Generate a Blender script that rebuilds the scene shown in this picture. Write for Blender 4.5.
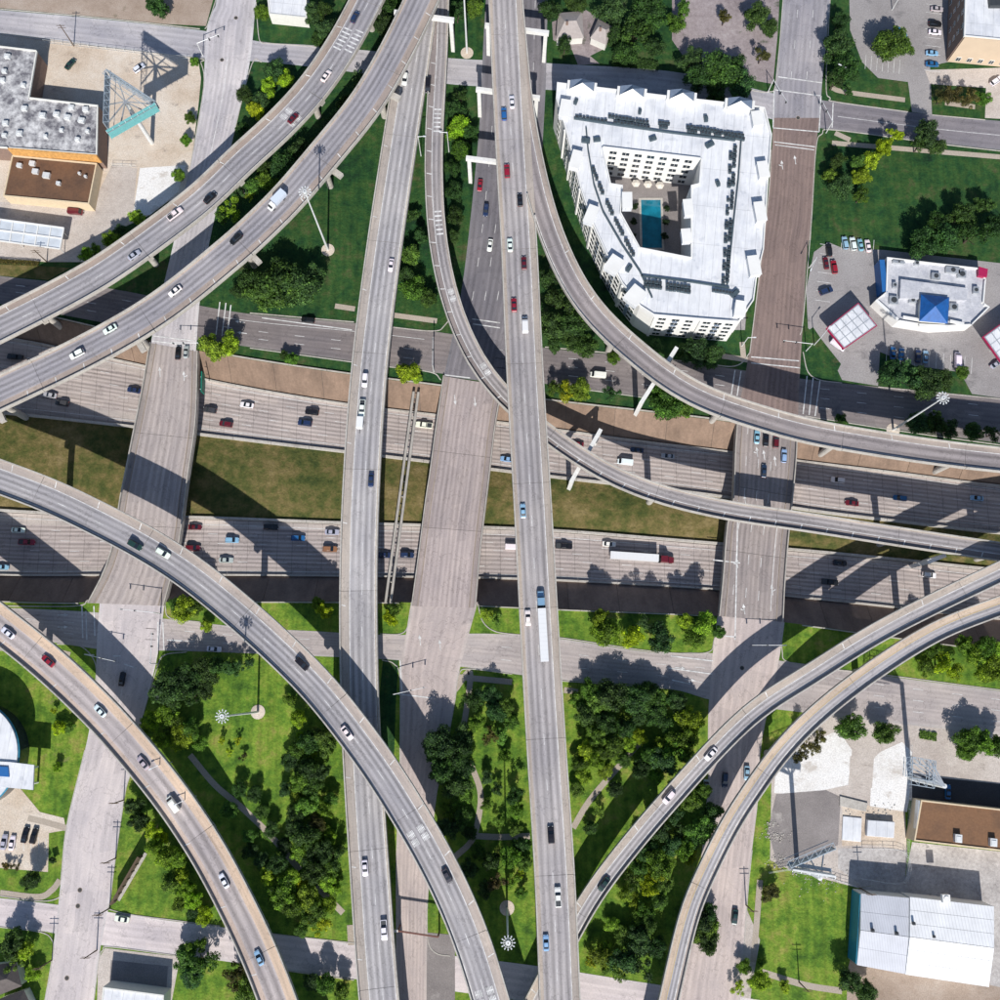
import bpy, bmesh, math, random
from mathutils import Vector, Matrix, noise as mnoise
R = math.radians
random.seed(7)
scene = bpy.context.scene
for o in list(bpy.data.objects): bpy.data.objects.remove(o)
COL = scene.collection

# ------------------------------------------------------------------ camera, sky, sun, exposure
CAM_H = 300.0                       # drone height above street level, metres
TILT = math.atan(0.182)             # the view leans a little away from straight down
FPX = 1000.0
cam_d = bpy.data.cameras.new('camera'); cam = bpy.data.objects.new('camera', cam_d); COL.objects.link(cam)
cam_d.sensor_width = 36; cam_d.sensor_height = 36; cam_d.lens = 36; cam_d.clip_start = 1; cam_d.clip_end = 6000
cam.location = (0, 0, CAM_H); cam.rotation_euler = (TILT, 0, 0)
scene.camera = cam
SUN_EL = 40.5; SUN_AZ = 1.0         # light comes from the bottom of the picture (south)
world = bpy.data.worlds.new('World'); scene.world = world; world.use_nodes = True
nt = world.node_tree; bg = nt.nodes['Background']
sky = nt.nodes.new('ShaderNodeTexSky'); sky.sky_type = 'NISHITA'; sky.sun_disc = False
sky.sun_elevation = R(SUN_EL); sky.sun_rotation = R(180 + SUN_AZ)
sky.air_density = 1.0; sky.dust_density = 0.6; sky.ozone_density = 2.2
nt.links.new(sky.outputs[0], bg.inputs[0]); bg.inputs[1].default_value = 0.098
sd = bpy.data.lights.new('sun', 'SUN'); sun = bpy.data.objects.new('sun', sd); COL.objects.link(sun)
sd.energy = 4.8; sd.angle = R(0.53); sd.color = (1.0, 0.965, 0.92)
az = R(SUN_AZ)
ldir = Vector((math.sin(-az) * math.cos(R(SUN_EL)), math.cos(az) * math.cos(R(SUN_EL)), -math.sin(R(SUN_EL))))
sun.rotation_euler = ldir.to_track_quat('-Z', 'Y').to_euler()
vs = scene.view_settings; vs.view_transform = 'Standard'; vs.look = 'None'; vs.gamma = 1; vs.use_curve_mapping = False
vs.exposure = 0.16

# ------------------------------------------------------------------ survey: a point of the aerial view at height z -> metres on site
CT, ST_ = math.cos(TILT), math.sin(TILT)
def W(px, py, z=0.0):
    u = (px - 500) / FPX; v = (500 - py) / FPX
    k = (CAM_H - z) / (CT - v * ST_)
    return Vector((u * k, (v * CT + ST_) * k, z))
def WL(pts, z=0.0): return [W(p[0], p[1], z) for p in pts]

# ------------------------------------------------------------------ object helpers
def link(name, me, mats, parent=None):
    o = bpy.data.objects.new(name, me); COL.objects.link(o)
    if not isinstance(mats, (list, tuple)): mats = [mats]
    if len(me.materials) == 0:
        for m in mats: me.materials.append(m)
    if parent is not None:
        o.parent = parent; o.matrix_parent_inverse = Matrix.Translation(-Vector(parent.location))
    return o
def local(name, me, parent, loc=(0, 0, 0), rz=0.0, sc=(1, 1, 1)):
    """a child placed in its parent's own coordinates (shared mesh data)"""
    o = bpy.data.objects.new(name, me); COL.objects.link(o); o.parent = parent
    o.location = loc; o.rotation_euler = (0, 0, rz); o.scale = sc
    return o
def tag(o, label, cat, group=None):
    o['label'] = label; o['category'] = cat
    if group: o['group'] = group
    return o
def thing(name, label, cat, loc=(0, 0, 0), rz=0, group=None):
    o = bpy.data.objects.new(name, None); COL.objects.link(o); o.location = loc; o.rotation_euler = (0, 0, rz)
    o.empty_display_size = 0.5
    return tag(o, label, cat, group)
def structure(o): o['kind'] = 'structure'; return o

class MB:
    def __init__(s): s.v = []; s.f = []; s.m = []
    def quad(s, a, b, c, d, m=0):
        n = len(s.v); s.v += [tuple(a), tuple(b), tuple(c), tuple(d)]; s.f.append((n, n + 1, n + 2, n + 3)); s.m.append(m)
    def poly(s, pts, m=0):
        n = len(s.v); s.v += [tuple(p) for p in pts]; s.f.append(tuple(range(n, n + len(pts)))); s.m.append(m)
    def prism(s, pts, z0, z1, m=0, mtop=None, bottom=True):
        P = [Vector((p[0], p[1])) for p in pts]
        a = sum(P[i].x * P[(i + 1) % len(P)].y - P[(i + 1) % len(P)].x * P[i].y for i in range(len(P)))
        if a < 0: P = P[::-1]
        n = len(P); k = len(s.v)
        s.v += [(p.x, p.y, z0) for p in P] + [(p.x, p.y, z1) for p in P]
        for i in range(n):
            j = (i + 1) % n; s.f.append((k + i, k + j, k + n + j, k + n + i)); s.m.append(m)
        s.f.append(tuple(k + n + i for i in range(n))); s.m.append(m if mtop is None else mtop)
        if bottom: s.f.append(tuple(k + i for i in reversed(range(n)))); s.m.append(m)
    def box(s, c, size, rz=0.0, m=0, taper=1.0):
        cx, cy, cz = c; hx, hy, hz = size[0] / 2, size[1] / 2, size[2] / 2
        ca, sa = math.cos(rz), math.sin(rz); k = len(s.v)
        for dz, t in ((-hz, 1), (hz, taper)):
            for dx, dy in ((-hx, -hy), (hx, -hy), (hx, hy), (-hx, hy)):
                dx *= t; dy *= t
                s.v.append((cx + dx * ca - dy * sa, cy + dx * sa + dy * ca, cz + dz))
        for f in ((3, 2, 1, 0), (4, 5, 6, 7), (0, 1, 5, 4), (1, 2, 6, 5), (2, 3, 7, 6), (3, 0, 4, 7)):
            s.f.append(tuple(k + i for i in f)); s.m.append(m)
    def tube(s, a, b, ra, rb=None, n=8, m=0, cap=True):
        a = Vector(a); b = Vector(b); rb = ra if rb is None else rb
        d = (b - a).normalized(); x = d.orthogonal().normalized(); y = d.cross(x); k = len(s.v)
        for p, r in ((a, ra), (b, rb)):
            for i in range(n):
                t = 2 * math.pi * i / n; s.v.append(tuple(p + (x * math.cos(t) + y * math.sin(t)) * r))
        for i in range(n):
            j = (i + 1) % n; s.f.append((k + i, k + j, k + n + j, k + n + i)); s.m.append(m)
        if cap:
            s.f.append(tuple(k + i for i in reversed(range(n)))); s.m.append(m)
            s.f.append(tuple(k + n + i for i in range(n))); s.m.append(m)
    def beam(s, a, b, w, h, m=0):
        """box bar between two points, w across, h up"""
        a = Vector(a); b = Vector(b); d = (b - a); L = d.length; d.normalize()
        up = Vector((0, 0, 1)); sx = d.cross(up)
        if sx.length < 1e-3: sx = Vector((1, 0, 0))
        sx.normalize(); up = sx.cross(d).normalized(); k = len(s.v)
        for p in (a, b):
            for i, j in ((-1, -1), (1, -1), (1, 1), (-1, 1)): s.v.append(tuple(p + sx * (i * w / 2) + up * (j * h / 2)))
        for f in ((0, 1, 2, 3), (7, 6, 5, 4), (0, 4, 5, 1), (1, 5, 6, 2), (2, 6, 7, 3), (3, 7, 4, 0)):
            s.f.append(tuple(k + i for i in f)); s.m.append(m)
    def strip(s, pts, w, dz=0.0, m=0):
        """flat painted strip of width w along a polyline"""
        N = normals(pts)
        for i in range(len(pts) - 1):
            a, b = pts[i], pts[i + 1]; na, nb = N[i], N[i + 1]; z = Vector((0, 0, dz))
            s.quad(a + na * (-w / 2) + z, b + nb * (-w / 2) + z, b + nb * (w / 2) + z, a + na * (w / 2) + z, m)
    def wall(s, pts, w, h, z0=0.0, m=0):
        """solid bar of rectangular section along a polyline, standing on it"""
        N = normals(pts); k = len(s.v); n = len(pts)
        for p, q in zip(pts, N):
            for off, z in ((-w / 2, z0), (w / 2, z0), (w / 2 * .8, z0 + h), (-w / 2 * .8, z0 + h)):
                s.v.append((p.x + q.x * off, p.y + q.y * off, p.z + z))
        for i in range(n - 1):
            a, b = k + 4 * i, k + 4 * i + 4
            for e in range(4):
                g = (e + 1) % 4; s.f.append((a + e, b + e, b + g, a + g)); s.m.append(m)
        s.f.append((k, k + 1, k + 2, k + 3)); s.m.append(m); e = k + 4 * (n - 1)
        s.f.append((e + 3, e + 2, e + 1, e)); s.m.append(m)
    def mesh(s, name='mesh', mats=None, smooth=False):
        me = bpy.data.meshes.new(name); me.from_pydata(s.v, [], s.f)
        me.polygons.foreach_set('material_index', s.m)
        if smooth: me.polygons.foreach_set('use_smooth', [True] * len(s.f))
        if mats:
            for m in (mats if isinstance(mats, (list, tuple)) else [mats]): me.materials.append(m)
        me.update(); return me
    def build(s, name, mats, parent=None, fix=True):
        me = s.mesh(name)
        if fix:
            bm = bmesh.new(); bm.from_mesh(me); bmesh.ops.recalc_face_normals(bm, faces=bm.faces); bm.to_mesh(me); bm.free()
        return link(name, me, mats, parent)

def normals(pts):
    N = []
    for i in range(len(pts)):
        a = pts[max(0, i - 1)]; b = pts[min(len(pts) - 1, i + 1)]
        d = Vector((b.x - a.x, b.y - a.y, 0))
        if d.length < 1e-6: d = Vector((1, 0, 0))
        d.normalize(); N.append(Vector((-d.y, d.x, 0)))     # points to the left of travel
    return N
def catmull(P, n=8):
    P = [Vector(p) for p in P]
    if len(P) < 3: return [P[0].lerp(P[-1], i / n) for i in range(n + 1)]
    Q = [P[0] * 2 - P[1]] + P + [P[-1] * 2 - P[-2]]; out = []
    for i in range(1, len(Q) - 2):
        a, b, c, d = Q[i - 1:i + 3]
        for k in range(n):
            t = k / n
            out.append(.5 * ((2 * b) + (c - a) * t + (2 * a - 5 * b + 4 * c - d) * t * t + (3 * b - a - 3 * c + d) * t ** 3))
    out.append(P[-1]); return out
def resample(P, n):
    L = [0]
    for i in range(1, len(P)): L.append(L[-1] + (P[i] - P[i - 1]).length)
    out = []; j = 0
    for i in range(n):
        s = L[-1] * i / (n - 1)
        while j < len(L) - 2 and L[j + 1] < s: j += 1
        d = L[j + 1] - L[j]; out.append(P[j].lerp(P[j + 1], 0 if d < 1e-9 else min(1, max(0, (s - L[j]) / d))))
    return out
def arclen(P):
    L = [0]
    for i in range(1, len(P)): L.append(L[-1] + (P[i] - P[i - 1]).length)
    return L
def at_len(P, L, s):
    if s <= 0: return P[0].copy()
    if s >= L[-1]: return P[-1].copy()
    lo, hi = 0, len(L) - 1
    while hi - lo > 1:
        m = (lo + hi) // 2
        if L[m] <= s: lo = m
        else: hi = m
    return P[lo].lerp(P[hi], (s - L[lo]) / (L[hi] - L[lo]))
def shift(P, off): return [p + n * off for p, n in zip(P, normals(P))]
def between(P, s0, s1, step=4.0):
    L = arclen(P); n = max(2, int((s1 - s0) / step) + 2)
    return [at_len(P, L, s0 + (s1 - s0) * i / (n - 1)) for i in range(n)]
ORD = ['', 'first', 'second', 'third', 'fourth', 'fifth', 'sixth', 'seventh', 'eighth', 'ninth', 'tenth', 'eleventh', 'twelfth', 'thirteenth', 'fourteenth',
       'fifteenth', 'sixteenth', 'seventeenth', 'eighteenth', 'nineteenth', 'twentieth'] + ['%dth' % i for i in range(21, 80)]
for _i in (21, 31, 41, 51, 61, 71): ORD[_i] = '%dst' % _i; ORD[_i + 1] = '%dnd' % (_i + 1); ORD[_i + 2] = '%drd' % (_i + 2)

# ------------------------------------------------------------------ materials
def newmat(name):
    m = bpy.data.materials.new(name); m.use_nodes = True; t = m.node_tree
    return m, t, t.nodes['Principled BSDF']
def N_(t, kind, **kw):
    n = t.nodes.new(kind)
    for k, v in kw.items(): setattr(n, k, v)
    return n
def mathn(t, op, a, b=None, c=None):
    n = t.nodes.new('ShaderNodeMath'); n.operation = op
    for i, x in enumerate((a, b, c)):
        if x is None: continue
        if isinstance(x, (int, float)): n.inputs[i].default_value = x
        else: t.links.new(x, n.inputs[i])
    return n.outputs[0]
def mixn(t, kind, fac, a, b):
    n = t.nodes.new('ShaderNodeMix'); n.data_type = 'RGBA'; n.blend_type = kind
    for s, x in ((n.inputs[0], fac), (n.inputs[6], a), (n.inputs[7], b)):
        if isinstance(x, (int, float)): s.default_value = x
        elif isinstance(x, (tuple, list)): s.default_value = tuple(x) + ((1,) if len(x) == 3 else ())
        else: t.links.new(x, s)
    return n.outputs[2]
def ramp(t, fac, stops, interp='LINEAR'):
    n = t.nodes.new('ShaderNodeValToRGB'); n.color_ramp.interpolation = interp; e = n.color_ramp.elements
    while len(e) < len(stops): e.new(0.5)
    for el, (p, c) in zip(e, stops): el.position = p; el.color = tuple(c) + ((1,) if len(c) == 3 else ())
    t.links.new(fac, n.inputs[0]); return n.outputs[0]
def noise(t, vec, scale, detail=4, rough=.55):
    n = t.nodes.new('ShaderNodeTexNoise'); n.inputs['Scale'].default_value = scale
    n.inputs['Detail'].default_value = detail; n.inputs['Roughness'].default_value = rough
    t.links.new(vec, n.inputs['Vector']); return n.outputs[0]
def stretched(t, vec, sx, sy, sz=1):
    n = t.nodes.new('ShaderNodeMapping'); n.inputs['Scale'].default_value = (sx, sy, sz); t.links.new(vec, n.inputs[0]); return n.outputs[0]
def gray(v): return (v, v, v)
def ground_mat(name, cols, scale=.05, fine=.8, rough=.9, bump=0.0, spread=.22, stains=None, mott=.25, mow=0):
    """patchy surface: broad patches, medium mottling and fine grain, in site coordinates"""
    m, t, b = newmat(name); co = N_(t, 'ShaderNodeTexCoord').outputs['Object']
    n1 = noise(t, co, scale, 5, .6); n2 = noise(t, co, fine, 4, .65)
    f = mathn(t, 'MULTIPLY_ADD', n2, mott, mathn(t, 'MULTIPLY', n1, 1 - mott))
    k = len(cols); stops = [(0.5 + spread * (2 * i / (k - 1) - 1) if k > 1 else .5, c) for i, c in enumerate(cols)]
    c = ramp(t, f, stops)
    g = noise(t, co, fine * 5, 2, .7)
    c = mixn(t, 'MULTIPLY', 1.0, c, ramp(t, g, [(.25, gray(.72)), (.75, gray(1.16))]))
    if mow:      # mower passes and worn lines
        st = noise(t, stretched(t, co, .62, .05), 1.0, 2, .5); c = mixn(t, 'MULTIPLY', 1.0, c, ramp(t, st, [(.35, gray(.84)), (.65, gray(1.14))]))
    if stains:
        s = noise(t, stretched(t, co, 1, 1.4), stains[1], 6, .7)
        c = mixn(t, 'MIX', ramp(t, s, [(stains[2], gray(0)), (stains[2] + .09, gray(.8))]), c, stains[0])
    t.links.new(c, b.inputs['Base Color']); b.inputs['Roughness'].default_value = rough
    b.inputs['Specular IOR Level'].default_value = .25
    if bump:
        bn = N_(t, 'ShaderNodeBump'); bn.inputs['Strength'].default_value = bump; bn.inputs['Distance'].default_value = .4
        t.links.new(noise(t, co, fine * 3, 3, .7), bn.inputs['Height']); t.links.new(bn.outputs[0], b.inputs['Normal'])
    return m
def plain(name, col, rough=.6, metal=0.0, var=.10, scale=1.2, spec=.4):
    m, t, b = newmat(name); co = N_(t, 'ShaderNodeTexCoord').outputs['Object']
    n = noise(t, co, scale, 4, .6)
    c = mixn(t, 'MULTIPLY', 1.0, col, ramp(t, n, [(.3, gray(1 - var)), (.7, gray(1 + var))]))
    t.links.new(c, b.inputs['Base Color']); b.inputs['Roughness'].default_value = rough; b.inputs['Metallic'].default_value = metal
    b.inputs['Specular IOR Level'].default_value = spec
    return m
def road_mat(name, width, lane, sl=0.0, sr=0.0, cl=None, cr=None, lanes=2, track=.16, streak=.22, rough=.85, patch=.10, seam=0.0, slab=.09):
    """pavement in road coordinates (u across in m, v along in m): shoulders, lanes, worn wheel tracks, streaks, patches"""
    m, t, b = newmat(name); uv = N_(t, 'ShaderNodeUVMap').outputs[0]
    sp = N_(t, 'ShaderNodeSeparateXYZ'); t.links.new(uv, sp.inputs[0]); u, v = sp.outputs[0], sp.outputs[1]
    un = mathn(t, 'MULTIPLY_ADD', u, 1.0 / width, .5)       # 1 = left edge
    cl = cl or lane; cr = cr or lane; e = .012; lane = (lane[0] * 1.01, lane[1] * .98, lane[2] * .985)
    a = max(.001, sr / width); z = min(.999, 1 - sl / width)
    stops = [(0, cr), (max(0, a - e), cr), (a + e, lane), (z - e, lane), (min(1, z + e), cl), (1, cl)]
    base = ramp(t, un, stops)
    lw = (width - sl - sr) / lanes
    ph = mathn(t, 'MULTIPLY_ADD', u, 4 * math.pi / lw, -(4 * math.pi / lw) * (-width / 2 + sr) + math.pi)
    wt = mathn(t, 'MULTIPLY_ADD', mathn(t, 'COSINE', ph), .5, .5)
    inl = ramp(t, un, [(max(0, a - e), gray(0)), (a + e, gray(1)), (z - e, gray(1)), (min(1, z + e), gray(0))])
    brk = noise(t, stretched(t, uv, .25, .02), 1.0, 3)
    wt = mathn(t, 'MULTIPLY', mathn(t, 'MULTIPLY', wt, inl), mathn(t, 'MULTIPLY_ADD', brk, 1.5, .1))
    c = mixn(t, 'MULTIPLY', 1.0, base, ramp(t, mathn(t, 'MULTIPLY', wt, 1.0), [(0, gray(1 + track * .35)), (1, gray(1 - track))]))
    s1 = noise(t, stretched(t, uv, 1.1, .04), 1.0, 6, .7)
    c = mixn(t, 'MULTIPLY', 1.0, c, ramp(t, s1, [(.30, gray(1 - streak)), (.70, gray(1 + streak * .75))]))
    s2 = noise(t, stretched(t, uv, .10, .05), 1.0, 4, .6)
    c = mixn(t, 'MULTIPLY', 1.0, c, ramp(t, s2, [(.3, (1 - patch, 1 - patch, 1 - patch * .8)), (.7, (1 + patch, 1 + patch * .9, 1 + patch * .75))]))
    s3 = noise(t, uv, 2.2, 3, .7)
    c = mixn(t, 'MULTIPLY', 1.0, c, ramp(t, s3, [(.25, gray(.86)), (.75, gray(1.10))]))
    # slab by slab tint, tarred cracks
    vo = N_(t, 'ShaderNodeTexVoronoi'); vo.inputs['Randomness'].default_value = .12; vo.inputs['Scale'].default_value = 1.0
    t.links.new(stretched(t, uv, 1.0 / lw, 1.0 / 11.0), vo.inputs['Vector']); vs_ = N_(t, 'ShaderNodeSeparateXYZ'); t.links.new(vo.outputs['Color'], vs_.inputs[0])
    c = mixn(t, 'MULTIPLY', 1.0, c, ramp(t, vs_.outputs[0], [(0, gray(1 - slab)), (.45, gray(1)), (1, (1 + slab * .9, 1 + slab * .8, 1 + slab * .6))]))
    cr_ = noise(t, stretched(t, uv, .16, .11), 1.0, 5, .55)
    c = mixn(t, 'MULTIPLY', mathn(t, 'LESS_THAN', mathn(t, 'ABSOLUTE', mathn(t, 'SUBTRACT', cr_, .5)), .006), c, gray(.80))
    # dark spill spots
    s4 = noise(t, stretched(t, uv, .5, .22), 1.0, 2, .5)
    c = mixn(t, 'MULTIPLY', ramp(t, s4, [(.66, gray(0)), (.74, gray(.5))]), c, gray(.62))
    if seam:
        # transverse slab joints every `seam` metres
        fr = mathn(t, 'FRACT', mathn(t, 'MULTIPLY', v, 1.0 / seam))
        c = mixn(t, 'MULTIPLY', mathn(t, 'LESS_THAN', fr, .22 / seam), c, gray(.72))
    oi = N_(t, 'ShaderNodeObjectInfo')
    c = mixn(t, 'MULTIPLY', 1.0, c, ramp(t, oi.outputs['Random'], [(0, gray(.94)), (1, gray(1.05))]))
    t.links.new(c, b.inputs['Base Color']); b.inputs['Roughness'].default_value = rough; b.inputs['Specular IOR Level'].default_value = .3
    return m
def objcol_mat(name, rough=.3, metal=0.0, coat=0.0, spec=.5):
    m, t, b = newmat(name); oi = N_(t, 'ShaderNodeObjectInfo')
    t.links.new(oi.outputs['Color'], b.inputs['Base Color']); b.inputs['Roughness'].default_value = rough
    b.inputs['Metallic'].default_value = metal; b.inputs['Coat Weight'].default_value = coat; b.inputs['Specular IOR Level'].default_value = spec
    return m
def leaf_mat():
    m, t, b = newmat('leaves'); oi = N_(t, 'ShaderNodeObjectInfo'); ge = N_(t, 'ShaderNodeNewGeometry')
    rp = ge.outputs['Random Per Island']
    c = mixn(t, 'MULTIPLY', 1.0, oi.outputs['Color'], ramp(t, rp, [(0, (.45, .5, .5)), (.5, (.95, .95, .95)), (.85, (1.5, 1.45, 1.2)), (1, (2.3, 2.1, 1.5))]))
    co = N_(t, 'ShaderNodeTexCoord').outputs['Object']
    c = mixn(t, 'MULTIPLY', 1.0, c, ramp(t, noise(t, co, 2.2, 2), [(.32, gray(.55)), (.68, (1.6, 1.5, 1.2))]))
    t.links.new(c, b.inputs['Base Color']); b.inputs['Roughness'].default_value = .65; b.inputs['Specular IOR Level'].default_value = .25
    tr = N_(t, 'ShaderNodeBsdfTranslucent'); t.links.new(mixn(t, 'MULTIPLY', 1.0, c, (1.1, 1.25, .5)), tr.inputs[0])
    mx = N_(t, 'ShaderNodeMixShader'); mx.inputs[0].default_value = .34
    t.links.new(b.outputs[0], mx.inputs[1]); t.links.new(tr.outputs[0], mx.inputs[2])
    t.links.new(mx.outputs[0], t.nodes['Material Output'].inputs[0]); return m
def roof_mat(name, base, dirt, sc=.25, th=.55, amt=.8):
    m, t, b = newmat(name); co = N_(t, 'ShaderNodeTexCoord').outputs['Object']
    n = noise(t, co, sc, 6, .68); c = mixn(t, 'MIX', ramp(t, n, [(th - .12, gray(0)), (th + .14, gray(amt))]), base, dirt)
    c = mixn(t, 'MULTIPLY', 1.0, c, ramp(t, noise(t, co, 1.6, 4), [(.3, gray(.88)), (.7, gray(1.1))]))
    t.links.new(c, b.inputs['Base Color']); b.inputs['Roughness'].default_value = .75; b.inputs['Specular IOR Level'].default_value = .3
    return m

M = {}
M['grass_park'] = ground_mat('grass_park', [(.040, .098, .012), (.090, .180, .018), (.165, .255, .028), (.26, .26, .06)], .07, .32, bump=.7, spread=.135, mott=.5, stains=((.22, .18, .085), .09, .635), mow=1)
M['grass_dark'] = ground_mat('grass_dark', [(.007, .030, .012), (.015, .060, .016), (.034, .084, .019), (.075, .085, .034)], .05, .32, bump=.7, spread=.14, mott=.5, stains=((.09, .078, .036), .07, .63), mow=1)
M['grass_dry'] = ground_mat('grass_dry', [(.038, .058, .014), (.085, .092, .024), (.155, .125, .045), (.22, .17, .075)], .06, .3, bump=.7, spread=.14, mott=.5)
M['concrete'] = plain('concrete', (.40, .37, .33), .85, var=.18, scale=.5)
M['concrete_light'] = ground_mat('concrete_light', [(.33, .30, .27), (.46, .43, .385), (.53, .50, .455)], .12, .9, .85, spread=.16, mott=.5, stains=((.24, .21, .185), .35, .62))
M['concrete_brown'] = plain('concrete_brown', (.30, .245, .20), .85, var=.18, scale=.4)
M['white_paint'] = plain('white_paint', (.60, .595, .58), .7, var=.35, scale=.7)
M['portal'] = plain('portal', (.68, .67, .64), .8, var=.1)
M['yellow_paint'] = plain('yellow_paint', (.50, .36, .12), .7, var=.2, scale=.9)
M['joint'] = plain('joint', (.09, .085, .08), .9)
M['white_wall'] = plain('white_wall', (.72, .71, .68), .7, var=.05, scale=.3)
M['glass'] = plain('glass', (.03, .04, .05), .12, var=.2, scale=.3, spec=.6)
M['metal'] = plain('metal', (.55, .57, .58), .4, .6)
M['dark_metal'] = plain('dark_metal', (.06, .065, .07), .5, .3)
M['ac_metal'] = plain('ac_metal', (.07, .10, .12), .55, .2)
M['galv'] = plain('galv', (.68, .69, .68), .5, .2, var=.12)
M['wood'] = plain('wood', (.11, .075, .05), .9)
M['bark'] = plain('bark', (.075, .055, .04), .95)
M['leaves'] = leaf_mat()
M['car_paint'] = objcol_mat('car_paint', .28, 0.0, .5)
M['tyre'] = plain('tyre', (.018, .018, .018), .85)
M['rim'] = plain('rim', (.45, .45, .46), .35, .7)
M['lamp_red'] = plain('lamp_red', (.35, .02, .02), .3)
M['lamp_white'] = plain('lamp_white', (.62, .64, .65), .3)
# ================================================================== terrain: the sunken freeway and the ground on either side
def ylin(rows, z):
    pts = sorted(((p.x, p.y) for p in WL(rows, z)))
    def f(x):
        if x <= pts[0][0]: a, b = pts[0], pts[1]
        elif x >= pts[-1][0]: a, b = pts[-2], pts[-1]
        else:
            for a, b in zip(pts, pts[1:]):
                if x <= b[0]: break
        s = (b[1] - a[1]) / (b[0] - a[0])
        if x < pts[0][0] or x > pts[-1][0]: s = -.06      # beyond the surveyed stretch the cut runs on straight
        r = a if x < pts[-1][0] else b
        return r[1] + s * (x - r[0])
    def g(x):       # smoothed
        return sum(f(x + d) for d in (-14, -7, 0, 7, 14)) / 5
    return g
ZF = -7.0
yNT = ylin([(0, 306), (62, 320), (112, 331), (147, 341), (205, 352), (250, 360), (350, 375), (440, 386), (547, 401), (602, 407), (735, 422), (800, 433), (900, 448), (1000, 462)], 0)
yNB = ylin([(0, 334), (27, 340), (60, 347), (145, 365), (205, 379), (250, 388), (347, 404), (435, 414), (547, 427), (625, 439), (732, 451), (797, 460), (900, 472), (1000, 486)], ZF)
yUB = ylin([(7, 411), (132, 425), (197, 432), (250, 439), (345, 450), (430, 460), (551, 475), (595, 480), (730, 495), (792, 507), (900, 520), (1000, 532)], ZF)
yLT = ylin([(0, 512), (30, 515), (182, 519), (250, 521), (337, 525), (422, 527), (500, 530), (555, 532), (722, 546), (789, 551), (925, 564), (1000, 573)], ZF)
yLB = ylin([(0, 577), (107, 576), (225, 576), (337, 577), (500, 579), (557, 581), (720, 590), (785, 597), (885, 607), (1000, 621)], ZF)
yST = ylin([(0, 601), (82, 603), (250, 601), (412, 602), (500, 606), (560, 609), (717, 615), (782, 621), (842, 630), (1000, 651)], 0)
XR = 300.0; DX = 6.0
XS = [-XR + DX * i for i in range(int(2 * XR / DX) + 1)]
FAR = 2500.0
def sheet(name, fa, fb, za, zb, mat, rows=1, bulge=0.0, xs=None):
    xs = xs or XS; v = []; f = []
    for x in xs:
        a, b = fa(x), fb(x)
        for r in range(rows + 1):
            t = r / rows; v.append((x, a + (b - a) * t, za + (zb - za) * t + bulge * math.sin(math.pi * t)))
    k = rows + 1
    for i in range(len(xs) - 1):
        for r in range(rows): f.append((i * k + r, i * k + r + 1, (i + 1) * k + r + 1, (i + 1) * k + r))
    me = bpy.data.meshes.new(name); me.from_pydata(v, [], f); me.update()
    uv = me.uv_layers.new(name='UVMap')
    for lp in me.loops:
        x, y, z = v[lp.vertex_index]; i = lp.vertex_index // k
        uv.data[lp.index].uv = (y - (fa(x) + fb(x)) / 2, x)
    bm = bmesh.new(); bm.from_mesh(me); bmesh.ops.recalc_face_normals(bm, faces=bm.faces)
    if sum(q.normal.z for q in bm.faces) < 0: bmesh.ops.reverse_faces(bm, faces=bm.faces)
    bm.to_mesh(me); bm.free()
    return structure(link(name, me, mat))
XW = [-FAR] + XS + [FAR]
def far(fn): return fn
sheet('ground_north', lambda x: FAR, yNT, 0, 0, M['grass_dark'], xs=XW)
sheet('ground_south', yST, lambda x: -FAR, 0, 0, M['grass_park'], xs=XW)
sheet('freeway_bed', lambda x: yNB(x) + .5, lambda x: yLB(x) - .5, ZF - .25, ZF - .25, M['concrete_brown'], xs=XW)
# the far ends of the cut are closed by their own slopes
sheet('median_grass', lambda x: yUB(x) - 1.0, lambda x: yLT(x) + 1.0, ZF + .02, ZF + .02, M['grass_dry'], rows=6, bulge=.9, xs=XW)
wU = 18.0; wLo = 17.5
UPPER = [Vector((x, (yNB(x) + yUB(x)) / 2, ZF)) for x in XS]
LOWER = [Vector((x, (yLT(x) + yLB(x)) / 2, ZF)) for x in XS]
wU = sum(yNB(x) - yUB(x) for x in XS if abs(x) < 150) / sum(1 for x in XS if abs(x) < 150)
wLo = sum(yLT(x) - yLB(x) for x in XS if abs(x) < 150) / sum(1 for x in XS if abs(x) < 150)
M['fw_up'] = road_mat('freeway_concrete_upper', wU, (.43, .385, .355), 1.5, 1.5, (.41, .36, .33), (.36, .32, .295), 5, .34, .30, seam=4.6)
M['fw_lo'] = road_mat('freeway_concrete_lower', wLo, (.43, .385, .36), 1.5, 1.5, (.45, .40, .365), (.36, .32, .295), 5, .34, .30, seam=4.6)
fu = sheet('freeway_upper_carriageway', yNB, yUB, ZF, ZF, M['fw_up'], rows=2, xs=XW)
fl = sheet('freeway_lower_carriageway', yLT, yLB, ZF, ZF, M['fw_lo'], rows=2, xs=XW)
def freeway_lines(par, fa, fb, nl, inset=1.5):
    mb = MB(); xs = XS[8:-8]
    for k in range(nl + 1):
        t = k / nl
        line = [Vector((x, (fa(x) - inset) * (1 - t) + (fb(x) + inset) * t, ZF)) for x in xs]
        if k in (0, nl): mb.strip(line, .16, .02)
        else:
            L = arclen(line); s = (k * 3.1) % 12
            while s < L[-1] - 4: mb.strip(between(line, s, s + 3.0, 3), .14, .02); s += 12.2
    mb.build('lane_marking', M['white_paint'], par, fix=False)['kind'] = 'stuff'
freeway_lines(fu, yNB, yUB, 5); freeway_lines(fl, yLT, yLB, 5)

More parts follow.
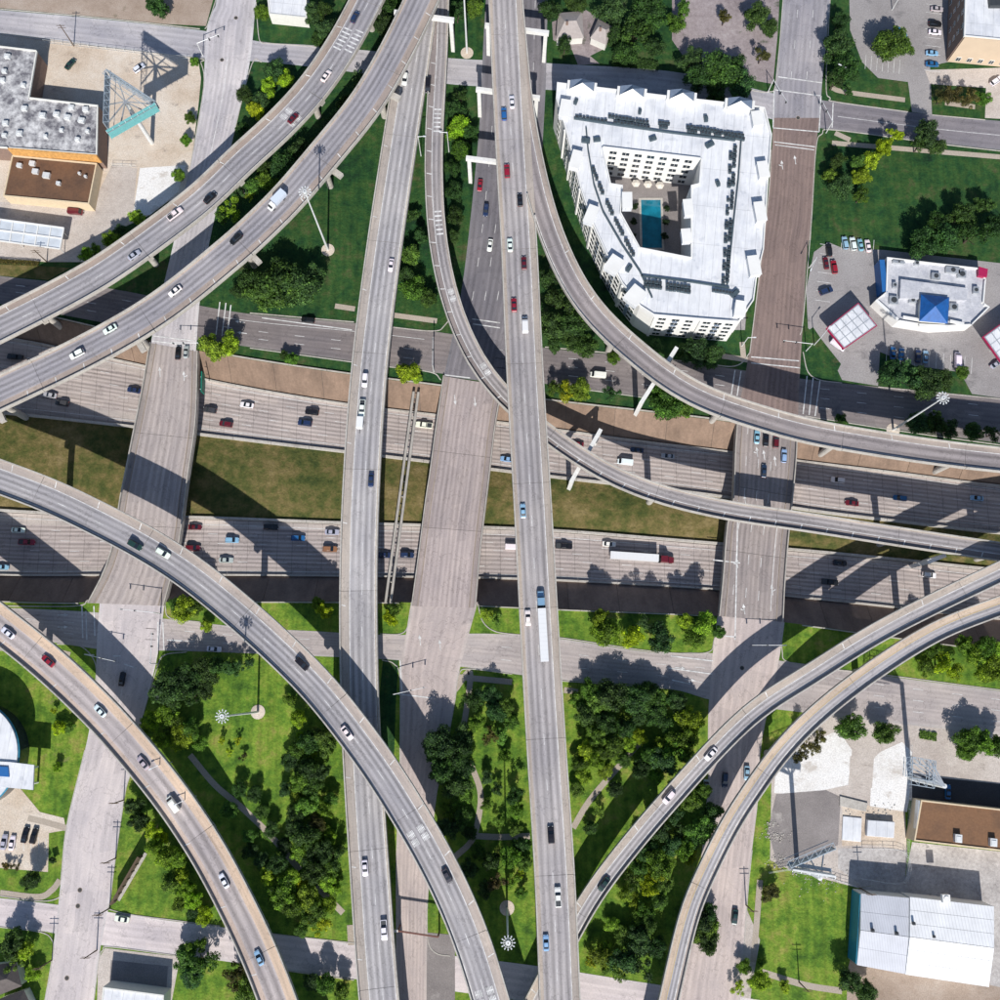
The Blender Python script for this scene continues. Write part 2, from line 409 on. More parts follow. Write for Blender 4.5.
# paved slopes made of separate concrete panels with open joints
def slope_mat(name, a, b):
    m, t, bs = newmat(name); oi = N_(t, 'ShaderNodeObjectInfo'); co = N_(t, 'ShaderNodeTexCoord').outputs['Object']
    c = ramp(t, oi.outputs['Random'], [(0, tuple(x * .72 + y * .28 for x, y in zip(a, b))), (1, tuple(x * .3 + y * .7 for x, y in zip(a, b)))])
    c = mixn(t, 'MULTIPLY', 1.0, c, ramp(t, noise(t, stretched(t, co, .22, .10, .10), 1.0, 6, .75), [(.28, gray(.66)), (.72, gray(1.28))]))
    c = mixn(t, 'MULTIPLY', 1.0, c, ramp(t, noise(t, co, 1.5, 4, .7), [(.3, gray(.85)), (.7, gray(1.12))]))
    t.links.new(c, bs.inputs['Base Color']); bs.inputs['Roughness'].default_value = .9; return m
M['slope_n'] = slope_mat('slope_concrete_tan', (.175, .118, .082), (.25, .172, .125))
M['slope_s'] = slope_mat('slope_concrete_grey', (.16, .115, .095), (.22, .165, .14))
def slope(name, ytop, ybot, mat):
    base = sheet(name, ytop, ybot, -.30, ZF - .28, M['joint'], xs=XW)
    x = -XR; i = 0
    while x < XR - 1:
        w = 15.2 + (0, 1.0, -.8)[i % 3]; mb = MB(); g = .05
        q = []
        for xx in (x + g, x + w - g):
            q.append((Vector((xx, ytop(xx), .02)), Vector((xx, ybot(xx), ZF + .01))))
        up = Vector((0, .2 if ytop(x) > ybot(x) else -.2, -.2))
        a, b = q[0]; c, d = q[1]
        mb.quad(a, b, d, c)
        for e in ((a, b), (d, c), (b, d), (c, a)): mb.quad(e[0], e[0] - Vector((0, 0, .3)), e[1] - Vector((0, 0, .3)), e[1])
        mb.build('slope_panel', mat, base); x += w; i += 1
slope('north_slope', yNT, yNB, M['slope_n']); slope('south_slope', yST, yLB, M['slope_s'])

def barrier_wall(name, label, fn, off, z, h, mat=None, w=.6, cat='barrier'):
    root = thing(name, label, cat, (0, fn(0) + off, z))
    x = -XR
    while x < XR:
        pts = [Vector((xx, fn(xx) + off, z)) for xx in (x + .04, x + 6, x + 12 - .04)]
        mb = MB(); mb.wall(pts, w, h); mb.build('barrier_segment', mat or M['concrete_light'], root); x += 12
    return root
barrier_wall('concrete_barrier', 'low concrete barrier between the upper carriageway and the grass median', yUB, -.6, ZF, .95, w=.9)
barrier_wall('concrete_barrier', 'low concrete barrier between the grass median and the lower carriageway', yLT, .6, ZF, .95, w=.9)
barrier_wall('concrete_barrier', 'low concrete barrier at the foot of the tan slope along the upper carriageway', yNB, -.35, ZF, .8, w=.6)
barrier_wall('concrete_barrier', 'low concrete barrier at the foot of the dark slope along the lower carriageway', yLB, .35, ZF, .8, w=.6)
def railing(name, label, fn, off, gaps=()):
    root = thing(name, label, 'wall', (0, fn(0) + off, 0))
    x = -XR
    while x < XR:
        pts = [Vector((xx, fn(xx) + off, 0)) for xx in (x + .04, x + 3, x + 6 - .04)]
        if not any(a - 6 < x < b - 6 for a, b in gaps): mb = MB(); mb.wall(pts, .35, .6); mb.build('wall_segment', M['concrete'], root)
        x += 6
railing('parapet_wall', 'low wall along the top of the tan freeway slope', yNT, .3, [(W(a, y).x, W(b, y).x + 6) for a, b, y in ((150, 199, 345), (443, 503, 380), (736, 797, 430))])
railing('parapet_wall', 'low wall along the top of the dark freeway slope', yST, -.3, [(W(a, y).x, W(b, y).x + 6) for a, b, y in ((88, 165, 603), (411, 477, 606), (717, 784, 617))])

# ================================================================== streets (sheets laid on the ground) with kerbs and paint
FOOT = []           # footprints of roads, used to keep piers and trees off them
def edges(Lp, Rp, z=0, step=5.0, smooth=True):
    A = WL(Lp, z); B = WL(Rp, z)
    if smooth: A = catmull(A); B = catmull(B)
    n = max(3, int(max(arclen(A)[-1], arclen(B)[-1]) / step) + 1)
    return resample(A, n), resample(B, n)
def ribbon(name, A, B, z, mat, parent=None, kind='structure'):
    """sheet between two edges, A on the left of travel, with road coordinates"""
    v = []; f = []; n = len(A); C = [(a + b) / 2 for a, b in zip(A, B)]; L = arclen(C)
    for a, b in zip(A, B): v += [(b.x, b.y, z), (a.x, a.y, z)]
    for i in range(n - 1): f.append((2 * i, 2 * i + 2, 2 * i + 3, 2 * i + 1))
    me = bpy.data.meshes.new(name); me.from_pydata(v, [], f); me.update(); uv = me.uv_layers.new(name='UVMap')
    w = sum((a - b).length for a, b in zip(A, B)) / n
    for lp in me.loops:
        i = lp.vertex_index // 2; uv.data[lp.index].uv = ((w / 2) * (1 if lp.vertex_index % 2 else -1), L[i])
    bm = bmesh.new(); bm.from_mesh(me); bmesh.ops.recalc_face_normals(bm, faces=bm.faces)
    if sum(q.normal.z for q in bm.faces) < 0: bmesh.ops.reverse_faces(bm, faces=bm.faces)
    bm.to_mesh(me); bm.free()
    o = link(name, me, mat, parent)
    if kind: o['kind'] = kind
    return o
ROADS = {}
def street(key, name, Lp, Rp, z, col, lanes=3, track=.18, streak=.25, paint=(), sl=.6, sr=.6, cs=None):
    A, B = edges(Lp, Rp); A0, B0 = list(A), list(B)
    def out(p): return p[0] < 0 or p[0] > 1000 or p[1] < 0 or p[1] > 1000
    for end in (0, -1):          # streets run on past the surveyed area
        if out(Lp[end]) and out(Rp[end]):
            k = 1 if end == 0 else -2
            d = ((A[end] - A[k]) + (B[end] - B[k])).normalized() * 260
            for E in (A, B): E.insert(0, E[0] + d) if end == 0 else E.append(E[-1] + d)
    w = sum((a - b).length for a, b in zip(A, B)) / len(A)
    m = road_mat('pavement_' + key, w, col, sl, sr, cs, cs, lanes, track * .8, streak * .62, patch=.17)
    o = ribbon(name, A, B, z, m); C = [(a + b) / 2 + Vector((0, 0, z)) for a, b in zip(A, B)]
    ROADS[key] = C; FOOT.append((C, w / 2))
    mb = MB(); ok = False
    for (t, mode, s0, s1) in paint:     # t across (0 = right edge, 1 = left edge), fractions along
        line = [b.lerp(a, t) + Vector((0, 0, z)) for a, b in zip(A0, B0)]; L = arclen(line)[-1]; ok = True
        if mode == 'solid': mb.strip(between(line, s0 * L, s1 * L), .16, .02)
        else:
            s = s0 * L
            while s < s1 * L - 3: mb.strip(between(line, s, s + 3, 3), .15, .02); s += 11.5
    if ok: mb.build('lane_marking', M['white_paint'], o, fix=False)['kind'] = 'stuff'
    return o
C_BLUE = (.20, .195, .205); C_TAN = (.36, .30, .26); C_PINK = (.42, .335, .285); C_PALE = (.47, .43, .405); C_DARK = (.15, .145, .155)
C_BROWN = (.23, .175, .155); C_SLATE = (.23, .24, .27)
street('front_n', 'frontage_road_north', [(-90, 262), (0, 276), (100, 287), (170, 300), (250, 314), (354, 323), (437, 332), (545, 348), (640, 357), (707, 365), (820, 381), (1000, 398), (1100, 408)],
       [(-90, 292), (0, 304), (100, 322), (170, 336), (250, 347), (352, 361), (437, 373), (547, 384), (640, 396), (700, 405), (817, 419), (1000, 443), (1100, 455)], .05, (.205, .185, .18), 4, .15, .25,
       [(.27, 'dash', .0, .24), (.5, 'dash', 0, .24), (.74, 'dash', 0, .24), (.27, 'dash', .27, .44), (.5, 'dash', .27, .44), (.78, 'solid', .27, .44), (.3, 'dash', .5, .7), (.55, 'dash', .5, .7), (.78, 'dash', .5, .7), (.3, 'dash', .77, 1), (.55, 'dash', .77, 1), (.8, 'dash', .77, 1)])
street('front_s', 'frontage_road_south', [(-90, 610), (0, 608), (90, 612), (167, 619), (250, 628), (312, 631), (380, 635), (440, 634), (500, 634), (562, 639), (650, 652), (710, 653), (790, 662), (885, 676), (1000, 691), (1100, 706)],
       [(-90, 640), (0, 636), (57, 643), (110, 650), (187, 651), (312, 656), (382, 659), (440, 664), (500, 672), (562, 680), (662, 687), (720, 702), (800, 712), (900, 724), (1000, 735), (1100, 748)], .05, (.425, .39, .37), 4, .12, .22,
       [(.33, 'dash', 0, .14), (.66, 'dash', 0, .14), (.33, 'dash', .2, .4), (.66, 'dash', .2, .4), (.33, 'dash', .5, .68), (.66, 'dash', .5, .68), (.3, 'dash', .78, 1), (.55, 'dash', .78, 1), (.8, 'dash', .78, 1)])
street('t', 'top_cross_street', [(-100, 0), (0, 10), (100, 19), (205, 31), (262, 42), (320, 46), (447, 58), (560, 64), (675, 72), (776, 94)],
       [(-100, 24), (0, 33), (100, 46), (200, 58), (262, 62), (320, 68), (447, 84), (550, 90), (675, 98), (775, 120)], .05, (.42, .415, .43), 2, .12, .22)
street('t2', 'top_cross_street_right', [(774, 94), (835, 102), (932, 115), (1000, 121), (1100, 130)], [(772, 119), (832, 130), (932, 142), (1000, 150), (1100, 160)], .052, (.22, .21, .225), 2, .14, .25, [(.5, 'solid', .2, 1.0)])
street('b', 'bottom_cross_street', [(-80, 890), (0, 898), (60, 905), (115, 913), (180, 922), (287, 935), (354, 944), (430, 953), (537, 966), (640, 982), (760, 1000)],
       [(-80, 917), (0, 926), (60, 934), (105, 946), (180, 955), (287, 970), (355, 979), (430, 988), (537, 1003), (640, 1018), (760, 1036)], .05, (.57, .525, .515), 2, .1, .2)
street('s1n', 'left_street_north', [(262, -60), (256, 0), (250, 62), (236, 125), (221, 190), (208, 250), (200, 300), (196, 352)], [(222, -60), (217, 0), (207, 27), (202, 100), (187, 180), (172, 250), (160, 300), (150, 347)], .07, (.50, .485, .49), 4, .14, .24,
       [(.5, 'solid', .3, .55)])
street('s1s', 'left_street_south', [(165, 600), (160, 640), (155, 668), (143, 715), (130, 775), (124, 800), (110, 900), (100, 950), (94, 1000), (86, 1080)], [(100, 600), (97, 640), (96, 672), (92, 715), (84, 755), (67, 825), (60, 890), (53, 950), (45, 1000), (35, 1080)], .07, (.575, .535, .52), 3, .08, .18, [(.5, 'solid', .15, .3)])
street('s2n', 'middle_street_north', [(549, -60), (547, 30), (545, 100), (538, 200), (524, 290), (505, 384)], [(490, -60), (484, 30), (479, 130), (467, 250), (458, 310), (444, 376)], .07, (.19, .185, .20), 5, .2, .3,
       [(.2, 'dash', 0, .85), (.4, 'dash', 0, .85), (.6, 'dash', 0, .85), (.8, 'dash', 0, .85)])
street('s2s', 'middle_street_south', [(478, 602), (470, 630), (460, 668), (455, 700), (446, 750), (436, 800), (431, 860), (428, 900), (427, 950), (426, 1040)], [(411, 602), (405, 640), (399, 672), (401, 700), (400, 750), (398, 800), (396, 860), (396, 900), (396, 950), (396, 1040)], .07, (.46, .405, .375), 4, .12, .25)
street('s3n', 'right_street_north', [(838, -80), (830, 0), (826, 45), (822, 84), (820, 118)], [(789, -80), (783, 0), (779, 45), (775, 84), (773, 118)], .07, (.33, .325, .345), 4, .14, .25, [(.33, 'dash', 0, .95), (.66, 'dash', 0, .95)])
street('s3m', 'right_street_middle', [(820, 118), (816, 147), (811, 225), (807, 252), (803, 320), (800, 370), (797, 438)], [(773, 118), (772, 147), (768, 200), (761, 252), (752, 332), (746, 370), (735, 425)], .074, (.235, .18, .16), 5, .16, .34)
street('s3s', 'right_street_south', [(784, 618), (779, 660), (762, 740), (758, 800), (752, 850), (748, 890), (744, 950), (740, 1000), (736, 1080)], [(718, 613), (712, 660), (708, 720), (708, 780), (702, 850), (692, 920), (684, 965), (678, 1000), (672, 1080)], .07, (.49, .43, .395), 4, .12, .25)

# lots, yards and other paved or bare ground
LOTZ = [.012]
def lot(name, pts, mat, z=None):
    LOTZ[0] += .0012
    mb = MB(); mb.poly([W(p[0], p[1], 0) + Vector((0, 0, z or LOTZ[0])) for p in pts]); me = mb.mesh(name)
    bm = bmesh.new(); bm.from_mesh(me)
    bmesh.ops.triangulate(bm, faces=bm.faces)
    for f in bm.faces:
        if f.normal.z < 0: f.normal_flip()
    bm.to_mesh(me); bm.free()
    return structure(link(name, me, mat))
M['lot_beige'] = ground_mat('lot_beige', [(.40, .31, .23), (.56, .46, .36), (.64, .56, .47), (.70, .64, .56)], .06, .5, stains=((.26, .22, .19), .12, .60))
M['lot_pink'] = ground_mat('lot_pink', [(.38, .32, .28), (.51, .45, .40), (.64, .58, .53)], .06, .5, stains=((.28, .24, .21), .14, .59), mott=.4)
M['lot_white'] = ground_mat('lot_white', [(.60, .56, .51), (.76, .74, .71), (.82, .81, .79)], .07, .5, stains=((.47, .42, .37), .13, .55), mott=.4)
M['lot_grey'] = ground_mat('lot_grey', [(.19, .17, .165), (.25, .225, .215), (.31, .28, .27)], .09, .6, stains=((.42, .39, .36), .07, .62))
M['lot_conc'] = ground_mat('lot_conc', [(.24, .22, .215), (.31, .29, .285), (.37, .35, .34)], .05, .5, stains=((.17, .16, .16), .08, .58))
M['lot_rubble'] = ground_mat('lot_rubble', [(.24, .22, .21), (.44, .41, .39), (.64, .61, .58)], .16, 1.1, stains=((.16, .15, .14), .3, .60), mott=.5)
M['dirt_violet'] = ground_mat('dirt_violet', [(.13, .105, .11), (.24, .20, .20), (.34, .29, .29), (.46, .42, .41)], .05, .7, stains=((.03, .06, .02), .12, .60), mott=.4)
M['dirt_brown'] = ground_mat('dirt_brown', [(.26, .19, .14), (.38, .30, .24), (.48, .41, .35)], .06, .6, stains=((.07, .08, .03), .12, .62))
M['yard_shade'] = ground_mat('yard_shade', [(.055, .052, .055), (.075, .07, .072), (.10, .095, .095)], .06, .6)
M['path'] = ground_mat('path', [(.36, .30, .24), (.46, .40, .33)], .1, .7)
M['soil'] = ground_mat('soil', [(.16, .10, .05), (.26, .17, .09)], .2, .8)
LB, LP_, LW, LG, LC_ = M['lot_beige'], M['lot_pink'], M['lot_white'], M['lot_grey'], M['lot_conc']
lot('yard_top_left', [(-80, 25), (0, 33), (135, 50), (198, 58), (201, 78), (199, 100), (193, 150), (183, 200), (150, 235), (105, 262), (45, 262), (-80, 250)], LB)
lot('yard_north_left', [(-80, -60), (205, -60), (213, 0), (206, 26), (165, 24), (100, 17), (0, 8), (-80, 0)], M['dirt_brown'])
lot('driveway_white', [(140, 168), (186, 165), (178, 192), (150, 215), (133, 215)], LW)
lot('yard_pink', [(-40, 200), (64, 205), (92, 205), (112, 165), (137, 168), (133, 215), (100, 250), (70, 262), (-40, 258)], LP_)
lot('verge_grass_left', [(-60, 262), (40, 266), (70, 268), (48, 280), (-60, 270)], M['grass_dry'])
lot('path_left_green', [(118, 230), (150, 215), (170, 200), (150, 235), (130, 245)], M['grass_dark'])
lot('waste_ground', [(672, -60), (782, -60), (778, 30), (773, 84), (740, 78), (690, 66), (672, 40)], M['dirt_violet'])
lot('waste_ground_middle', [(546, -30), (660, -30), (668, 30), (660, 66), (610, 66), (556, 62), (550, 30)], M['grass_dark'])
lot('driveway_house', [(552, 22), (586, 10), (612, 26), (606, 48), (590, 56), (600, 64), (578, 65), (572, 50), (553, 40)], M['dirt_violet'])
lot('car_park_top_right', [(848, -60), (962, -60), (965, 0), (958, 60), (930, 66), (932, 115), (912, 112), (908, 82), (878, 78), (862, 62), (850, 30)], LC_)
lot('forecourt_top_right', [(925, 70), (1060, 66), (1060, 122), (985, 118), (986, 88), (930, 84)], LP_)
lot('petrol_station_lot', [(814, 252), (828, 242), (842, 248), (884, 250), (1060, 270), (1060, 406), (972, 394), (960, 372), (915, 366), (880, 352), (878, 386), (842, 380), (826, 345), (808, 328), (806, 290)], LC_)
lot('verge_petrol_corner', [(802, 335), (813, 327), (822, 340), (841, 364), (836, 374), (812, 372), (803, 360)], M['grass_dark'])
lot('pool_terrace_base', [(560, 90), (760, 110), (745, 330), (640, 330), (600, 270), (560, 150)], M['lot_conc'])
lot('demolition_lot', [(772, 745), (800, 728), (830, 704), (870, 712), (905, 716), (1060, 736), (1060, 812), (905, 800), (905, 880), (858, 888), (790, 870), (770, 860)], LP_)
lot('slab_white_right', [(880, 752), (902, 742), (912, 752), (909, 800), (907, 812), (870, 806), (872, 760)], LW)
lot('slab_white_left', [(776, 764), (800, 748), (838, 730), (852, 750), (848, 785), (800, 795), (774, 793)], LW)
lot('slab_pink', [(850, 756), (874, 757), (872, 788), (849, 786)], LP_)
lot('asphalt_patch', [(776, 794), (826, 790), (841, 797), (840, 812), (838, 845), (800, 862), (778, 868), (768, 830)], LG)
lot('slab_lower', [(842, 794), (870, 806), (905, 812), (907, 850), (870, 845), (842, 846)], LB)
lot('yard_rubble', [(838, 848), (907, 850), (905, 884), (862, 886), (838, 868)], M['lot_rubble'])
lot('yard_grey', [(912, 842), (1060, 858), (1060, 915), (990, 915), (905, 908), (858, 902), (860, 888), (905, 880)], M['lot_rubble'])
lot('yard_shadow_right', [(912, 775), (1060, 790), (1060, 815), (912, 805)], M['yard_shade'])  # dark strip painted where the brown-roofed building shades the yard
lot('yard_behind_metal_hall', [(848, 945), (905, 950), (995, 960), (1060, 960), (1060, 1080), (845, 1080)], M['dirt_brown'])
lot('yard_right_edge', [(993, 880), (1060, 890), (1060, 1000), (990, 985)], M['lot_rubble'])
lot('lawn_right', [(762, 880), (790, 876), (800, 872), (855, 890), (850, 960), (842, 991), (800, 985), (758, 970)], M['grass_park'])
lot('car_park_bottom_left', [(-60, 785), (20, 788), (40, 812), (64, 818), (66, 830), (49, 833), (48, 872), (0, 868), (-60, 862)], LB)
lot('yard_bottom', [(98, 960), (105, 948), (182, 957), (178, 968), (172, 1000), (150, 1060), (96, 1060)], LP_)
lot('yard_bottom_shade', [(111, 960), (168, 966), (166, 996), (109, 990)], LG)  # shadow of the white-roofed shed, laid on the yard as a dark patch
lot('plaza_south', [(684, 965), (745, 905), (760, 940), (752, 985), (744, 1060), (672, 1060)], LP_)
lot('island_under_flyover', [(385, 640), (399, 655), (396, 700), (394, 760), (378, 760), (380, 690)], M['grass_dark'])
lot('underpass_yard', [(398, 930), (455, 935), (455, 1060), (398, 1060)], M['lot_grey'])

# kerbs
kerbs = [
 [(200, 60), (204, 75), (202, 100), (188, 180)], [(205, 29), (208, 24), (216, 0)], [(262, 43), (320, 47)], [(256, 2), (259, 38), (264, 43)], [(262, 62), (252, 64), (236, 125), (222, 185)],
 [(0, 34), (100, 47), (196, 58), (201, 62)], [(0, 9), (100, 18), (200, 29)],
 [(250, 313), (354, 322)], [(250, 348), (352, 362)], [(382, 326), (432, 331), (445, 325), (458, 305)], [(382, 366), (430, 372), (441, 380)], [(545, 347), (640, 356), (707, 364), (735, 366), (748, 355), (752, 335), (768, 200), (771, 150)],
 [(550, 385), (640, 397), (700, 407), (735, 418)], [(803, 352), (808, 372), (820, 380), (842, 383)], [(800, 335), (803, 320), (811, 225), (816, 148), (822, 134), (835, 130), (932, 143), (1000, 151)],
 [(878, 387), (970, 396), (1000, 399)], [(805, 416), (900, 431), (1000, 445)], [(830, 0), (826, 84), (830, 98), (836, 102), (908, 112)], [(932, 115), (985, 120)], [(783, 0), (776, 80), (768, 92), (740, 88)],
 [(0, 606), (75, 606), (88, 600)], [(165, 605), (170, 618), (200, 622)], [(57, 644), (80, 646), (94, 660), (96, 680), (90, 720)], [(187, 652), (165, 655), (157, 668), (143, 715)], [(380, 634), (400, 634), (408, 626), (411, 605)],
 [(478, 604), (482, 620), (492, 630), (510, 634), (562, 638), (650, 651), (705, 653), (714, 640), (718, 616)], [(382, 660), (394, 664), (400, 680), (400, 760)], [(512, 674), (470, 669), (459, 674), (455, 700), (446, 750)],
 [(562, 681), (662, 688), (700, 694)], [(784, 622), (782, 650), (795, 664), (885, 675), (1000, 690)], [(130, 775), (124, 800), (111, 895), (115, 911), (180, 921), (220, 926)], [(85, 750), (67, 825), (61, 880)], [(0, 896), (40, 901), (58, 898), (62, 890)],
 [(0, 927), (40, 932), (52, 940), (53, 955), (45, 1000)], [(94, 1000), (99, 960), (103, 950), (112, 947), (180, 956)], [(254, 932), (354, 943)], [(254, 966), (354, 980)], [(427, 900), (428, 940), (436, 953), (450, 956)], [(752, 850), (748, 890), (744, 950)],
]
kr = thing('street_kerbs', 'pale concrete kerbs edging the streets and corners', 'kerb'); del kr['label']; del kr['category']; kr['kind'] = 'structure'
for k in kerbs:
    mb = MB(); mb.wall(catmull(WL(k), 6), .32, .15, .0); mb.build('kerb', M['concrete_light'], kr)
walks = [[(0, 648), (40, 648), (70, 655)], [(455, 690), (470, 672), (466, 712), (462, 730)], [(458, 677), (480, 679), (512, 682)], [(564, 690), (578, 692)], [(470, 762), (480, 790), (479, 815), (472, 840), (456, 856), (440, 870)], [(475, 836), (500, 837), (530, 836)],
         [(573, 828), (590, 800), (620, 765), (640, 742)], [(190, 755), (215, 785), (240, 806), (270, 835), (300, 870)], [(316, 886), (343, 913)], [(335, 306), (355, 309)], [(392, 315), (437, 321)], [(742, 342), (744, 362)], [(722, 356), (748, 360)], [(832, 88), (845, 92), (905, 100)],
         [(945, 103), (975, 107)], [(760, 880), (756, 930), (753, 962)], [(762, 972), (805, 985), (842, 991)], [(0, 893), (38, 897), (52, 890), (60, 880)], [(66, 828), (45, 822), (28, 818)], [(812, 150), (808, 240)], [(832, 143), (1000, 157)], [(835, 133), (850, 140)], [(145, 660), (150, 680), (158, 700)], [(350, 925), (351, 945)]]
sw = thing('park_paths', 'pale paths and pavements', 'path'); del sw['label']; del sw['category']; sw['kind'] = 'structure'
for i, k in enumerate(walks):
    mb = MB(); mb.strip([p + Vector((0, 0, .035 + .001 * i)) for p in catmull(WL(k), 6)], 1.7); mb.build('path', M['path'], sw)

# stop lines, zebra bars and turn arrows
mk = MB()
def line(a, b, w=.35, z=.105): mk.strip([W(a[0], a[1]) + Vector((0, 0, z)), W(b[0], b[1]) + Vector((0, 0, z))], w)
for a, b in (((152, 341), (192, 346)), ((154, 336), (194, 341)), ((220, 302), (216, 335)), ((226, 303), (222, 336)), ((231, 305), (227, 338)),
             ((778, 77), (822, 83)), ((775, 90), (821, 96)), ((821, 96), (819, 132)), ((774, 91), (773, 128)), ((773, 128), (819, 132)), ((833, 103), (832, 128)), ((774, 142), (815, 147)), ((775, 145), (814, 150)),
             ((751, 357), (799, 361)), ((751, 363), (800, 368)), ((807, 376), (803, 414)), ((813, 378), (809, 415)), ((820, 380), (815, 416)), ((735, 370), (731, 396)), ((741, 371), (737, 396)),
             ((445, 375), (470, 378)), ((82, 606), (83, 638)), ((86, 611), (87, 640)), ((94, 606), (95, 636)), ((113, 656), (121, 656)), ((124, 664), (136, 668)), ((472, 319), (500, 323)), ((473, 324), (500, 328)), ((262, 318), (352, 330)), ((398, 694), (432, 698)), ((400, 660), (402, 694)),
             ((671, 656), (713, 661)), ((668, 668), (712, 674)), ((672, 680), (690, 684)), ((158, 622), (158, 648)), ((163, 622), (164, 650)), ((167, 640), (183, 641)), ((713, 560), (740, 563)), ((738, 500), (735, 640)), ((724, 636), (736, 637))):
    line(a, b)
mk_o = mk.build('street_markings', M['white_paint'], None, fix=False); structure(mk_o)

# ================================================================== elevated roads
SHADOW = []
def zprof(zs, t):
    for (a, za), (b, zb) in zip(zs, zs[1:]):
        if t <= b:
            k = (t - a) / (b - a); k = k * k * (3 - 2 * k) * .5 + k * .5
            return za + (zb - za) * k
    return zs[-1][1]
def on_road(p, pad=1.2):
    for C, hw in FOOT:
        for q in C[::1]:
            if abs(q.x - p.x) < hw + pad + 3 and (Vector((q.x - p.x, q.y - p.y, 0))).length < hw + pad: return True
    x, y = p.x, p.y
    return yNB(x) + 1 > y > yUB(x) - 1 or yLT(x) + 1 > y > yLB(x) - 1
def flyover(key, name, label, E1, E2, zs, sl, sr, lanes, lane, cl, cr, ext=(240, 240), span=36.0, left=None, right=None, joint0=10.0, th=1.5, ticks=None, dz=0.0, bars=((0, 1), (0, 1)), piers=True, w=None,
            lines=('solid', 'dash', 'solid'), words=(), yellow=None, capx=.6):
    n = 40
    A = resample(catmull([Vector((x, y, 0)) for x, y in E1]), n); B = resample(catmull([Vector((x, y, 0)) for x, y in E2]), n)
    C = []; ws = []
    for i in range(n):
        z = zprof(zs, i / (n - 1)); a = W(A[i].x, A[i].y, z); b = W(B[i].x, B[i].y, z); C.append((a + b) / 2)
    # steady the centre line, then measure the mean width square to it
    for _ in range(2):
        C = [C[0]] + [(C[i - 1] + C[i] * 2 + C[i + 1]) / 4 for i in range(1, n - 1)] + [C[-1]]
    NN = normals(C)
    Aw = [W(p.x, p.y, zprof(zs, i / (n - 1))) for i, p in enumerate(A)]; Bw = [W(p.x, p.y, zprof(zs, i / (n - 1))) for i, p in enumerate(B)]
    ws = [abs((Aw[i] - Bw[i]).dot(NN[i])) for i in range(n)]; W_ = w or sum(ws) / n
    d0 = (C[0] - C[1]).normalized(); d1 = (C[-1] - C[-2]).normalized()
    d0.z = 0
    if ext[1] > 100: d1.z = 0
    C = [C[0] + d0 * ext[0]] + C + [C[-1] + d1 * ext[1]] if ext[1] else [C[0] + d0 * ext[0]] + C
    C = resample(C, int(arclen(C)[-1] / 3.0)); 
    for p in C: p.z += dz
    L = arclen(C); T = L[-1]; ROADS[key] = C
    x0 = ext[0] - 70; x1 = ext[1] - 70 if ext[1] > 100 else 0
    FR = lambda f: 0 if f <= 0 else T if f >= 1 else x0 + f * (T - x0 - x1)
    mat = road_mat('deck_' + key, W_, lane, sl, sr, cl, cr, lanes, .34, .20, patch=.15, slab=.05)
    root = thing(name, label, 'flyover', (C[0].x, C[0].y, 0))
    cuts = [0.0]; s = (joint0 + x0) % span
    if s < 6: s += span
    while s < T - 12: cuts.append(s); s += span
    cuts.append(T)
    jb = MB()
    for a, b in zip(cuts, cuts[1:]):
        g = .05; P = between(C, a + g, b - g, 3.0); Nn = normals(P); Lp = arclen(P)
        hw = W_ / 2; v = []; f = []; mi = []; uvs = []
        sec = [(-hw, 0), (hw, 0), (hw, -.45), (hw - 1.4, -.7), (hw - 2.0, -th), (-hw + 2.0, -th), (-hw + 1.4, -.7), (-hw, -.45)]
        for p, q in zip(P, Nn):
            for off, z in sec: v.append((p.x + q.x * off, p.y + q.y * off, p.z + z))
        k = len(sec)
        for i in range(len(P) - 1):
            for e in range(k):
                h = (e + 1) % k; f.append((i * k + e, (i + 1) * k + e, (i + 1) * k + h, i * k + h)); mi.append(0 if e == 0 else 1)
        f.append(tuple(range(k))); mi.append(1); f.append(tuple((len(P) - 1) * k + i for i in reversed(range(k)))); mi.append(1)
        me = bpy.data.meshes.new('deck_span'); me.from_pydata(v, [], f); me.polygons.foreach_set('material_index', mi); me.update()
        uv = me.uv_layers.new(name='UVMap')
        for lp in me.loops:
            i = lp.vertex_index // k; off = sec[lp.vertex_index % k][0]; uv.data[lp.index].uv = (off, a + Lp[i])
        bm = bmesh.new(); bm.from_mesh(me); bmesh.ops.recalc_face_normals(bm, faces=bm.faces); bm.to_mesh(me); bm.free()
        link('deck_span', me, [mat, M['concrete']], root)
        # barriers, each a piece of this span
        for side, (b0, b1) in ((1, bars[0]), (-1, bars[1])):
            s0, s1 = max(a + g, FR(b0)), min(b - g, FR(b1))
            if s1 - s0 < 2: continue
            Q = shift(between(C, s0, s1, 3.0), side * (hw - .24)); mb = MB(); mb.wall(Q, .44, 1.0, .003); mb.build('barrier', M['concrete_light'], root)
        p = at_len(C, L, b); 
        if b < T:
            q = between(C, b - .06, b + .06, .2); qn = normals(q)
            mb = MB(); z = Vector((0, 0, -.06)); mb.quad(q[0] + qn[0] * hw + z, q[-1] + qn[-1] * hw + z, q[-1] - qn[-1] * hw + z, q[0] - qn[0] * hw + z)
            mb.build('expansion_joint', M['joint'], root, fix=False)
    # painted lines
    mb = MB(); hw = W_ / 2; ok = 0
    u0, u1 = -hw + sr, hw - sl
    for j, u in enumerate([u1] + [u1 - (u1 - u0) * i / lanes for i in range(1, lanes)] + [u0]):
        mode = lines[0] if j == 0 else lines[2] if j == lanes else lines[1]
        if mode is None: continue
        P = shift(C, u)
        if mode == 'solid': mb.strip(P, .18, .015); ok = 1
        elif mode == 'dash':
            LL = arclen(P)[-1]; s = 3.0; ok = 1
            while s < LL - 4: mb.strip(between(P, s, s + 3.0, 2), .14, .015); s += 12.2
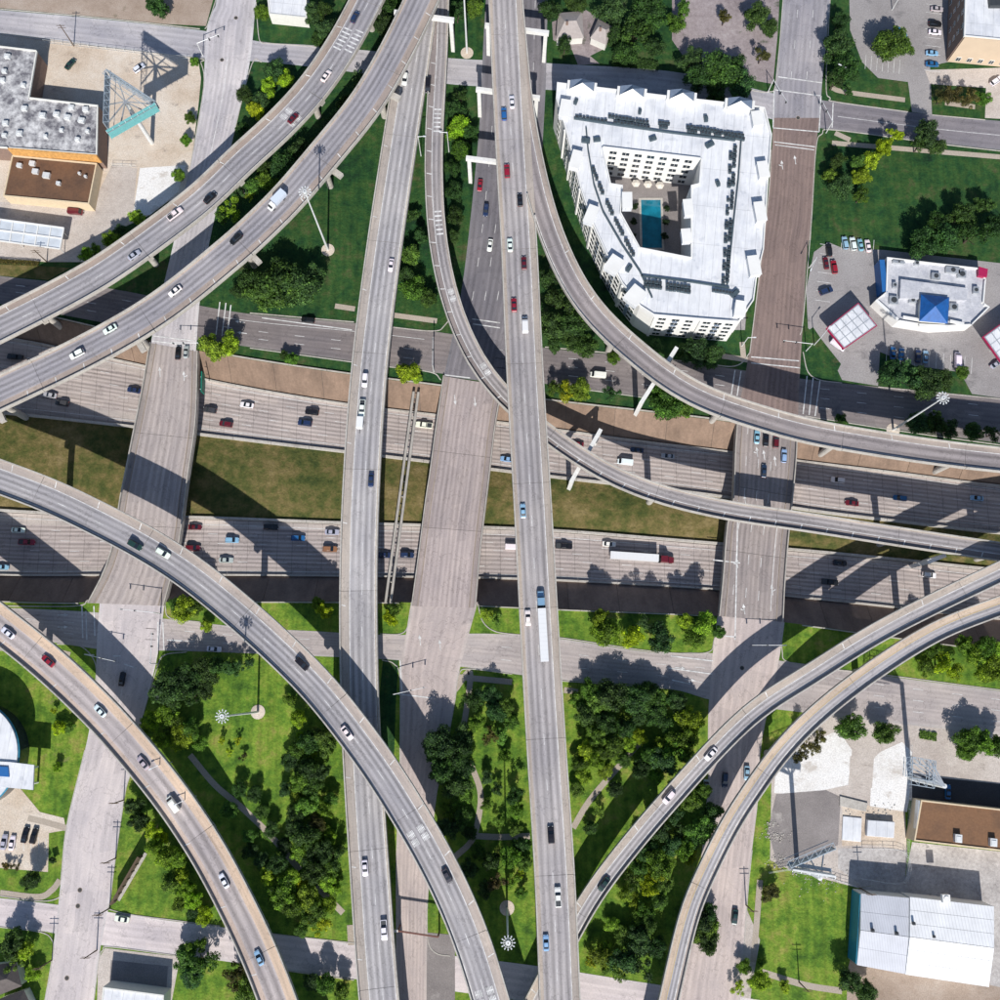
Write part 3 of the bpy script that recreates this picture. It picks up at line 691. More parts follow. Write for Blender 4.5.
    if ok: mb.build('lane_marking', M['white_paint'], root, fix=False)['kind'] = 'stuff'
    if yellow:
        mb = MB(); P = shift(C, u1 if yellow == 'l' else u0); mb.strip(P, .13, .02); mb.build('edge_line', M['yellow_paint'], root, fix=False)
    if ticks:
        side, gap, len_, w0, w1 = ticks; mb = MB(); s = 4.0
        while s < T:
            p = at_len(C, L, s); q = at_len(C, L, min(T, s + .5)); d = (q - p).normalized() if (q - p).length > 1e-6 else Vector((0, 1, 0)); nn = Vector((-d.y, d.x, 0)) * side
            if FR(w0) < s < FR(w1):
                a = p + nn * (hw - .55); b = p + nn * (hw - .55 - len_) + d * (.25 * len_); mb.strip([a, b], .28, .02)
            s += gap
        mb.build('shoulder_tick', M['white_paint'], root, fix=False)['kind'] = 'stuff'
    for (s_, kind) in words:        # ribbed bars or pale worn pavement words across the lanes
        mb = MB(); s = FR(s_)
        for j in range(lanes):
            uc = u1 - (u1 - u0) * (j + .5) / lanes; wl = (u1 - u0) / lanes * .62
            if kind == 'bars':
                for r_ in range(6):
                    P = between(C, s + r_ * 1.5 + j * .9, s + r_ * 1.5 + j * .9 + .5, .5); P = shift(P, uc); mb.strip(P, wl * 1.2, .02)
            else:       # two pairs of worn strokes
                for r_ in range(2):
                    for c_ in range(5):
                        P = shift(between(C, s + r_ * 2.4, s + r_ * 2.4 + 1.9, 1), uc + (c_ - 2) * wl / 5); mb.strip(P, .2, .02)
                    P = shift(between(C, s + r_ * 2.4 + .8, s + r_ * 2.4 + 1.1, .3), uc); mb.strip(P, wl, .021)
        mb.build('pavement_word' if kind != 'bars' else 'rumble_bars', M['white_paint'], root, fix=False)['kind'] = 'stuff'
    FLY[key] = (C, W_, root, th)
    if piers:
        for s in cuts[1:-1]:
            PENDING.append((key, s, capx))
FLY = {}; PENDING = []
CON = (.33, .315, .31)
DK = dict(
 RA=dict(name='flyover_ramp', label='two-lane ramp at the upper left, nearest to the top left corner', E1=[(0, 309), (80, 268), (108, 250), (187, 187), (250, 132), (300, 82), (332, 32), (350, 0)], E2=[(0, 343), (50, 318), (112, 283), (163, 250), (217, 210), (250, 173), (287, 140), (325, 98), (362, 45), (382, 5)],
     zs=[(0, 14), (1, 14)], sl=2.3, sr=.9, lanes=2, lane=(.34, .335, .345), cl=(.30, .245, .21), cr=(.36, .32, .29), words=((.60, 'word'), (.70, 'bars'), (.86, 'bars')), ticks=(1, 20, 1.4, 0, 1)),
 RB=dict(name='flyover_ramp', label='broad curving ramp at the upper left passing over the left main flyover', E1=[(0, 377), (75, 340), (150, 297), (207, 250), (250, 212), (275, 190), (312, 142), (350, 97), (385, 37), (404, 0)], E2=[(0, 410), (87, 370), (150, 335), (200, 300), (250, 260), (262, 250), (325, 182), (357, 145), (390, 100), (420, 45), (440, 0)],
     zs=[(0, 15.5), (.5, 16.5), (1, 18)], sl=.9, sr=2.9, lanes=2, lane=(.31, .305, .32), cl=(.36, .30, .26), cr=(.32, .265, .23), ticks=(-1, 9.0, 2.0, 0, 1), lines=(None, None, None), capx=2.2),
 M1=dict(name='main_flyover', label='long straight left main flyover running from top to bottom', E1=[(437, 0), (430, 60), (424, 100), (417, 150), (402, 250), (387, 375), (379.5, 500), (378, 600), (379.5, 700), (380.5, 725), (386, 825), (390, 875), (395, 950), (400, 1000)],
     E2=[(406, 0), (397, 60), (388.7, 100), (381, 150), (366, 250), (350.5, 375), (341.7, 500), (338.7, 600), (340, 700), (341, 730), (347, 825), (350.5, 875), (355, 950), (359, 1000)],
     zs=[(0, 10.5), (.6, 10), (1, 10)], sl=.9, sr=2.9, lanes=2, lane=(.39, .385, .385), cl=(.42, .37, .32), cr=(.36, .32, .285), bars=((.17, 1), (.0, 1)), ticks=(-1, 24, 1.2, .15, 1), lines=('solid', 'dash', 'solid')),
 M2=dict(name='main_flyover', label='tall straight central main flyover carrying a long white lorry', E1=[(524, 0), (526, 50), (529, 100), (533, 175), (537, 232), (538, 250), (543, 375), (552, 500), (559, 625), (566.5, 750), (574.5, 875), (581, 1000)],
     E2=[(487.5, 0), (490, 50), (492.5, 100), (496.5, 175), (500, 232), (501, 250), (507, 375), (513, 500), (519.5, 625), (526.5, 750), (535, 875), (539, 1000)],
     zs=[(0, 17), (.5, 17), (1, 16)], sl=2.3, sr=1.3, lanes=2, lane=(.37, .355, .35), cl=(.34, .30, .265), cr=(.37, .32, .275), bars=((.33, 1), (0, 1)), lines=('solid', 'dash', None)),
 RC=dict(name='flyover_ramp', label='narrow ramp that leaves the left main flyover and dives under the central one', E1=[(447, 0), (446.5, 60), (446, 100), (444, 150), (444.5, 200), (450, 250), (461, 300), (480, 350), (496, 375), (515, 397), (549, 427), (582, 447), (620, 470), (660, 485), (700, 494), (750, 505), (800, 511), (875, 524), (950, 536), (1000, 544)],
     E2=[(434, 0), (431, 60), (426, 100), (423, 150), (424, 200), (427.5, 250), (438, 300), (458, 350), (472.5, 375), (496, 402), (550, 446), (575, 466), (605, 484), (645, 500), (675, 510), (725, 521), (750, 524), (825, 535), (900, 546), (962, 555), (1000, 560)],
     zs=[(0, 10.5), (.2, 10.3), (.5, 9), (1, 9)], sl=.7, sr=2.2, lanes=1, lane=(.33, .315, .31), cl=(.34, .29, .25), cr=(.22, .19, .18), dz=-.02, bars=((0, 1), (.235, 1)), ticks=(-1, 7.6, 1.5, .2, 1), lines=(None, None, 'solid'), words=((.25, 'bars'), (.33, 'bars'), (.39, 'word'), (.45, 'word')), th=1.3),
 RD=dict(name='flyover_ramp', label='curving ramp that splits off the central flyover around the white apartment block', E1=[(524, 0), (528, 50), (532, 100), (537, 125), (541, 150), (546, 175), (552, 200), (559, 225), (568, 250), (579, 275), (594, 300), (612, 320), (640, 342), (670, 366), (700, 385), (750, 404), (800, 419), (875, 432), (950, 444), (1000, 450)],
     E2=[(498, 0), (503, 50), (508, 100), (512, 125), (516, 150), (522, 175), (528, 200), (536, 228), (546, 250), (562, 285), (585, 317), (607, 342), (625, 357), (650, 380), (690, 405), (725, 419), (750, 425), (800, 441), (875, 455), (950, 465), (1000, 470)],
     zs=[(0, 17), (.3, 17), (1, 15)], sl=2.0, sr=1.0, lanes=1, lane=(.30, .275, .27), cl=(.31, .265, .235), cr=(.32, .275, .245), dz=-.02, bars=((0, 1), (.36, 1)), ticks=(1, 17, 1.6, .4, 1), w=7.6, lines=('solid', None, 'solid')),
 RE=dict(name='flyover_ramp', label='two-lane ramp sweeping from the left edge over the left main flyover to the bottom', E1=[(0, 460), (50, 475), (98, 500), (150, 525), (200, 555), (250, 596), (287, 630), (325, 667), (362, 712), (390, 750), (420, 800), (450, 847), (475, 897), (500, 962), (511, 1000)],
     E2=[(0, 494), (12, 500), (62, 521), (112, 545), (175, 585), (225, 625), (250, 646), (287, 681), (312, 707), (345, 750), (380, 797), (405, 840), (430, 890), (450, 935), (470, 1000)],
     zs=[(0, 15), (.55, 17.5), (1, 16)], sl=2.8, sr=.9, lanes=2, lane=(.35, .345, .35), cl=(.37, .32, .285), cr=(.36, .31, .28), ticks=(1, 14, 1.8, 0, 1), words=((.66, 'word'), (.79, 'word'), (.91, 'word'))),
 RF=dict(name='flyover_ramp', label='tan-shouldered ramp curving down the lower left, nearest to the bottom left corner', E1=[(0, 601), (50, 637), (100, 682), (157, 750), (187, 787), (220, 835), (250, 889), (275, 940), (297, 1000)], E2=[(0, 647), (37, 680), (75, 717), (110, 750), (150, 797), (187, 852), (212, 897), (250, 977), (259, 1000)],
     zs=[(0, 11), (1, 10)], sl=3.0, sr=2.2, lanes=1, lane=(.42, .385, .37), cl=(.50, .385, .29), cr=(.45, .36, .30), ticks=(-1, 20, 1.6, 0, 1), lines=(None, None, None)),
 RG=dict(name='flyover_ramp', label='inner of the two parallel ramps at the lower right, passing under the central flyover', E1=[(1000, 582), (937, 612), (875, 646), (812, 690), (770, 715), (730, 750), (687, 795), (650, 837), (612, 885), (580, 937), (548, 1000)], E2=[(1000, 562), (937, 592), (875, 622), (825, 650), (750, 697), (700, 748), (662, 792), (625, 835), (600, 867), (577, 898), (537, 976), (524, 1000)],
     zs=[(0, 14.5), (.35, 13), (.85, 7.3), (1, 5.6)], sl=1.2, sr=2.3, lanes=1, lane=(.40, .39, .39), cl=(.38, .33, .30), cr=(.38, .33, .285), ticks=(-1, 26, 1.5, 0, 1), ext=(240, 40)),
 RH=dict(name='flyover_ramp', label='outer of the two parallel ramps at the lower right, beside the demolished lot', E1=[(1000, 617), (937, 641), (875, 678), (825, 720), (797, 750), (750, 815), (720, 870), (702, 905), (692, 945), (680, 1000)], E2=[(1000, 595), (937, 620), (875, 660), (812, 705), (765, 750), (748, 776), (720, 817), (695, 870), (675, 925), (657, 1000)],
     zs=[(0, 14), (.35, 12.5), (.85, 7.4), (1, 6.8)], sl=1.3, sr=2.2, lanes=1, lane=(.42, .415, .42), cl=(.40, .35, .315), cr=(.47, .38, .295), lines=('solid', None, None), yellow='r'),
)
for k, kw in DK.items(): flyover(k, **kw)

# piers: a column and a cross-head under the joints, moved along the deck where a road or a lower ramp is in the way
def blocked(key, p):
    if on_road(p, 1.0): return True
    for k2, (C2, w2, r2, t2) in FLY.items():
        if k2 == key: continue
        for q in C2[::2]:
            if (q.x - p.x) ** 2 + (q.y - p.y) ** 2 < (w2 / 2 + 2.0) ** 2: return True
    return False
for key, s, capx in PENDING:
    C, w, root, th = FLY[key]; L = arclen(C)
    for d in (0, 3, -3, 6, -6, 9, -9, 12, -12, 15, -15):
        p = at_len(C, L, s + d)
        if not blocked(key, p): break
    else: continue
    q = at_len(C, L, min(L[-1], s + d + 1)); dr = (q - p); dr.z = 0
    if dr.length < 1e-4: continue
    dr.normalize(); nn = Vector((-dr.y, dr.x, 0)); gz = 0.0
    if yNT(p.x) > p.y > yST(p.x): gz = ZF
    top = p.z - th + .02
    mb = MB(); mb.tube((p.x, p.y, gz - .3), (p.x, p.y, top - 1.3), 1.0, 1.0, 14); col = mb.build('pier_column', M['concrete_light'], root)
    mb = MB(); e = w / 2 + (capx if capx > 1 else -.6)
    a = p - nn * (w / 2 - .6) ; b = p + nn * (w / 2 - .6)
    if capx > 1: a = p - nn * e
    mb.beam((a.x, a.y, top - .7), (b.x, b.y, top - .7), 1.7, 1.36); mb.build('pier_cap', M['concrete_light'], col)

# straddle bents: portal frames that carry a deck across a street
def bent(label, a, b, ztop, legs=(1, 1), w=1.15, h=1.5):
    A = W(a[0], a[1], ztop); B = W(b[0], b[1], ztop); mid = (A + B) / 2
    r = thing('portal_frame', label, 'portal frame', (mid.x, mid.y, 0))
    mb = MB(); mb.beam((A.x, A.y, ztop - h / 2), (B.x, B.y, ztop - h / 2), w, h); mb.build('cross_beam', M['portal'], r)
    d = (B - A).normalized()
    for P, use, sg in ((A, legs[0], 1), (B, legs[1], -1)):
        if not use: continue
        c = P + d * sg * 1.0; gz = ZF if yNT(c.x) > c.y > yST(c.x) else 0
        mb = MB(); mb.box((c.x, c.y, (ztop - h + gz) / 2 - .15), (1.15, 1.15, ztop - h - gz + .3 - .01), math.atan2(d.y, d.x)); mb.build('column', M['portal'], r)
bent('pale portal frame carrying the upper left ramp over the left flyover at the top', (394, 11), (454, 19), 16.3)
bent('pale concrete portal frame under the central flyover, nearest to the top edge', (485, 24), (549, 32), 15.4)
bent('pale concrete portal frame under the central flyover by the top cross street', (476, 88), (540, 97), 15.4)
bent('pale concrete portal frame under the central flyover above the red car on the street', (466, 157), (538, 166), 15.4)
bent('pale portal frame carrying the curving ramp across the frontage road beside the apartment block', (677, 347), (641, 403), 14.4)
bent('pale portal frame carrying the narrow ramp across the sunken freeway right of the central flyover', (601, 429), (571, 482), 7.9)
bent('pale portal frame carrying the narrow ramp over the freeway near the right edge', (946, 555), (928, 562), 7.6)
# ================================================================== street bridges over the freeway
def overpass(key, name, label, E1, E2, col, edge, lanes, paint=()):
    A, B = edges(E1, E2, 0, 4.0); w = sum((a - b).length for a, b in zip(A, B)) / len(A); n = len(A)
    C = [(a + b) / 2 for a, b in zip(A, B)]; L = arclen(C); ROADS[key] = [c + Vector((0, 0, .1)) for c in C]
    mat = road_mat('bridge_' + key, w, col, 2.1, 2.1, edge, edge, lanes, .18, .2, patch=.15)
    r = thing(name, label, 'bridge', (C[0].x, C[0].y, 0))
    parts = [(0, n // 3), (n // 3, 2 * n // 3), (2 * n // 3, n - 1)]
    for i0, i1 in parts:
        v = []; f = []; mi = []; k = 4
        for i in range(i0, i1 + 1):
            a, b = A[i].copy(), B[i].copy(); d = Vector((0, 0, 0))
            tdir = (C[min(n - 1, i + 1)] - C[max(0, i - 1)]).normalized()
            if i == i0 and i0: a += tdir * .05; b += tdir * .05
            if i == i1 and i1 < n - 1: a -= tdir * .05; b -= tdir * .05
            v += [(b.x, b.y, .1), (a.x, a.y, .1), (a.x, a.y, -1.25), (b.x, b.y, -1.25)]
        m = i1 - i0 + 1
        for i in range(m - 1):
            for e in range(4): f.append((4 * i + e, 4 * i + 4 + e, 4 * i + 4 + (e + 1) % 4, 4 * i + (e + 1) % 4)); mi.append(0 if e == 0 else 1)
        f.append((0, 1, 2, 3)); f.append(tuple(4 * (m - 1) + q for q in (3, 2, 1, 0))); mi += [1, 1]
        me = bpy.data.meshes.new('deck_span'); me.from_pydata(v, [], f); me.polygons.foreach_set('material_index', mi); me.update(); uv = me.uv_layers.new(name='UVMap')
        for lp in me.loops:
            i = lp.vertex_index // 4 + i0; uv.data[lp.index].uv = (w / 2 * (1 if lp.vertex_index % 4 in (1, 2) else -1), L[i])
        bm = bmesh.new(); bm.from_mesh(me); bmesh.ops.recalc_face_normals(bm, faces=bm.faces); bm.to_mesh(me); bm.free()
        link('deck_span', me, [mat, M['concrete']], r)
    for side, E in ((1, A), (-1, B)):
        for off, hh, ww, mm in ((.28, 1.0, .4, M['concrete']), (2.0, .22, .3, M['concrete_brown'])):
            Q = [e + (c - e).normalized() * off for e, c in zip(E, C)]; mb = MB(); mb.wall(Q, ww, hh, .103); mb.build('barrier' if off < 1 else 'kerb', mm, r)
    mb = MB(); ok = 0
    for t, mode, s0, s1 in paint:
        ln = [b.lerp(a, t) + Vector((0, 0, .1)) for a, b in zip(A, B)]; LL = arclen(ln)[-1]; ok = 1
        if mode == 'solid': mb.strip(between(ln, s0 * LL, s1 * LL), .18, .02)
        else:
            s = s0 * LL
            while s < s1 * LL - 3: mb.strip(between(ln, s, s + 3, 2), .16, .02); s += 10
    if ok: mb.build('lane_marking', M['white_paint'], r, fix=False)['kind'] = 'stuff'
    for frac in (.27, .5, .73):      # columns stand beside the carriageways
        i = int(frac * (n - 1)); x = C[i].x
        for yy in (yUB(x) - 3.0, yLT(x) + 3.0):
            if abs(yy - C[i].y) > 8: continue
            for u in (.2, .5, .8):
                p = B[i].lerp(A[i], u); mb = MB(); mb.tube((p.x, yy, ZF - .2), (p.x, yy, -1.2), .55, n=10); mb.build('pier_column', M['concrete'], r)
overpass('s1b', 'street_bridge', 'left street bridge over the sunken freeway, with two cars waiting at its top', [(199, 352), (198, 400), (196, 430), (191, 465), (186, 500), (181, 540), (172, 580), (165, 606)], [(150, 343), (143, 385), (135, 425), (127, 465), (120, 500), (114, 540), (104, 572), (88, 603)], (.41, .37, .345), (.30, .265, .245), 4)
overpass('s2b', 'street_bridge', 'middle street bridge over the sunken freeway, between the two main flyovers', [(503, 386), (496, 425), (490, 475), (487, 500), (481, 550), (476, 608)], [(443, 376), (435, 430), (429, 475), (425, 500), (418, 555), (411, 606)], (.41, .36, .34), (.30, .255, .24), 5)
overpass('s3b', 'street_bridge', 'right street bridge over the sunken freeway, with cars queueing at its top', [(797, 436), (796, 462), (792, 505), (789, 532), (785, 580), (783, 622)], [(736, 422), (734, 450), (732, 500), (726, 525), (722, 575), (718, 616)], (.34, .305, .285), (.25, .22, .21), 5,
         [(.2, 'dash', .0, .95), (.4, 'dash', 0, .95), (.6, 'dash', .0, .95), (.8, 'solid', .45, .95)])
# pipe crossing
pr = thing('pipe_crossing', 'slim twin pipe crossing over the freeway left of the middle street bridge', 'pipeline', tuple(W(402, 500)))
a, b = W(416, 392, .6), W(388, 603, .6); dd = (b - a).normalized(); nn = Vector((-dd.y, dd.x, 0))
for sgn in (-.75, .75):
    mb = MB(); mb.tube(a + nn * sgn, b + nn * sgn, .42, n=10); mb.build('pipe', M['concrete'], pr)
for i in range(15):
    p = a.lerp(b, (i + .5) / 15); mb = MB(); mb.beam(p - nn * 1.1 - Vector((0, 0, .5)), p + nn * 1.1 - Vector((0, 0, .5)), .25, .25); mb.build('cross_bar', M['dark_metal'], pr)
for t in (.12, .5, .9):
    p = a.lerp(b, t); mb = MB(); mb.tube((p.x, p.y, ZF - .2), (p.x, p.y, .0), .35, n=8); mb.build('post', M['concrete'], pr)

# ================================================================== buildings
M['roof_plain'] = roof_mat('roof_white', (.76, .76, .755), (.58, .585, .605), .10, .54, .75)
def membrane(name, base, dirt, gap=3.1):
    m, t, b = newmat(name); co = N_(t, 'ShaderNodeTexCoord').outputs['Object']
    rot = N_(t, 'ShaderNodeMapping'); rot.inputs['Rotation'].default_value = (0, 0, R(6.5)); t.links.new(co, rot.inputs[0]); sp = N_(t, 'ShaderNodeSeparateXYZ'); t.links.new(rot.outputs[0], sp.inputs[0])
    n = noise(t, co, .09, 6, .7); c = mixn(t, 'MIX', ramp(t, n, [(.42, gray(0)), (.66, gray(.9))]), base, dirt)
    st = noise(t, stretched(t, rot.outputs[0], .9, .14), 1.0, 5, .7); c = mixn(t, 'MULTIPLY', 1.0, c, ramp(t, st, [(.3, gray(.86)), (.65, gray(1.05))]))
    for o_, g_ in ((sp.outputs[0], gap), (sp.outputs[1], gap * 4)):
        fr = mathn(t, 'FRACT', mathn(t, 'MULTIPLY', o_, 1 / g_)); c = mixn(t, 'MULTIPLY', mathn(t, 'LESS_THAN', fr, .16 / g_), c, gray(.80))
    po = noise(t, co, .35, 2, .5); c = mixn(t, 'MULTIPLY', ramp(t, po, [(.64, gray(0)), (.70, gray(.55))]), c, (.72, .74, .78))
    t.links.new(c, b.inputs['Base Color']); b.inputs['Roughness'].default_value = .7; b.inputs['Specular IOR Level'].default_value = .3; return m
M['roof_white'] = membrane('roof_white', (.72, .725, .735), (.55, .565, .60))
M['roof_grey'] = roof_mat('roof_grey', (.13, .125, .14), (.66, .65, .64), .30, .52, .95)
M['roof_brown'] = roof_mat('roof_brown', (.16, .085, .048), (.08, .050, .036), .16, .50, .7)
M['roof_brown2'] = roof_mat('roof_brown2', (.20, .105, .055), (.11, .065, .042), .14, .56, .7)
M['shade_blue_grey'] = plain('shade_blue_grey', (.20, .25, .33), .6, var=.1)
M['roof_store'] = roof_mat('roof_store', (.56, .56, .58), (.36, .37, .41), .3, .5, .8)
M['wall_orange'] = plain('wall_orange', (.55, .29, .09), .8, var=.25)
M['wall_cream'] = plain('wall_cream', (.62, .50, .34), .8, var=.08)
M['wall_brick'] = plain('wall_brick', (.22, .15, .12), .9, var=.15)
M['wall_beige'] = plain('wall_beige', (.55, .43, .31), .85, var=.05, scale=.2)
M['wall_olive'] = plain('wall_olive', (.22, .20, .14), .85, var=.08)
M['wall_pale'] = plain('wall_pale', (.66, .65, .60), .8, var=.06)
M['blue_paint'] = plain('blue_paint', (.02, .12, .34), .5, var=.08)
M['blue_roof'] = plain('blue_roof', (.010, .095, .32), .5, var=.22, scale=.8)
M['teal_paint'] = plain('teal_paint', (.03, .22, .34), .5)
M['red_paint'] = plain('red_paint', (.36, .015, .075), .45)
M['pool_water'] = plain('pool_water', (.008, .15, .22), .06, var=.3, scale=.35, spec=.5)
M['teal_sheet'] = plain('teal_sheet', (.16, .42, .42), .5)
def flat_building(name, label, poly, z, wall, roof, par=.7, cat='building', roots=None, pm=None):
    P = WL(poly, z); c = sum((p for p in P), Vector()) / len(P)
    r = roots or thing(name, label, cat, (c.x, c.y, 0))
    mb = MB(); mb.prism([(p.x, p.y) for p in P], 0, z - par, 0); mb.build('wall', wall, r)
    # roof deck inside a parapet
    inn = [p.lerp(c, .45 / max(1, (p - c).length)) for p in P]
    mb = MB(); mb.prism([(p.x, p.y) for p in inn], z - par + .003, z - par + .12); mb.build('roof', roof, r)
    for i in range(len(P)):
        a, b = P[i], P[(i + 1) % len(P)]; d = (b - a).normalized(); n = Vector((-d.y, d.x, 0))
        if (c - a).dot(n) < 0: n = -n
        mb = MB(); e = d * (.001 + .002 * i); q = [a + e, b - e, b - e + n * .4 - d * .4, a + e + n * .4 + d * .4]
        mb.prism([(p.x, p.y) for p in q], z - par + .002, z + .05 + .002 * i); mb.build('parapet', pm or wall, r)
    return r
WIN = {}
def window_mesh(w, h, wallm=None):
    k = (w, h)
    if k not in WIN:
        mb = MB(); mb.box((0, 0, 0), (w, .16, h), m=0); mb.box((0, -.05, 0), (w - .24, .14, h - .24), m=1)
        mb.box((0, -.08, 0), (.1, .12, h - .24), m=0); WIN[k] = mb.mesh('window', [M['white_wall'], M['glass']])
    return WIN[k]
def windows(root, a, b, z0, floors, fh, bay, w=2.2, h=1.5, margin=1.5, parent_off=True):
    """rows of windows on the wall a->b, outside to the right of a->b"""
    d = (b - a); d.z = 0; L = d.length; d.normalize(); n = Vector((d.y, -d.x, 0)); k = max(1, int((L - 2 * margin) / bay + .5)); rz = math.atan2(d.y, d.x)
    for i in range(k):
        s = margin + (L - 2 * margin) * (i + .5) / k
        for f in range(floors):
            p = a + d * s + n * .06; o = local('window', window_mesh(w, h), root, (p.x - root.location.x, p.y - root.location.y, z0 + fh * (f + .55)), rz)

# --- the white apartment block
Z = 17.0
OUT = [(557, 82), (608, 88), (660, 94.5), (753, 105), (765, 107), (772, 134), (768, 185), (764, 249), (757, 277), (754, 300), (739, 322), (700, 319), (654, 315), (640, 306), (622, 283), (606, 253), (592, 222), (580, 186), (571, 150), (565, 127), (556, 98)]
INN = [(603, 147), (701, 158.5), (699, 183), (691, 185), (691, 257), (640, 247), (621, 212), (623, 185), (611, 183)]
Po = [Vector((p.x, p.y)) for p in WL(OUT, Z)]; Pi = [Vector((p.x, p.y)) for p in WL(INN, Z)]
cc = sum(Po, Vector((0, 0))) / len(Po)
apt = thing('apartment_block', 'white flat-roofed apartment block around a courtyard with a blue pool', 'building', (cc.x, cc.y, 0))
me = bpy.data.meshes.new('roof'); bm = bmesh.new()
def loop3(bm, pts, z):
    vs_ = [bm.verts.new((p.x, p.y, z)) for p in pts]; return [bm.edges.new((vs_[i], vs_[(i + 1) % len(vs_)])) for i in range(len(vs_))]
E = loop3(bm, Po, Z - .8) + loop3(bm, Pi, Z - .8); bmesh.ops.triangle_fill(bm, use_beauty=True, edges=E)
bmesh.ops.recalc_face_normals(bm, faces=bm.faces)
if sum(f.normal.z for f in bm.faces) < 0: bmesh.ops.reverse_faces(bm, faces=bm.faces)
bm.to_mesh(me); bm.free(); link('roof', me, M['roof_white'], apt)
def wallring(P, z0, z1, t, mat, nm, out=True):
    n = len(P); A = sum(P[i].x * P[(i + 1) % n].y - P[(i + 1) % n].x * P[i].y for i in range(n))
    for i in range(n):
        a, b = P[i], P[(i + 1) % n]; d = (b - a).normalized(); nn = Vector((-d.y, d.x)) * (1 if A > 0 else -1)
        if not out: nn = -nn
        mb = MB(); mb.prism([a, b, b + nn * t - d * .01, a + nn * t + d * .01], z0, z1 + .003 * (i % 3)); mb.build(nm, mat, apt)
wallring(Po, 0, Z, .35, M['white_wall'], 'wall'); wallring(Pi, 0, Z, .35, M['white_wall'], 'courtyard_wall', False)
lot('courtyard_paving', [(p[0], p[1]) for p in [(607, 168), (706, 180), (704, 205), (697, 207), (697, 280), (640, 268), (624, 235), (626, 206), (613, 202)]], M['lot_grey'], .05)
def P3(v2, z): return Vector((v2.x, v2.y, z))
FH = 3.15
for i in range(len(Po)):       # outline runs clockwise seen from above -> outside is on the left; swap ends
    a, b = P3(Po[i], 0), P3(Po[(i + 1) % len(Po)], 0)
    if (b - a).length < 6 or i in (1, 5): continue
    windows(apt, b, a, .3, 5, FH, 3.6 if i in (10, 11, 13, 14, 15, 16, 17) else 7.0, 2.4, 1.8, .8)
windows(apt, P3(Pi[0], 0), P3(Pi[1], 0), .3, 5, FH, 4.0, 2.4, 1.8, 1.5)
# bays and recesses on the street fronts
for i in (10, 11, 13, 14, 15, 16, 17, 18):
    a, b = P3(Po[i], 0), P3(Po[(i + 1) % len(Po)], 0); d = (b - a).normalized(); n = Vector((-d.y, d.x, 0)); L = (b - a).length; k = max(1, int(L / 9.2))
    for j in range(k):
        s = L * (j + .98) / k
        if s > L - .6: s = L - .6
        p = a + d * s; mb = MB(); mb.box((p.x + n.x * .2, p.y + n.y * .2, Z * .47), (.8, .5, Z * .94), math.atan2(d.y, d.x)); mb.build('pilaster', M['white_wall'], apt)
        s2 = L * (j + .5) / k; p = a + d * s2; mb = MB(); mb.box((p.x + n.x * .07, p.y + n.y * .07, Z * .46), (1.5, .1, Z * .9), math.atan2(d.y, d.x)); mb.build('recess_panel', M['wall_olive'] if j % 2 else M['shade_blue_grey'], apt)
# raised blocks along the roof edge
for (px, py, w, l, ang) in ((565, 109, 3.0, 5.6, 80), (576, 160, 3.0, 5.6, 75), (591, 215, 3.0, 5.6, 68), (614, 265, 4.2, 5.0, 55), (635, 296, 4.6, 5.4, 50), (757, 119, 3.0, 4.6, 97), (763, 170, 3.0, 5.0, 97), (760, 212, 3.0, 6.0, 97), (754, 266, 3.2, 6.0, 97), (740, 309, 3.0, 4.6, 80), (627, 201, 2.8, 5.0, 90), (688, 208, 2.6, 5.0, 95), (686, 236, 2.6, 4.0, 95)):
    p = W(px, py, Z + 1); mb = MB(); mb.box((p.x, p.y, Z + .35), (w, l, 2.3), R(ang - 90)); mb.build('roof_block', M['roof_white'], apt)
    mb = MB(); mb.box((p.x, p.y, Z + 1.58), (w + .3, l + .3, .14), R(ang - 90)); mb.build('roof_block_cap', M['white_wall'], apt)
for (px, py) in ((582, 86), (632, 92), (682, 96), (740, 104)):        # gabled dormers facing the top street, shade painted blue-grey on their north slopes
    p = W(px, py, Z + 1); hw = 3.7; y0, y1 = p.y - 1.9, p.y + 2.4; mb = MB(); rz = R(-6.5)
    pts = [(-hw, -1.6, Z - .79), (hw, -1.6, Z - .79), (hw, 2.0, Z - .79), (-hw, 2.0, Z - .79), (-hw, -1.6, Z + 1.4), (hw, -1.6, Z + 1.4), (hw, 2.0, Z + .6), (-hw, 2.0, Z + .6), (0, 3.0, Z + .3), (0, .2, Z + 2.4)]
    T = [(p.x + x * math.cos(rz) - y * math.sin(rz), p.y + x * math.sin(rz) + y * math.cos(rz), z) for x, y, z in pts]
    mb.v = T; mb.f = [(0, 1, 5, 9, 4), (4, 9, 8, 7), (9, 5, 6, 8), (1, 2, 6, 5), (0, 4, 7, 3)]; mb.m = [0, 1, 1, 0, 0]; mb.build('dormer', [M['white_wall'], M['shade_blue_grey']], apt, fix=False)
    for sx in (-1, 1):
        mb = MB(); x, y = sx * (hw + .5), 0.2; mb.box((p.x + x * math.cos(rz) - y * math.sin(rz), p.y + x * math.sin(rz) + y * math.cos(rz), Z + .0), (.8, 3.0, 1.6), rz); mb.build('dormer_pier', M['white_wall'], apt)
for ln in ([(574, 119), (620, 126), (670, 133), (735, 141)], [(741, 139), (738, 180), (733, 225), (727, 285)], [(586, 128), (588, 150), (594, 185), (603, 212), (622, 245), (640, 272), (652, 298)], [(641, 276), (690, 282), (729, 288)]):
    mb = MB(); mb.wall([p for p in WL(ln, Z - .79)], .45, .7); mb.build('duct', M['ac_metal'], apt)
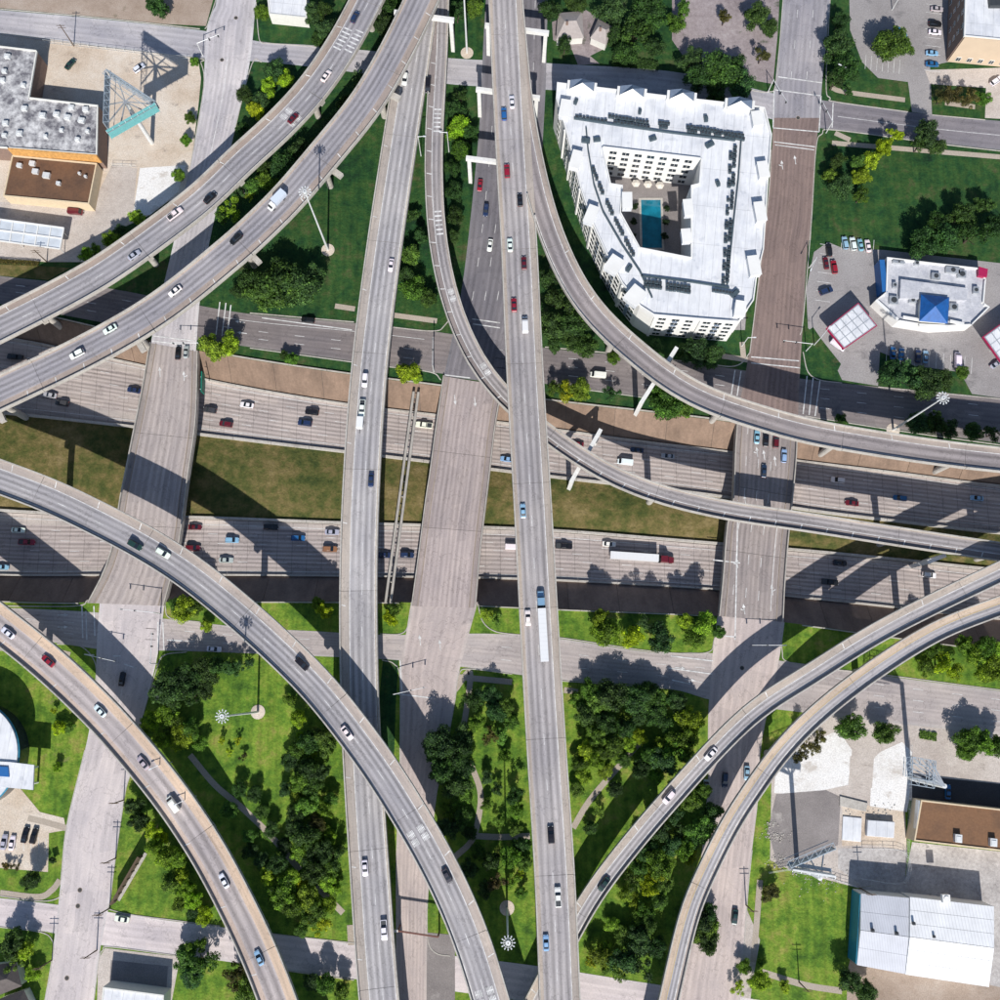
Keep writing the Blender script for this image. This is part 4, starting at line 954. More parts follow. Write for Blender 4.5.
# pool
A, B = W(641, 200, .1), W(662, 248, .1)
pool = thing('swimming_pool', 'bright blue rectangular pool in the courtyard of the apartment block', 'pool', ((A.x + B.x) / 2, (A.y + B.y) / 2, 0))
mb = MB(); mb.box(((A.x + B.x) / 2, (A.y + B.y) / 2, .12), (B.x - A.x, A.y - B.y, .1)); mb.build('water', M['pool_water'], pool)
for x0, x1, y0, y1 in ((A.x - .7, A.x - .01, B.y - .7, A.y + .7), (B.x + .01, B.x + .7, B.y - .7, A.y + .7), (A.x, B.x, A.y + .01, A.y + .7), (A.x, B.x, B.y - .7, B.y - .01)):
    mb = MB(); mb.box(((x0 + x1) / 2, (y0 + y1) / 2, .14), (x1 - x0, y1 - y0, .2)); mb.build('pool_edge', M['concrete_light'], pool)
# rooftop condensers
acb = MB(); acb.box((0, 0, .55), (.95, .95, 1.0)); acb.tube((0, 0, 1.05), (0, 0, 1.12), .36, n=8, m=1); AC = acb.mesh('condenser', [M['ac_metal'], M['dark_metal']])
acs = []
def ac(row, x, y): acs.append((row, x, y))
for i in range(9): ac('short row left above the top duct', 577 + i * 3.6, 116.5 + i * .55)
for i in range(12):
    ac('upper left row above the top duct', 610 + i * 3.4, 116.0 + i * .55)
    if i: ac('lower left row above the top duct', 612 + i * 3.3, 121.5 + i * .5)
for i in range(4):
    ac('upper middle row at the top duct', 660 + i * 2.8, 122.5 + i * .3)
    if i < 3: ac('lower middle row at the top duct', 661 + i * 2.8, 126 + i * .3)
for i in range(17):
    ac('upper right row above the top duct', 688 + i * 3.4, 126.5 + i * .55)
    if i not in (3, 7, 10): ac('lower right row above the top duct', 689 + i * 3.4, 130.5 + i * .5)
for i in range(30):
    t = i / 29; x = 735.5 - 8 * t; y = 147 + 134 * t
    if i not in (5, 9, 14, 15, 21): ac('long column beside the right duct', x, y)
    if i % 3 and i not in (9, 10): ac('outer column left of the right duct', x - 4, y + 1.5)
for i in range(26):
    t = i / 25; x = 593.5 + 40 * t ** 1.15; y = 168 + 86 * t
    if i not in (4, 8, 9, 14, 20): ac('slanting row beside the left duct', x, y)
for i in range(13):
    if i != 5: ac('upper row of the bottom duct', 646 + i * 3.6, 281 + i * .5); ac('lower row of the bottom duct', 646 + i * 3.6, 285.5 + i * .5)
for i in range(7): ac('short right row below the bottom duct', 714 + i * 3.2, 290 + i * .5)
cnt = {}
for (row, x, y) in acs:
    cnt[row] = cnt.get(row, 0) + 1
    p = W(x, y, Z); o = bpy.data.objects.new('air_conditioner', AC); COL.objects.link(o); o.location = (p.x, p.y, Z - .79); o.rotation_euler = (0, 0, R(random.choice((-7, -5, 83))))
    o.scale = (random.uniform(.85, 1.15), random.uniform(.85, 1.15), random.uniform(.8, 1.2))
    tag(o, 'condenser in the %s, %s from its %s' % (row, ORD[cnt[row]], 'top' if 'column' in row or 'slanting' in row else 'left'), 'air conditioner', 'rooftop condensers of the apartment block')
for k, (x, y, s, lab) in enumerate(((586, 140, 2.6, 'large dark rooftop unit at the left end of the condenser rows'), (597, 139, 2.2, 'tall blue-grey rooftop unit right of the largest one'), (653, 138, 2.2, 'dark rooftop vent unit above the left half of the courtyard'), (710, 144, 2.6, 'long dark rooftop unit above the right corner of the courtyard'), (735, 293, 2.8, 'large dark rooftop unit at the lower right end of the condenser rows'), (629, 268, 2.2, 'dark rooftop unit at the lower left end of the slanting duct'), (576, 101, 1.8, 'lone dark rooftop vent near the upper left corner of the roof'), (640, 111, 1.6, 'lone dark rooftop vent behind the second dormer'), (706, 118, 2.0, 'lone dark rooftop vent behind the third dormer'), (718, 183, 1.8, 'lone dark rooftop vent right of the courtyard'))):
    p = W(x, y, Z); mb = MB(); mb.box((p.x, p.y, Z - .35), (s, s * .55, .86), R(-8 + 13 * k)); mb.box((p.x + .2, p.y, Z + .22), (s * .5, s * .4, .3), R(-8 + 13 * k)); o = mb.build('rooftop_unit', M['ac_metal']); tag(o, lab, 'rooftop unit', 'larger units on the apartment roof')

# --- petrol station shop
shop_poly = [(887, 257), (936, 263), (980, 268), (986, 279), (984, 303), (990, 307), (972, 325), (935, 327), (898, 321), (876, 300), (886, 292)]
shop = flat_building('petrol_station_shop', 'grey flat-roofed petrol station shop with a blue pyramid roof over its entrance', shop_poly, 5.2, M['white_wall'], M['roof_store'], .9)
P = WL([(901, 279), (968, 288), (967, 300), (900, 298)], 6); mb = MB(); mb.prism([(p.x, p.y) for p in P], 4.42, 5.9); mb.build('raised_roof', M['roof_store'], shop)
q = WL([(921, 294), (949.5, 297), (948, 323.5), (919.5, 321)], 7.0); ap = W(935.5, 306, 10.2)
mb = MB(); Q = [Vector((p.x, p.y, 6.9)) for p in q]
for i in range(4): mb.poly([Q[i], Q[(i + 1) % 4], ap])
mb.poly(Q[::-1]); mb.build('pyramid_roof', M['blue_roof'], shop)
mb = MB(); c4 = sum(Q, Vector()) / 4; mb.prism([(c4.x + (p.x - c4.x) * .92, c4.y + (p.y - c4.y) * .92) for p in Q], 0.02, 6.88); mb.build('entrance_tower', M['wall_pale'], shop)
P = WL([(876, 301), (886, 293), (887, 258)], 5.0)
a, b = W(886.2, 292, 4.9), W(886.8, 259, 4.9); mb = MB(); mb.box(((a.x + b.x) / 2 - .9, (a.y + b.y) / 2, 2.4), (1.6, (b - a).length - .4, 4.8), R(1)); mb.build('blue_side_wall', M['blue_paint'], shop)
P = WL([(979, 266.5), (988, 269), (987, 277), (978.5, 275.5)], 5.8); mb = MB(); mb.prism([(p.x, p.y) for p in P], 0.03, 5.8); mb.build('red_corner_block', M['red_paint'], shop)
for k, (px, py, sx, sy) in enumerate(((893, 301, 2.6, 2.6), (912, 301, 2.2, 1.6), (935, 277, 2.6, 2.0), (952, 271, 4.2, 2.0), (961, 275, 2.4, 2.4), (953, 308, 2.4, 2.2), (975, 291, 1.6, 2.2), (894, 286, 1.2, 1.8), (916, 264, 1.3, 1.3), (898, 263, 3.6, .8))):
    p = W(px, py, 4.6); mb = MB(); mb.box((p.x, p.y, 4.42 + .6), (sx, sy, 1.15), R(-7)); mb.tube((p.x, p.y, 5.6), (p.x, p.y, 5.72), min(sx, sy) * .36, n=10, m=1); mb.build('roof_unit', [M['metal'], M['dark_metal']], shop)
for (a, b) in (((876, 300), (898, 320)), ((903, 317), (920, 320)), ((919, 325), (948, 326.5)), ((950, 321), (964, 324))):
    a = W(a[0], a[1], 5.6); b = W(b[0], b[1], 5.6); mb = MB(); mb.beam((a.x, a.y, 5.5), (b.x, b.y, 5.5), .9, .5); mb.build('fascia', M['white_wall'], shop)
def canopy(label, corners, nu, nv, z=5.6, red=True):
    P = WL(corners, z); c = sum(P, Vector()) / 4; r = thing('fuel_canopy', label, 'canopy', (c.x, c.y, 0), group='petrol station canopies')
    mb = MB(); mb.prism([(p.x, p.y) for p in P], z - .9, z - .12); mb.build('fascia', M['red_paint'], r)
    lerp = lambda u, v: (P[0].lerp(P[1], u)).lerp(P[3].lerp(P[2], u), v)
    for i in range(nu):
        for j in range(nv):
            g = .012; u0, u1 = .035 + .93 * i / nu + g, .035 + .93 * (i + 1) / nu - g; v0, v1 = .05 + .9 * j / nv + g, .05 + .9 * (j + 1) / nv - g
            mb = MB(); q = [lerp(u0, v0), lerp(u1, v0), lerp(u1, v1), lerp(u0, v1)]; mb.prism([(p.x, p.y) for p in q], z - .118, z - .02); mb.build('roof_panel', M['roof_white'], r)
    mb = MB(); q = [lerp(.02, .03), lerp(.98, .03), lerp(.98, .97), lerp(.02, .97)]; mb.prism([(p.x, p.y) for p in q], z - .119, z - .06); mb.build('roof_tray', M['metal'], r)
    for u, v in ((.2, .5), (.5, .5), (.8, .5)):
        p = lerp(u, v); mb = MB(); mb.box((p.x, p.y, (z - .9) / 2), (.5, .5, z - .92)); mb.build('post', M['white_wall'], r)
        mb = MB(); mb.box((p.x + .9, p.y, .75), (.6, .9, 1.5)); mb.build('pump', M['red_paint'], r)
    return r
canopy('red-edged white fuel canopy left of the petrol station shop', [(826.5, 328), (858.5, 302.5), (877.5, 325.5), (844, 349)], 5, 3)
canopy('red-edged white fuel canopy at the right edge, right of the petrol station shop', [(983, 336.5), (1017, 312), (1036, 337), (1001, 362)], 5, 3)

# --- upper left yard
wh = flat_building('warehouse', 'L-shaped warehouse with a stained grey roof and orange south wall', [(-40, 41), (36, 50), (28, 97), (98, 105), (97, 155), (8, 148), (-40, 144)], 8.5, M['wall_brick'], M['roof_grey'], .6, pm=M['wall_pale'])
a, b = W(8, 148, 8.5), W(97, 155, 8.5); mb = MB(); mb.beam((a.x, a.y - .2, 6.5), (b.x, b.y - .2, 6.5), .5, 4.2); mb.build('orange_wall', M['wall_orange'], wh)
for (x, y, s) in ((8, 57, 1.8), (5, 72, 1.5), (3, 81, 1.6), (6, 124, 1.8), (5, 136, 1.5), (25, 109, 1.8), (20, 134, 1.9), (43, 116, 2.0), (57, 115, 1.9), (68, 118, 2.0), (72, 108, 1.7), (86, 110, 1.8), (82, 121, 2.0), (24, 86, 1.4), (62, 131, 1.2), (46, 137, 1.2), (78, 140, 1.4), (88, 132, 1.2)):
    p = W(x, y, 8.2); mb = MB(); mb.box((p.x, p.y, 8.05 + .45), (s, s * .8, 1.1), R(random.uniform(-15, 5))); mb.box((p.x, p.y + .1, 9.1), (s * .5, s * .5, .3)); mb.build('roof_unit', M['galv'], wh)
br = flat_building('annex_building', 'low annex with a brown roof and cream parapet below the grey warehouse', [(12, 155), (97, 163), (89, 204), (3, 196)], 5.0, M['wall_cream'], M['roof_brown'], .5)
for (x, y, s) in ((20, 166, 1.6), (33, 164, 1.8), (36, 172, 1.9), (47, 176, 2.2), (59, 184, 1.3), (80, 174, .8), (86, 177, .8)):
    p = W(x, y, 4.8); mb = MB(); mb.box((p.x, p.y, 4.6 + .5), (s, s * .8, 1.1), R(-8)); mb.build('roof_unit', M['galv'], br)
M['panel_blue'] = plain('panel_blue', (.56, .60, .64), .3, var=.15, scale=.25)
cp = thing('carport', 'white glazed carport roof below the brown annex at the left edge', 'carport', tuple(W(25, 238)))
P = WL([(-25, 216), (64, 228), (60, 249), (-28, 237)], 5.0); lerp = lambda u, v: (P[0].lerp(P[1], u)).lerp(P[3].lerp(P[2], u), v)
mb = MB()
for i in range(8): a, b = lerp(i / 7, 0), lerp(i / 7, 1); mb.beam(a, b, .35, .35)
for j in range(3): a, b = lerp(0, j / 2), lerp(1, j / 2); mb.beam(a + Vector((0, 0, .01)), b + Vector((0, 0, .01)), .4, .4)
mb.build('frame', M['white_wall'], cp)
for i in range(7):
    for j in range(2):
        q = [lerp((i + .05) / 7, (j + .06) / 2), lerp((i + .95) / 7, (j + .06) / 2), lerp((i + .95) / 7, (j + .94) / 2), lerp((i + .05) / 7, (j + .94) / 2)]
        mb = MB(); mb.prism([(p.x, p.y) for p in q], 4.86, 4.95); mb.build('roof_panel', M['panel_blue'], cp)
for u in (.03, .5, .97):
    for v in (.1, .9): p = lerp(u, v); mb = MB(); mb.tube((p.x, p.y, 0), (p.x, p.y, 4.85), .12); mb.build('post', M['galv'], cp)
h1 = flat_building('small_building', 'small white-roofed building at the top edge beside the left street', [(264, -30), (306, -26), (307, 18), (269, 14)], 5.0, M['wall_pale'], M['roof_white'], .4)
# --- top right
tr = flat_building('office_building', 'white-roofed office building with beige front in the top right corner', [(967, -60), (1060, -50), (1060, 45), (964, 36)], 13.0, M['wall_brick'], M['roof_white'], .7, pm=M['white_wall'])
a, b = W(964, 36, 13), W(1060, 45, 13); mb = MB(); mb.beam((a.x + .3, a.y - .2, 6.5), (b.x, b.y - .2, 6.5), .5, 12.6); mb.build('front_wall', M['wall_beige'], tr)
d = (b - a).normalized()
for i in range(6):
    p = a + d * (3 + i * 3.6); o = local('window', window_mesh(1.6, 1.8), tr, (p.x - tr.location.x, p.y - .5 - tr.location.y, 2.2), math.atan2(d.y, d.x))
a2, b2 = W(967, -60, 13), W(964, 36, 13); windows(tr, P3(a2, 0), P3(b2, 0), .8, 4, 3.0, 5.5, 1.6, 1.4, 2) if False else windows(tr, P3(a2, 0), P3(b2, 0), .8, 4, 3.0, 5.5, 1.6, 1.4, 2)
p = W(995, 3, 13); mb = MB(); mb.box((p.x, p.y, 13.1), (4, 3, 1.6)); mb.build('roof_unit', M['dark_metal'], tr)
# --- right, lower
bb = flat_building('brown_roofed_building', 'building with a flat brown roof and two roof units at the right edge', [(921, 800), (1060, 816), (1060, 858), (914, 841)], 6.0, M['wall_cream'], M['roof_brown2'], .4)
for (x, y) in ((957, 838), (992, 842)): p = W(x, y, 5.9); mb = MB(); mb.box((p.x, p.y, 6.3), (1.9, 2.2, 1.5), R(-6)); mb.box((p.x, p.y - .1, 7.1), (1.3, 1.4, .2), R(-6)); mb.build('roof_unit', M['galv'], bb)
mb = MB(); a, b = W(918, 800, 5), W(915, 832, 5); mb.beam(a, b, .4, 2.0); mb.build('side_awning', M['metal'], bb)
def ribbed(name, col, gap=.9):
    m, t, bs = newmat(name); co = N_(t, 'ShaderNodeTexCoord').outputs['Object']; sp = N_(t, 'ShaderNodeSeparateXYZ'); t.links.new(co, sp.inputs[0])
    rot = mathn(t, 'MULTIPLY_ADD', sp.outputs[0], 1.0 / gap, mathn(t, 'MULTIPLY', sp.outputs[1], .09 / gap)); fr = mathn(t, 'FRACT', rot)
    c = mixn(t, 'MULTIPLY', mathn(t, 'LESS_THAN', fr, .25), col, gray(.86)); c = mixn(t, 'MULTIPLY', 1.0, c, ramp(t, noise(t, co, .25, 5, .6), [(.3, gray(.9)), (.7, gray(1.06))]))
    t.links.new(c, bs.inputs['Base Color']); bs.inputs['Roughness'].default_value = .5; return m
M['metal_roof_white'] = ribbed('metal_roof_white', (.82, .82, .82)); M['metal_roof_grey'] = ribbed('metal_roof_grey', (.56, .57, .61), .7)
def gable_hall(name, label, q, zr, ze, mat, wallm, rows=3, westm=None):
    """q: eave corners NW, NE, SE, SW; ridge runs west-east; each roof strip is a piece"""
    P = WL(q, ze); c = sum(P, Vector()) / 4; r = thing(name, label, 'building', (c.x, c.y, 0))
    mb = MB(); mb.prism([(p.x, p.y) for p in P], 0, ze - .05); mb.build('wall', wallm, r)
    rw, re_ = (P[0] + P[3]) / 2, (P[1] + P[2]) / 2; rw.z = re_.z = zr
    for (e0, e1) in ((P[0], P[1]), (P[3], P[2])):
        for k in range(rows):
            t0, t1 = k / rows, (k + 1) / rows - .006
            lift = Vector((0, 0, .03 * k)); a, b = e0.lerp(rw, t0) + lift, e1.lerp(re_, t0) + lift; c_, d_ = e1.lerp(re_, t1) + lift, e0.lerp(rw, t1) + lift
            mb = MB(); mb.quad(a, b, c_, d_); dn = Vector((0, 0, -.12)); 
            for s, e in ((a, b), (b, c_), (c_, d_), (d_, a)): mb.quad(s, s + dn, e + dn, e)
            mb.build('roof_strip', mat, r)
    for e in (0, 1):
        mb = MB(); A_, B_, T_ = (P[0], P[3], rw) if e == 0 else (P[1], P[2], re_); z = Vector((0, 0, -.05)); mb.poly([A_ + z, B_ + z, T_ + z * 2]); mb.build('gable', wallm, r)
    if westm:
        a, b = P[0], P[3]; mb = MB(); mb.beam((a.x - .15, a.y - .3, ze / 2), (b.x - .15, b.y + .3, ze / 2), .25, ze - .2); mb.build('side_wall', westm, r)
    return r
gh1 = gable_hall('metal_hall', 'grey ribbed metal hall with a blue side wall, left of the white one', [(861, 893.5), (909, 898), (905, 974), (857, 965)], 8.0, 6.8, M['metal_roof_grey'], M['wall_pale'], 2, M['teal_paint'])
gh2 = gable_hall('metal_hall', 'bright white ribbed metal hall near the bottom right corner', [(910, 897), (994, 906.5), (989, 987), (905.5, 974.5)], 8.4, 7.0, M['metal_roof_white'], M['white_wall'], 3)
for (x, y, s) in ((872, 930, 1.0), (896, 933, 1.0), (913, 923, .9), (933, 936, .8), (945, 898, 2.6)):
    p = W(x, y, 8.0); mb = MB(); mb.box((p.x, p.y, 8.35), (s * .8, s * .8, 1.3)); mb.tube((p.x, p.y, 9.0), (p.x, p.y, 9.2), s * .3); mb.build('roof_vent', M['dark_metal'] if s < 2 else M['white_wall'], gh1 if x < 908 else gh2)
# low slabs left standing on the demolished lot
for (q, z, nm, mt, lab) in (([(868, 820), (895, 822), (894, 838), (867, 836)], 1.6, 'concrete_platform', M['roof_white'], 'small white concrete block on the demolished lot'), ([(840, 796), (868, 803), (866, 812), (840, 806)], .5, 'concrete_slab', M['concrete_light'], 'long pale slab at the edge of the dark patch on the demolished lot'), ([(843, 816), (862, 818), (861, 842), (842, 840)], .4, 'concrete_slab', M['roof_white'], 'square pale slab left of the white concrete block')):
    P = WL(q, z); mb = MB(); mb.prism([(p.x, p.y) for p in P], 0, z); o = mb.build(nm, mt); bv = o.modifiers.new('b', 'BEVEL'); bv.width = .08; tag(o, lab, 'concrete slab')
# --- lower left
cb = thing('round_building', 'building with a curved white roof and blue glass wall at the left edge', 'building', tuple(W(-40, 768)))
c = W(-38, 757, 9.0); arc = [(c.x + 15.6 * math.cos(t), c.y + 15.6 * math.sin(t)) for t in [R(-60 + 6 * i) for i in range(31)]]
mb = MB(); mb.prism([(c.x + (x - c.x) * .95, c.y + (y - c.y) * .95) for x, y in arc], 0, 8.4); mb.build('glass_wall', M['glass'], cb)
mb = MB(); mb.prism(arc, 8.403, 9.0); mb.build('roof', M['roof_white'], cb)
mb = MB(); mb.prism([(c.x + (x - c.x) * 1.02, c.y + (y - c.y) * 1.02) for x, y in arc], 8.0, 8.40); mb.build('roof_rim', M['teal_paint'], cb)
P = WL([(-30, 760), (9, 762), (34, 765), (33, 790), (-30, 784)], 9.6); mb = MB(); mb.prism([(p.x, p.y) for p in P], 9.05, 9.6); mb.build('entrance_canopy', M['roof_white'], cb)
P = WL([(-30, 765), (8, 767), (9, 777), (-30, 774)], 10); mb = MB(); mb.prism([(p.x, p.y) for p in P], 9.603, 10.0); mb.build('blue_skylight', M['blue_paint'], cb)
for (x, y) in ((30, 768), (30, 784), (5, 784)): p = W(x, y, 5); mb = MB(); mb.tube((p.x, p.y, 0), (p.x, p.y, 9.06), .3); mb.build('post', M['white_wall'], cb)
wb = flat_building('white_roofed_shed', 'white-roofed building cut by the bottom edge beside the left street', [(103, 987), (164, 995), (160, 1060), (96, 1052)], 6.5, M['wall_pale'], M['roof_white'], .4)
def hip_house(label, q, ze, zr, mat, wallm=None):
    P = WL(q, ze); c = sum(P, Vector()) / 4; r = thing('house', label, 'house', (c.x, c.y, 0)); w0 = [p.lerp(c, .08) for p in P]
    mb = MB(); mb.prism([(p.x, p.y) for p in w0], 0, ze - .02); mb.build('wall', wallm or M['wall_pale'], r)
    a = (P[0] + P[3]) / 2; b = (P[1] + P[2]) / 2; a, b = a.lerp(b, .28), a.lerp(b, .72); a.z = b.z = zr
    mb = MB(); mb.poly([P[0], P[1], b, a]); mb.poly([P[2], P[3], a, b]); mb.poly([P[1], P[2], b]); mb.poly([P[3], P[0], a]); mb.poly([P[3], P[2], P[1], P[0]]); mb.build('roof', mat, r)
    p = a.lerp(b, .2); mb = MB(); mb.box((p.x, p.y - .8, zr), (.7, .7, 1.4)); mb.build('chimney', M['wall_brick'], r)
M['shingle_pale'] = plain('shingle_pale', (.36, .32, .30), .9, var=.12); M['shingle_dark'] = plain('shingle_dark', (.10, .085, .08), .9, var=.15)
hip_house('pale hip-roofed house left of the two among trees at the top', [(558, 13), (582, 11), (584, 38), (556, 40)], 3.5, 5.8, M['shingle_pale'])
hip_house('pale hip-roofed house right of the two among trees at the top', [(598, 19), (613, 27), (606, 45), (590, 38)], 3.5, 5.6, M['shingle_pale'])
hip_house('dark-roofed house in the bottom left corner', [(-14, 966), (16, 962), (22, 986), (-8, 998)], 4, 6.5, M['shingle_dark'])
hip_house('small dark-roofed house at the bottom edge near the left corner', [(-4, 1000), (24, 990), (34, 1012), (6, 1026)], 4, 6, M['shingle_dark'])
# ================================================================== masts, billboards, poles, signals
def mast(label, bx, by, h=39.0):
    p = W(bx, by); r = thing('high_mast_light', label, 'light mast', (p.x, p.y, 0), group='high mast lights of the interchange')
    mb = MB(); mb.tube((p.x, p.y, .13), (p.x, p.y, h), .36, .17, 12); mb.build('mast', M['galv'], r)
    mb = MB(); mb.tube((p.x, p.y, 0), (p.x, p.y, .12), 2.1, 2.1, 20); mb.build('base_pad', M['lot_beige'], r)
    mb = MB(); mb.tube((p.x, p.y, h - 1.2), (p.x, p.y, h), .6, .6, 12)
    for i in range(12):
        a = 2 * math.pi * i / 12; q = (p.x + 1.4 * math.cos(a), p.y + 1.4 * math.sin(a)); mb.tube((p.x, p.y, h - .6), (q[0], q[1], h - .5), .06, n=5)
    for i in range(24):
        a, b = 2 * math.pi * i / 24, 2 * math.pi * (i + 1) / 24; mb.tube((p.x + 1.1 * math.cos(a), p.y + 1.1 * math.sin(a), h - .5), (p.x + 1.1 * math.cos(b), p.y + 1.1 * math.sin(b), h - .5), .07, n=5)
    ring = mb.build('lamp_ring', M['galv'], r)
    for i in range(12):
        a = 2 * math.pi * i / 12; mb = MB(); mb.box((p.x + 1.6 * math.cos(a), p.y + 1.6 * math.sin(a), h - .55), (.5, .34, .32), a, taper=.7); mb.build('lamp_head', M['lamp_white'], ring)
mast('high mast with ring of lamps on the lawn left of the left flyover', 328, 250)
mast('high mast with ring of lamps on the lawn at the left below the sweeping ramp', 258, 712)
mast('high mast with ring of lamps beside the frontage road at the right', 893, 430, 36)
mast('high mast with ring of lamps on the grass near the bottom centre', 507, 908)
mast('high mast standing at the top beside the central flyover, its ring out of view', 467, 53)

M['steel_blue'] = plain('steel_blue', (.36, .42, .47), .5, .2)
def billboard(label, bx, by, h, panels, ph=4.2, face=None, pole=.7, lattice=()):
    """panels: list of ((px,py),(px,py)) seen at the top edge height h"""
    p = W(bx, by); r = thing('billboard', label, 'billboard', (p.x, p.y, 0)); face = face or M['galv']
    ctr = Vector(); k = 0
    for a, b in panels:
        A, B = W(a[0], a[1], h), W(b[0], b[1], h); ctr += A + B; k += 2
        d = (B - A).normalized(); n = Vector((-d.y, d.x, 0))
        if k // 2 - 1 in lattice:      # open back framing instead of a sheeted face
            mb = MB(); m_ = max(3, int((B - A).length / 2.2)); cen = W(bx, by, h); s_ = n * (1 if (cen - A).dot(n) > 0 else -1) * 1.7
            for o_ in (Vector(), s_):
                for zz in (0, -ph): mb.beam(A + o_ + Vector((0, 0, zz)), B + o_ + Vector((0, 0, zz)), .15, .15)
            for i in range(m_ + 1):
                q = A.lerp(B, i / m_); mb.beam(q, q + s_, .1, .1); mb.beam(q + s_, q - Vector((0, 0, ph)), .08, .08); mb.beam(q, q - Vector((0, 0, ph)), .1, .1)
                if i < m_: mb.beam(q, A.lerp(B, (i + 1) / m_) + s_, .1, .1)
            mb.build('back_framing', M['steel_blue'], r)
            if ph > 3: mb = MB(); mb.beam(A - s_ * .08 - Vector((0, 0, ph / 2)), B - s_ * .08 - Vector((0, 0, ph / 2)), .1, ph - .3); mb.build('panel', M['steel_blue'], r)
            continue
        mb = MB(); mb.beam(A - Vector((0, 0, ph / 2)), B - Vector((0, 0, ph / 2)), .5, ph); mb.build('panel', face, r)
        mb = MB(); s = n * 1.0
        mb.beam(A + s - Vector((0, 0, ph)), B + s - Vector((0, 0, ph)), .9, .12); mb.beam(A - s * .6 + Vector((0, 0, -.4)), B - s * .6 + Vector((0, 0, -.4)), .12, .12)
        m_ = int((B - A).length / 2)
        for i in range(m_ + 1):
            q = A.lerp(B, i / m_); mb.beam(q + s * 1.3 - Vector((0, 0, ph)), q - s * .8 - Vector((0, 0, ph)), .12, .18); mb.beam(q - s * .6 - Vector((0, 0, .4)), q, .12, .12)
        mb.build('catwalk', M['metal'], r)
    ctr /= k
    mb = MB(); mb.tube((p.x, p.y, 0), (p.x, p.y, h - ph - .3), pole, pole * .9, 14); mb.build('pole', M['galv'], r)
    mb = MB()
    for a, b in panels:
        for t in (.15, .5, .85):
            q = W(a[0], a[1], h).lerp(W(b[0], b[1], h), t); mb.beam((p.x, p.y, h - ph - .4), (q.x, q.y, h - ph - .2), .3, .35)
    mb.build('frame', M['metal'], r)
billboard('triangular billboard with teal lower face standing in the upper left yard', 152, 143, 28.0, [((105, 71), (103, 122)), ((106, 69), (155, 101)), ((106, 131), (155, 103))], 4.0, M['teal_sheet'], lattice=(0, 1))
billboard('v-shaped billboard on a tall pole at the lower edge of the demolished lot', 797, 864, 25.5, [((791, 868), (836, 849)), ((793, 870), (836, 877))], 4.0, lattice=(0,))
billboard('bare square billboard frame on a tall pole beside the brown-roofed building', 910, 778, 25.0, [((913, 757), (936, 761)), ((912, 778), (935, 782)), ((913, 758), (912, 777)), ((936, 762), (935, 781))], 1.6, lattice=(0, 1, 2, 3))
p = W(122, 885); r = thing('ground_billboard', 'low slanting billboard with a brown top on posts beside the left street', 'billboard', (p.x, p.y, 0))
A, B = W(110, 905, 5.5), W(138, 857, 5.5); mb = MB(); mb.beam(A - Vector((0, 0, 1.9)), B - Vector((0, 0, 1.9)), .5, 3.8); mb.build('panel', M['wood'], r)
mb = MB(); s = Vector((1.0, .5, 0)); mb.beam(A + s - Vector((0, 0, 3.4)), B + s - Vector((0, 0, 3.4)), .9, .15); mb.build('catwalk', M['concrete_light'], r)
for i in range(7):
    q = A.lerp(B, (i + .3) / 6.6); mb = MB(); mb.beam((q.x + .4, q.y + .2, 0), (q.x + .4, q.y + .2, 5.0), .3, .3); mb.build('post', M['wood'], r)

def pole_(kind, label, bx, by, h, arms=(), group=None):
    p = W(bx, by); r = thing(kind, label, {'utility_pole': 'pole', 'traffic_signal': 'traffic light', 'street_lamp': 'street lamp'}[kind], (p.x, p.y, 0), group=group)
    mt = M['wood'] if kind == 'utility_pole' else M['galv']
    mb = MB(); mb.tube((p.x, p.y, 0), (p.x, p.y, h), .2 if kind == 'utility_pole' else .17, .12, 8); mb.build('post', mt, r)
    if kind == 'utility_pole':
        for z in (h - .5, h - 1.6): mb = MB(); mb.beam((p.x - 1.3, p.y, z), (p.x + 1.3, p.y, z), .12, .14); mb.build('crossarm', mt, r)
    for (tx, ty) in arms:
        d = Vector((tx, ty, 0)); mb = MB(); q = p + d; z = h - .3; mb.tube((p.x, p.y, z), (q.x, q.y, z + .3), .11, .07, 6); arm = mb.build('arm', mt, r)
        if kind == 'traffic_signal':
            for t in (.55, .95):
                c = p + d * t; mb = MB(); mb.box((c.x, c.y, z - .3), (.4, .4, 1.1)); mb.build('signal_head', M['dark_metal'], arm)
        else:
            mb = MB(); mb.box((q.x, q.y, z + .25), (.9, .35, .18), math.atan2(ty, tx)); mb.build('lamp_head', M['lamp_white'], arm)
SG = 'traffic signals at the street crossings'
for args in (('signal post at the top left corner of the middle street bridge', 434, 372, 7, [(0, 9)]), ('signal post at the lower right corner of the left street bridge', 161, 614, 7, [(-10, 1)]), ('signal post left of the lower middle crossing', 396, 694, 7, [(9, 2)]), ('signal post at the lower edge of the left crossing', 158, 664, 7, [(0, 9)]), ('signal post at the right street crossing beside the petrol station', 806, 351, 7, [(-9, 1)]), ('signal post at the right crossing above the ramps', 780, 646, 7, [(-10, 0)]), ('signal post at the crossing in the upper right', 826, 133, 7, [(-3, 7)]), ('signal post at the corner left of the crossing in the upper right', 768, 92, 7, [(4, -8)]), ('signal post at the upper left crossing of the two streets', 203, 56, 7, [(7, 3)]), ('signal post at the left crossing beside the curved kerb', 94, 655, 7, [(9, -2)]), ('signal post at the top right corner of the left street bridge', 204, 350, 7, [(-8, 0)])):
    pole_('traffic_signal', args[0], *args[1:], group=SG)
UG = 'wooden utility poles'
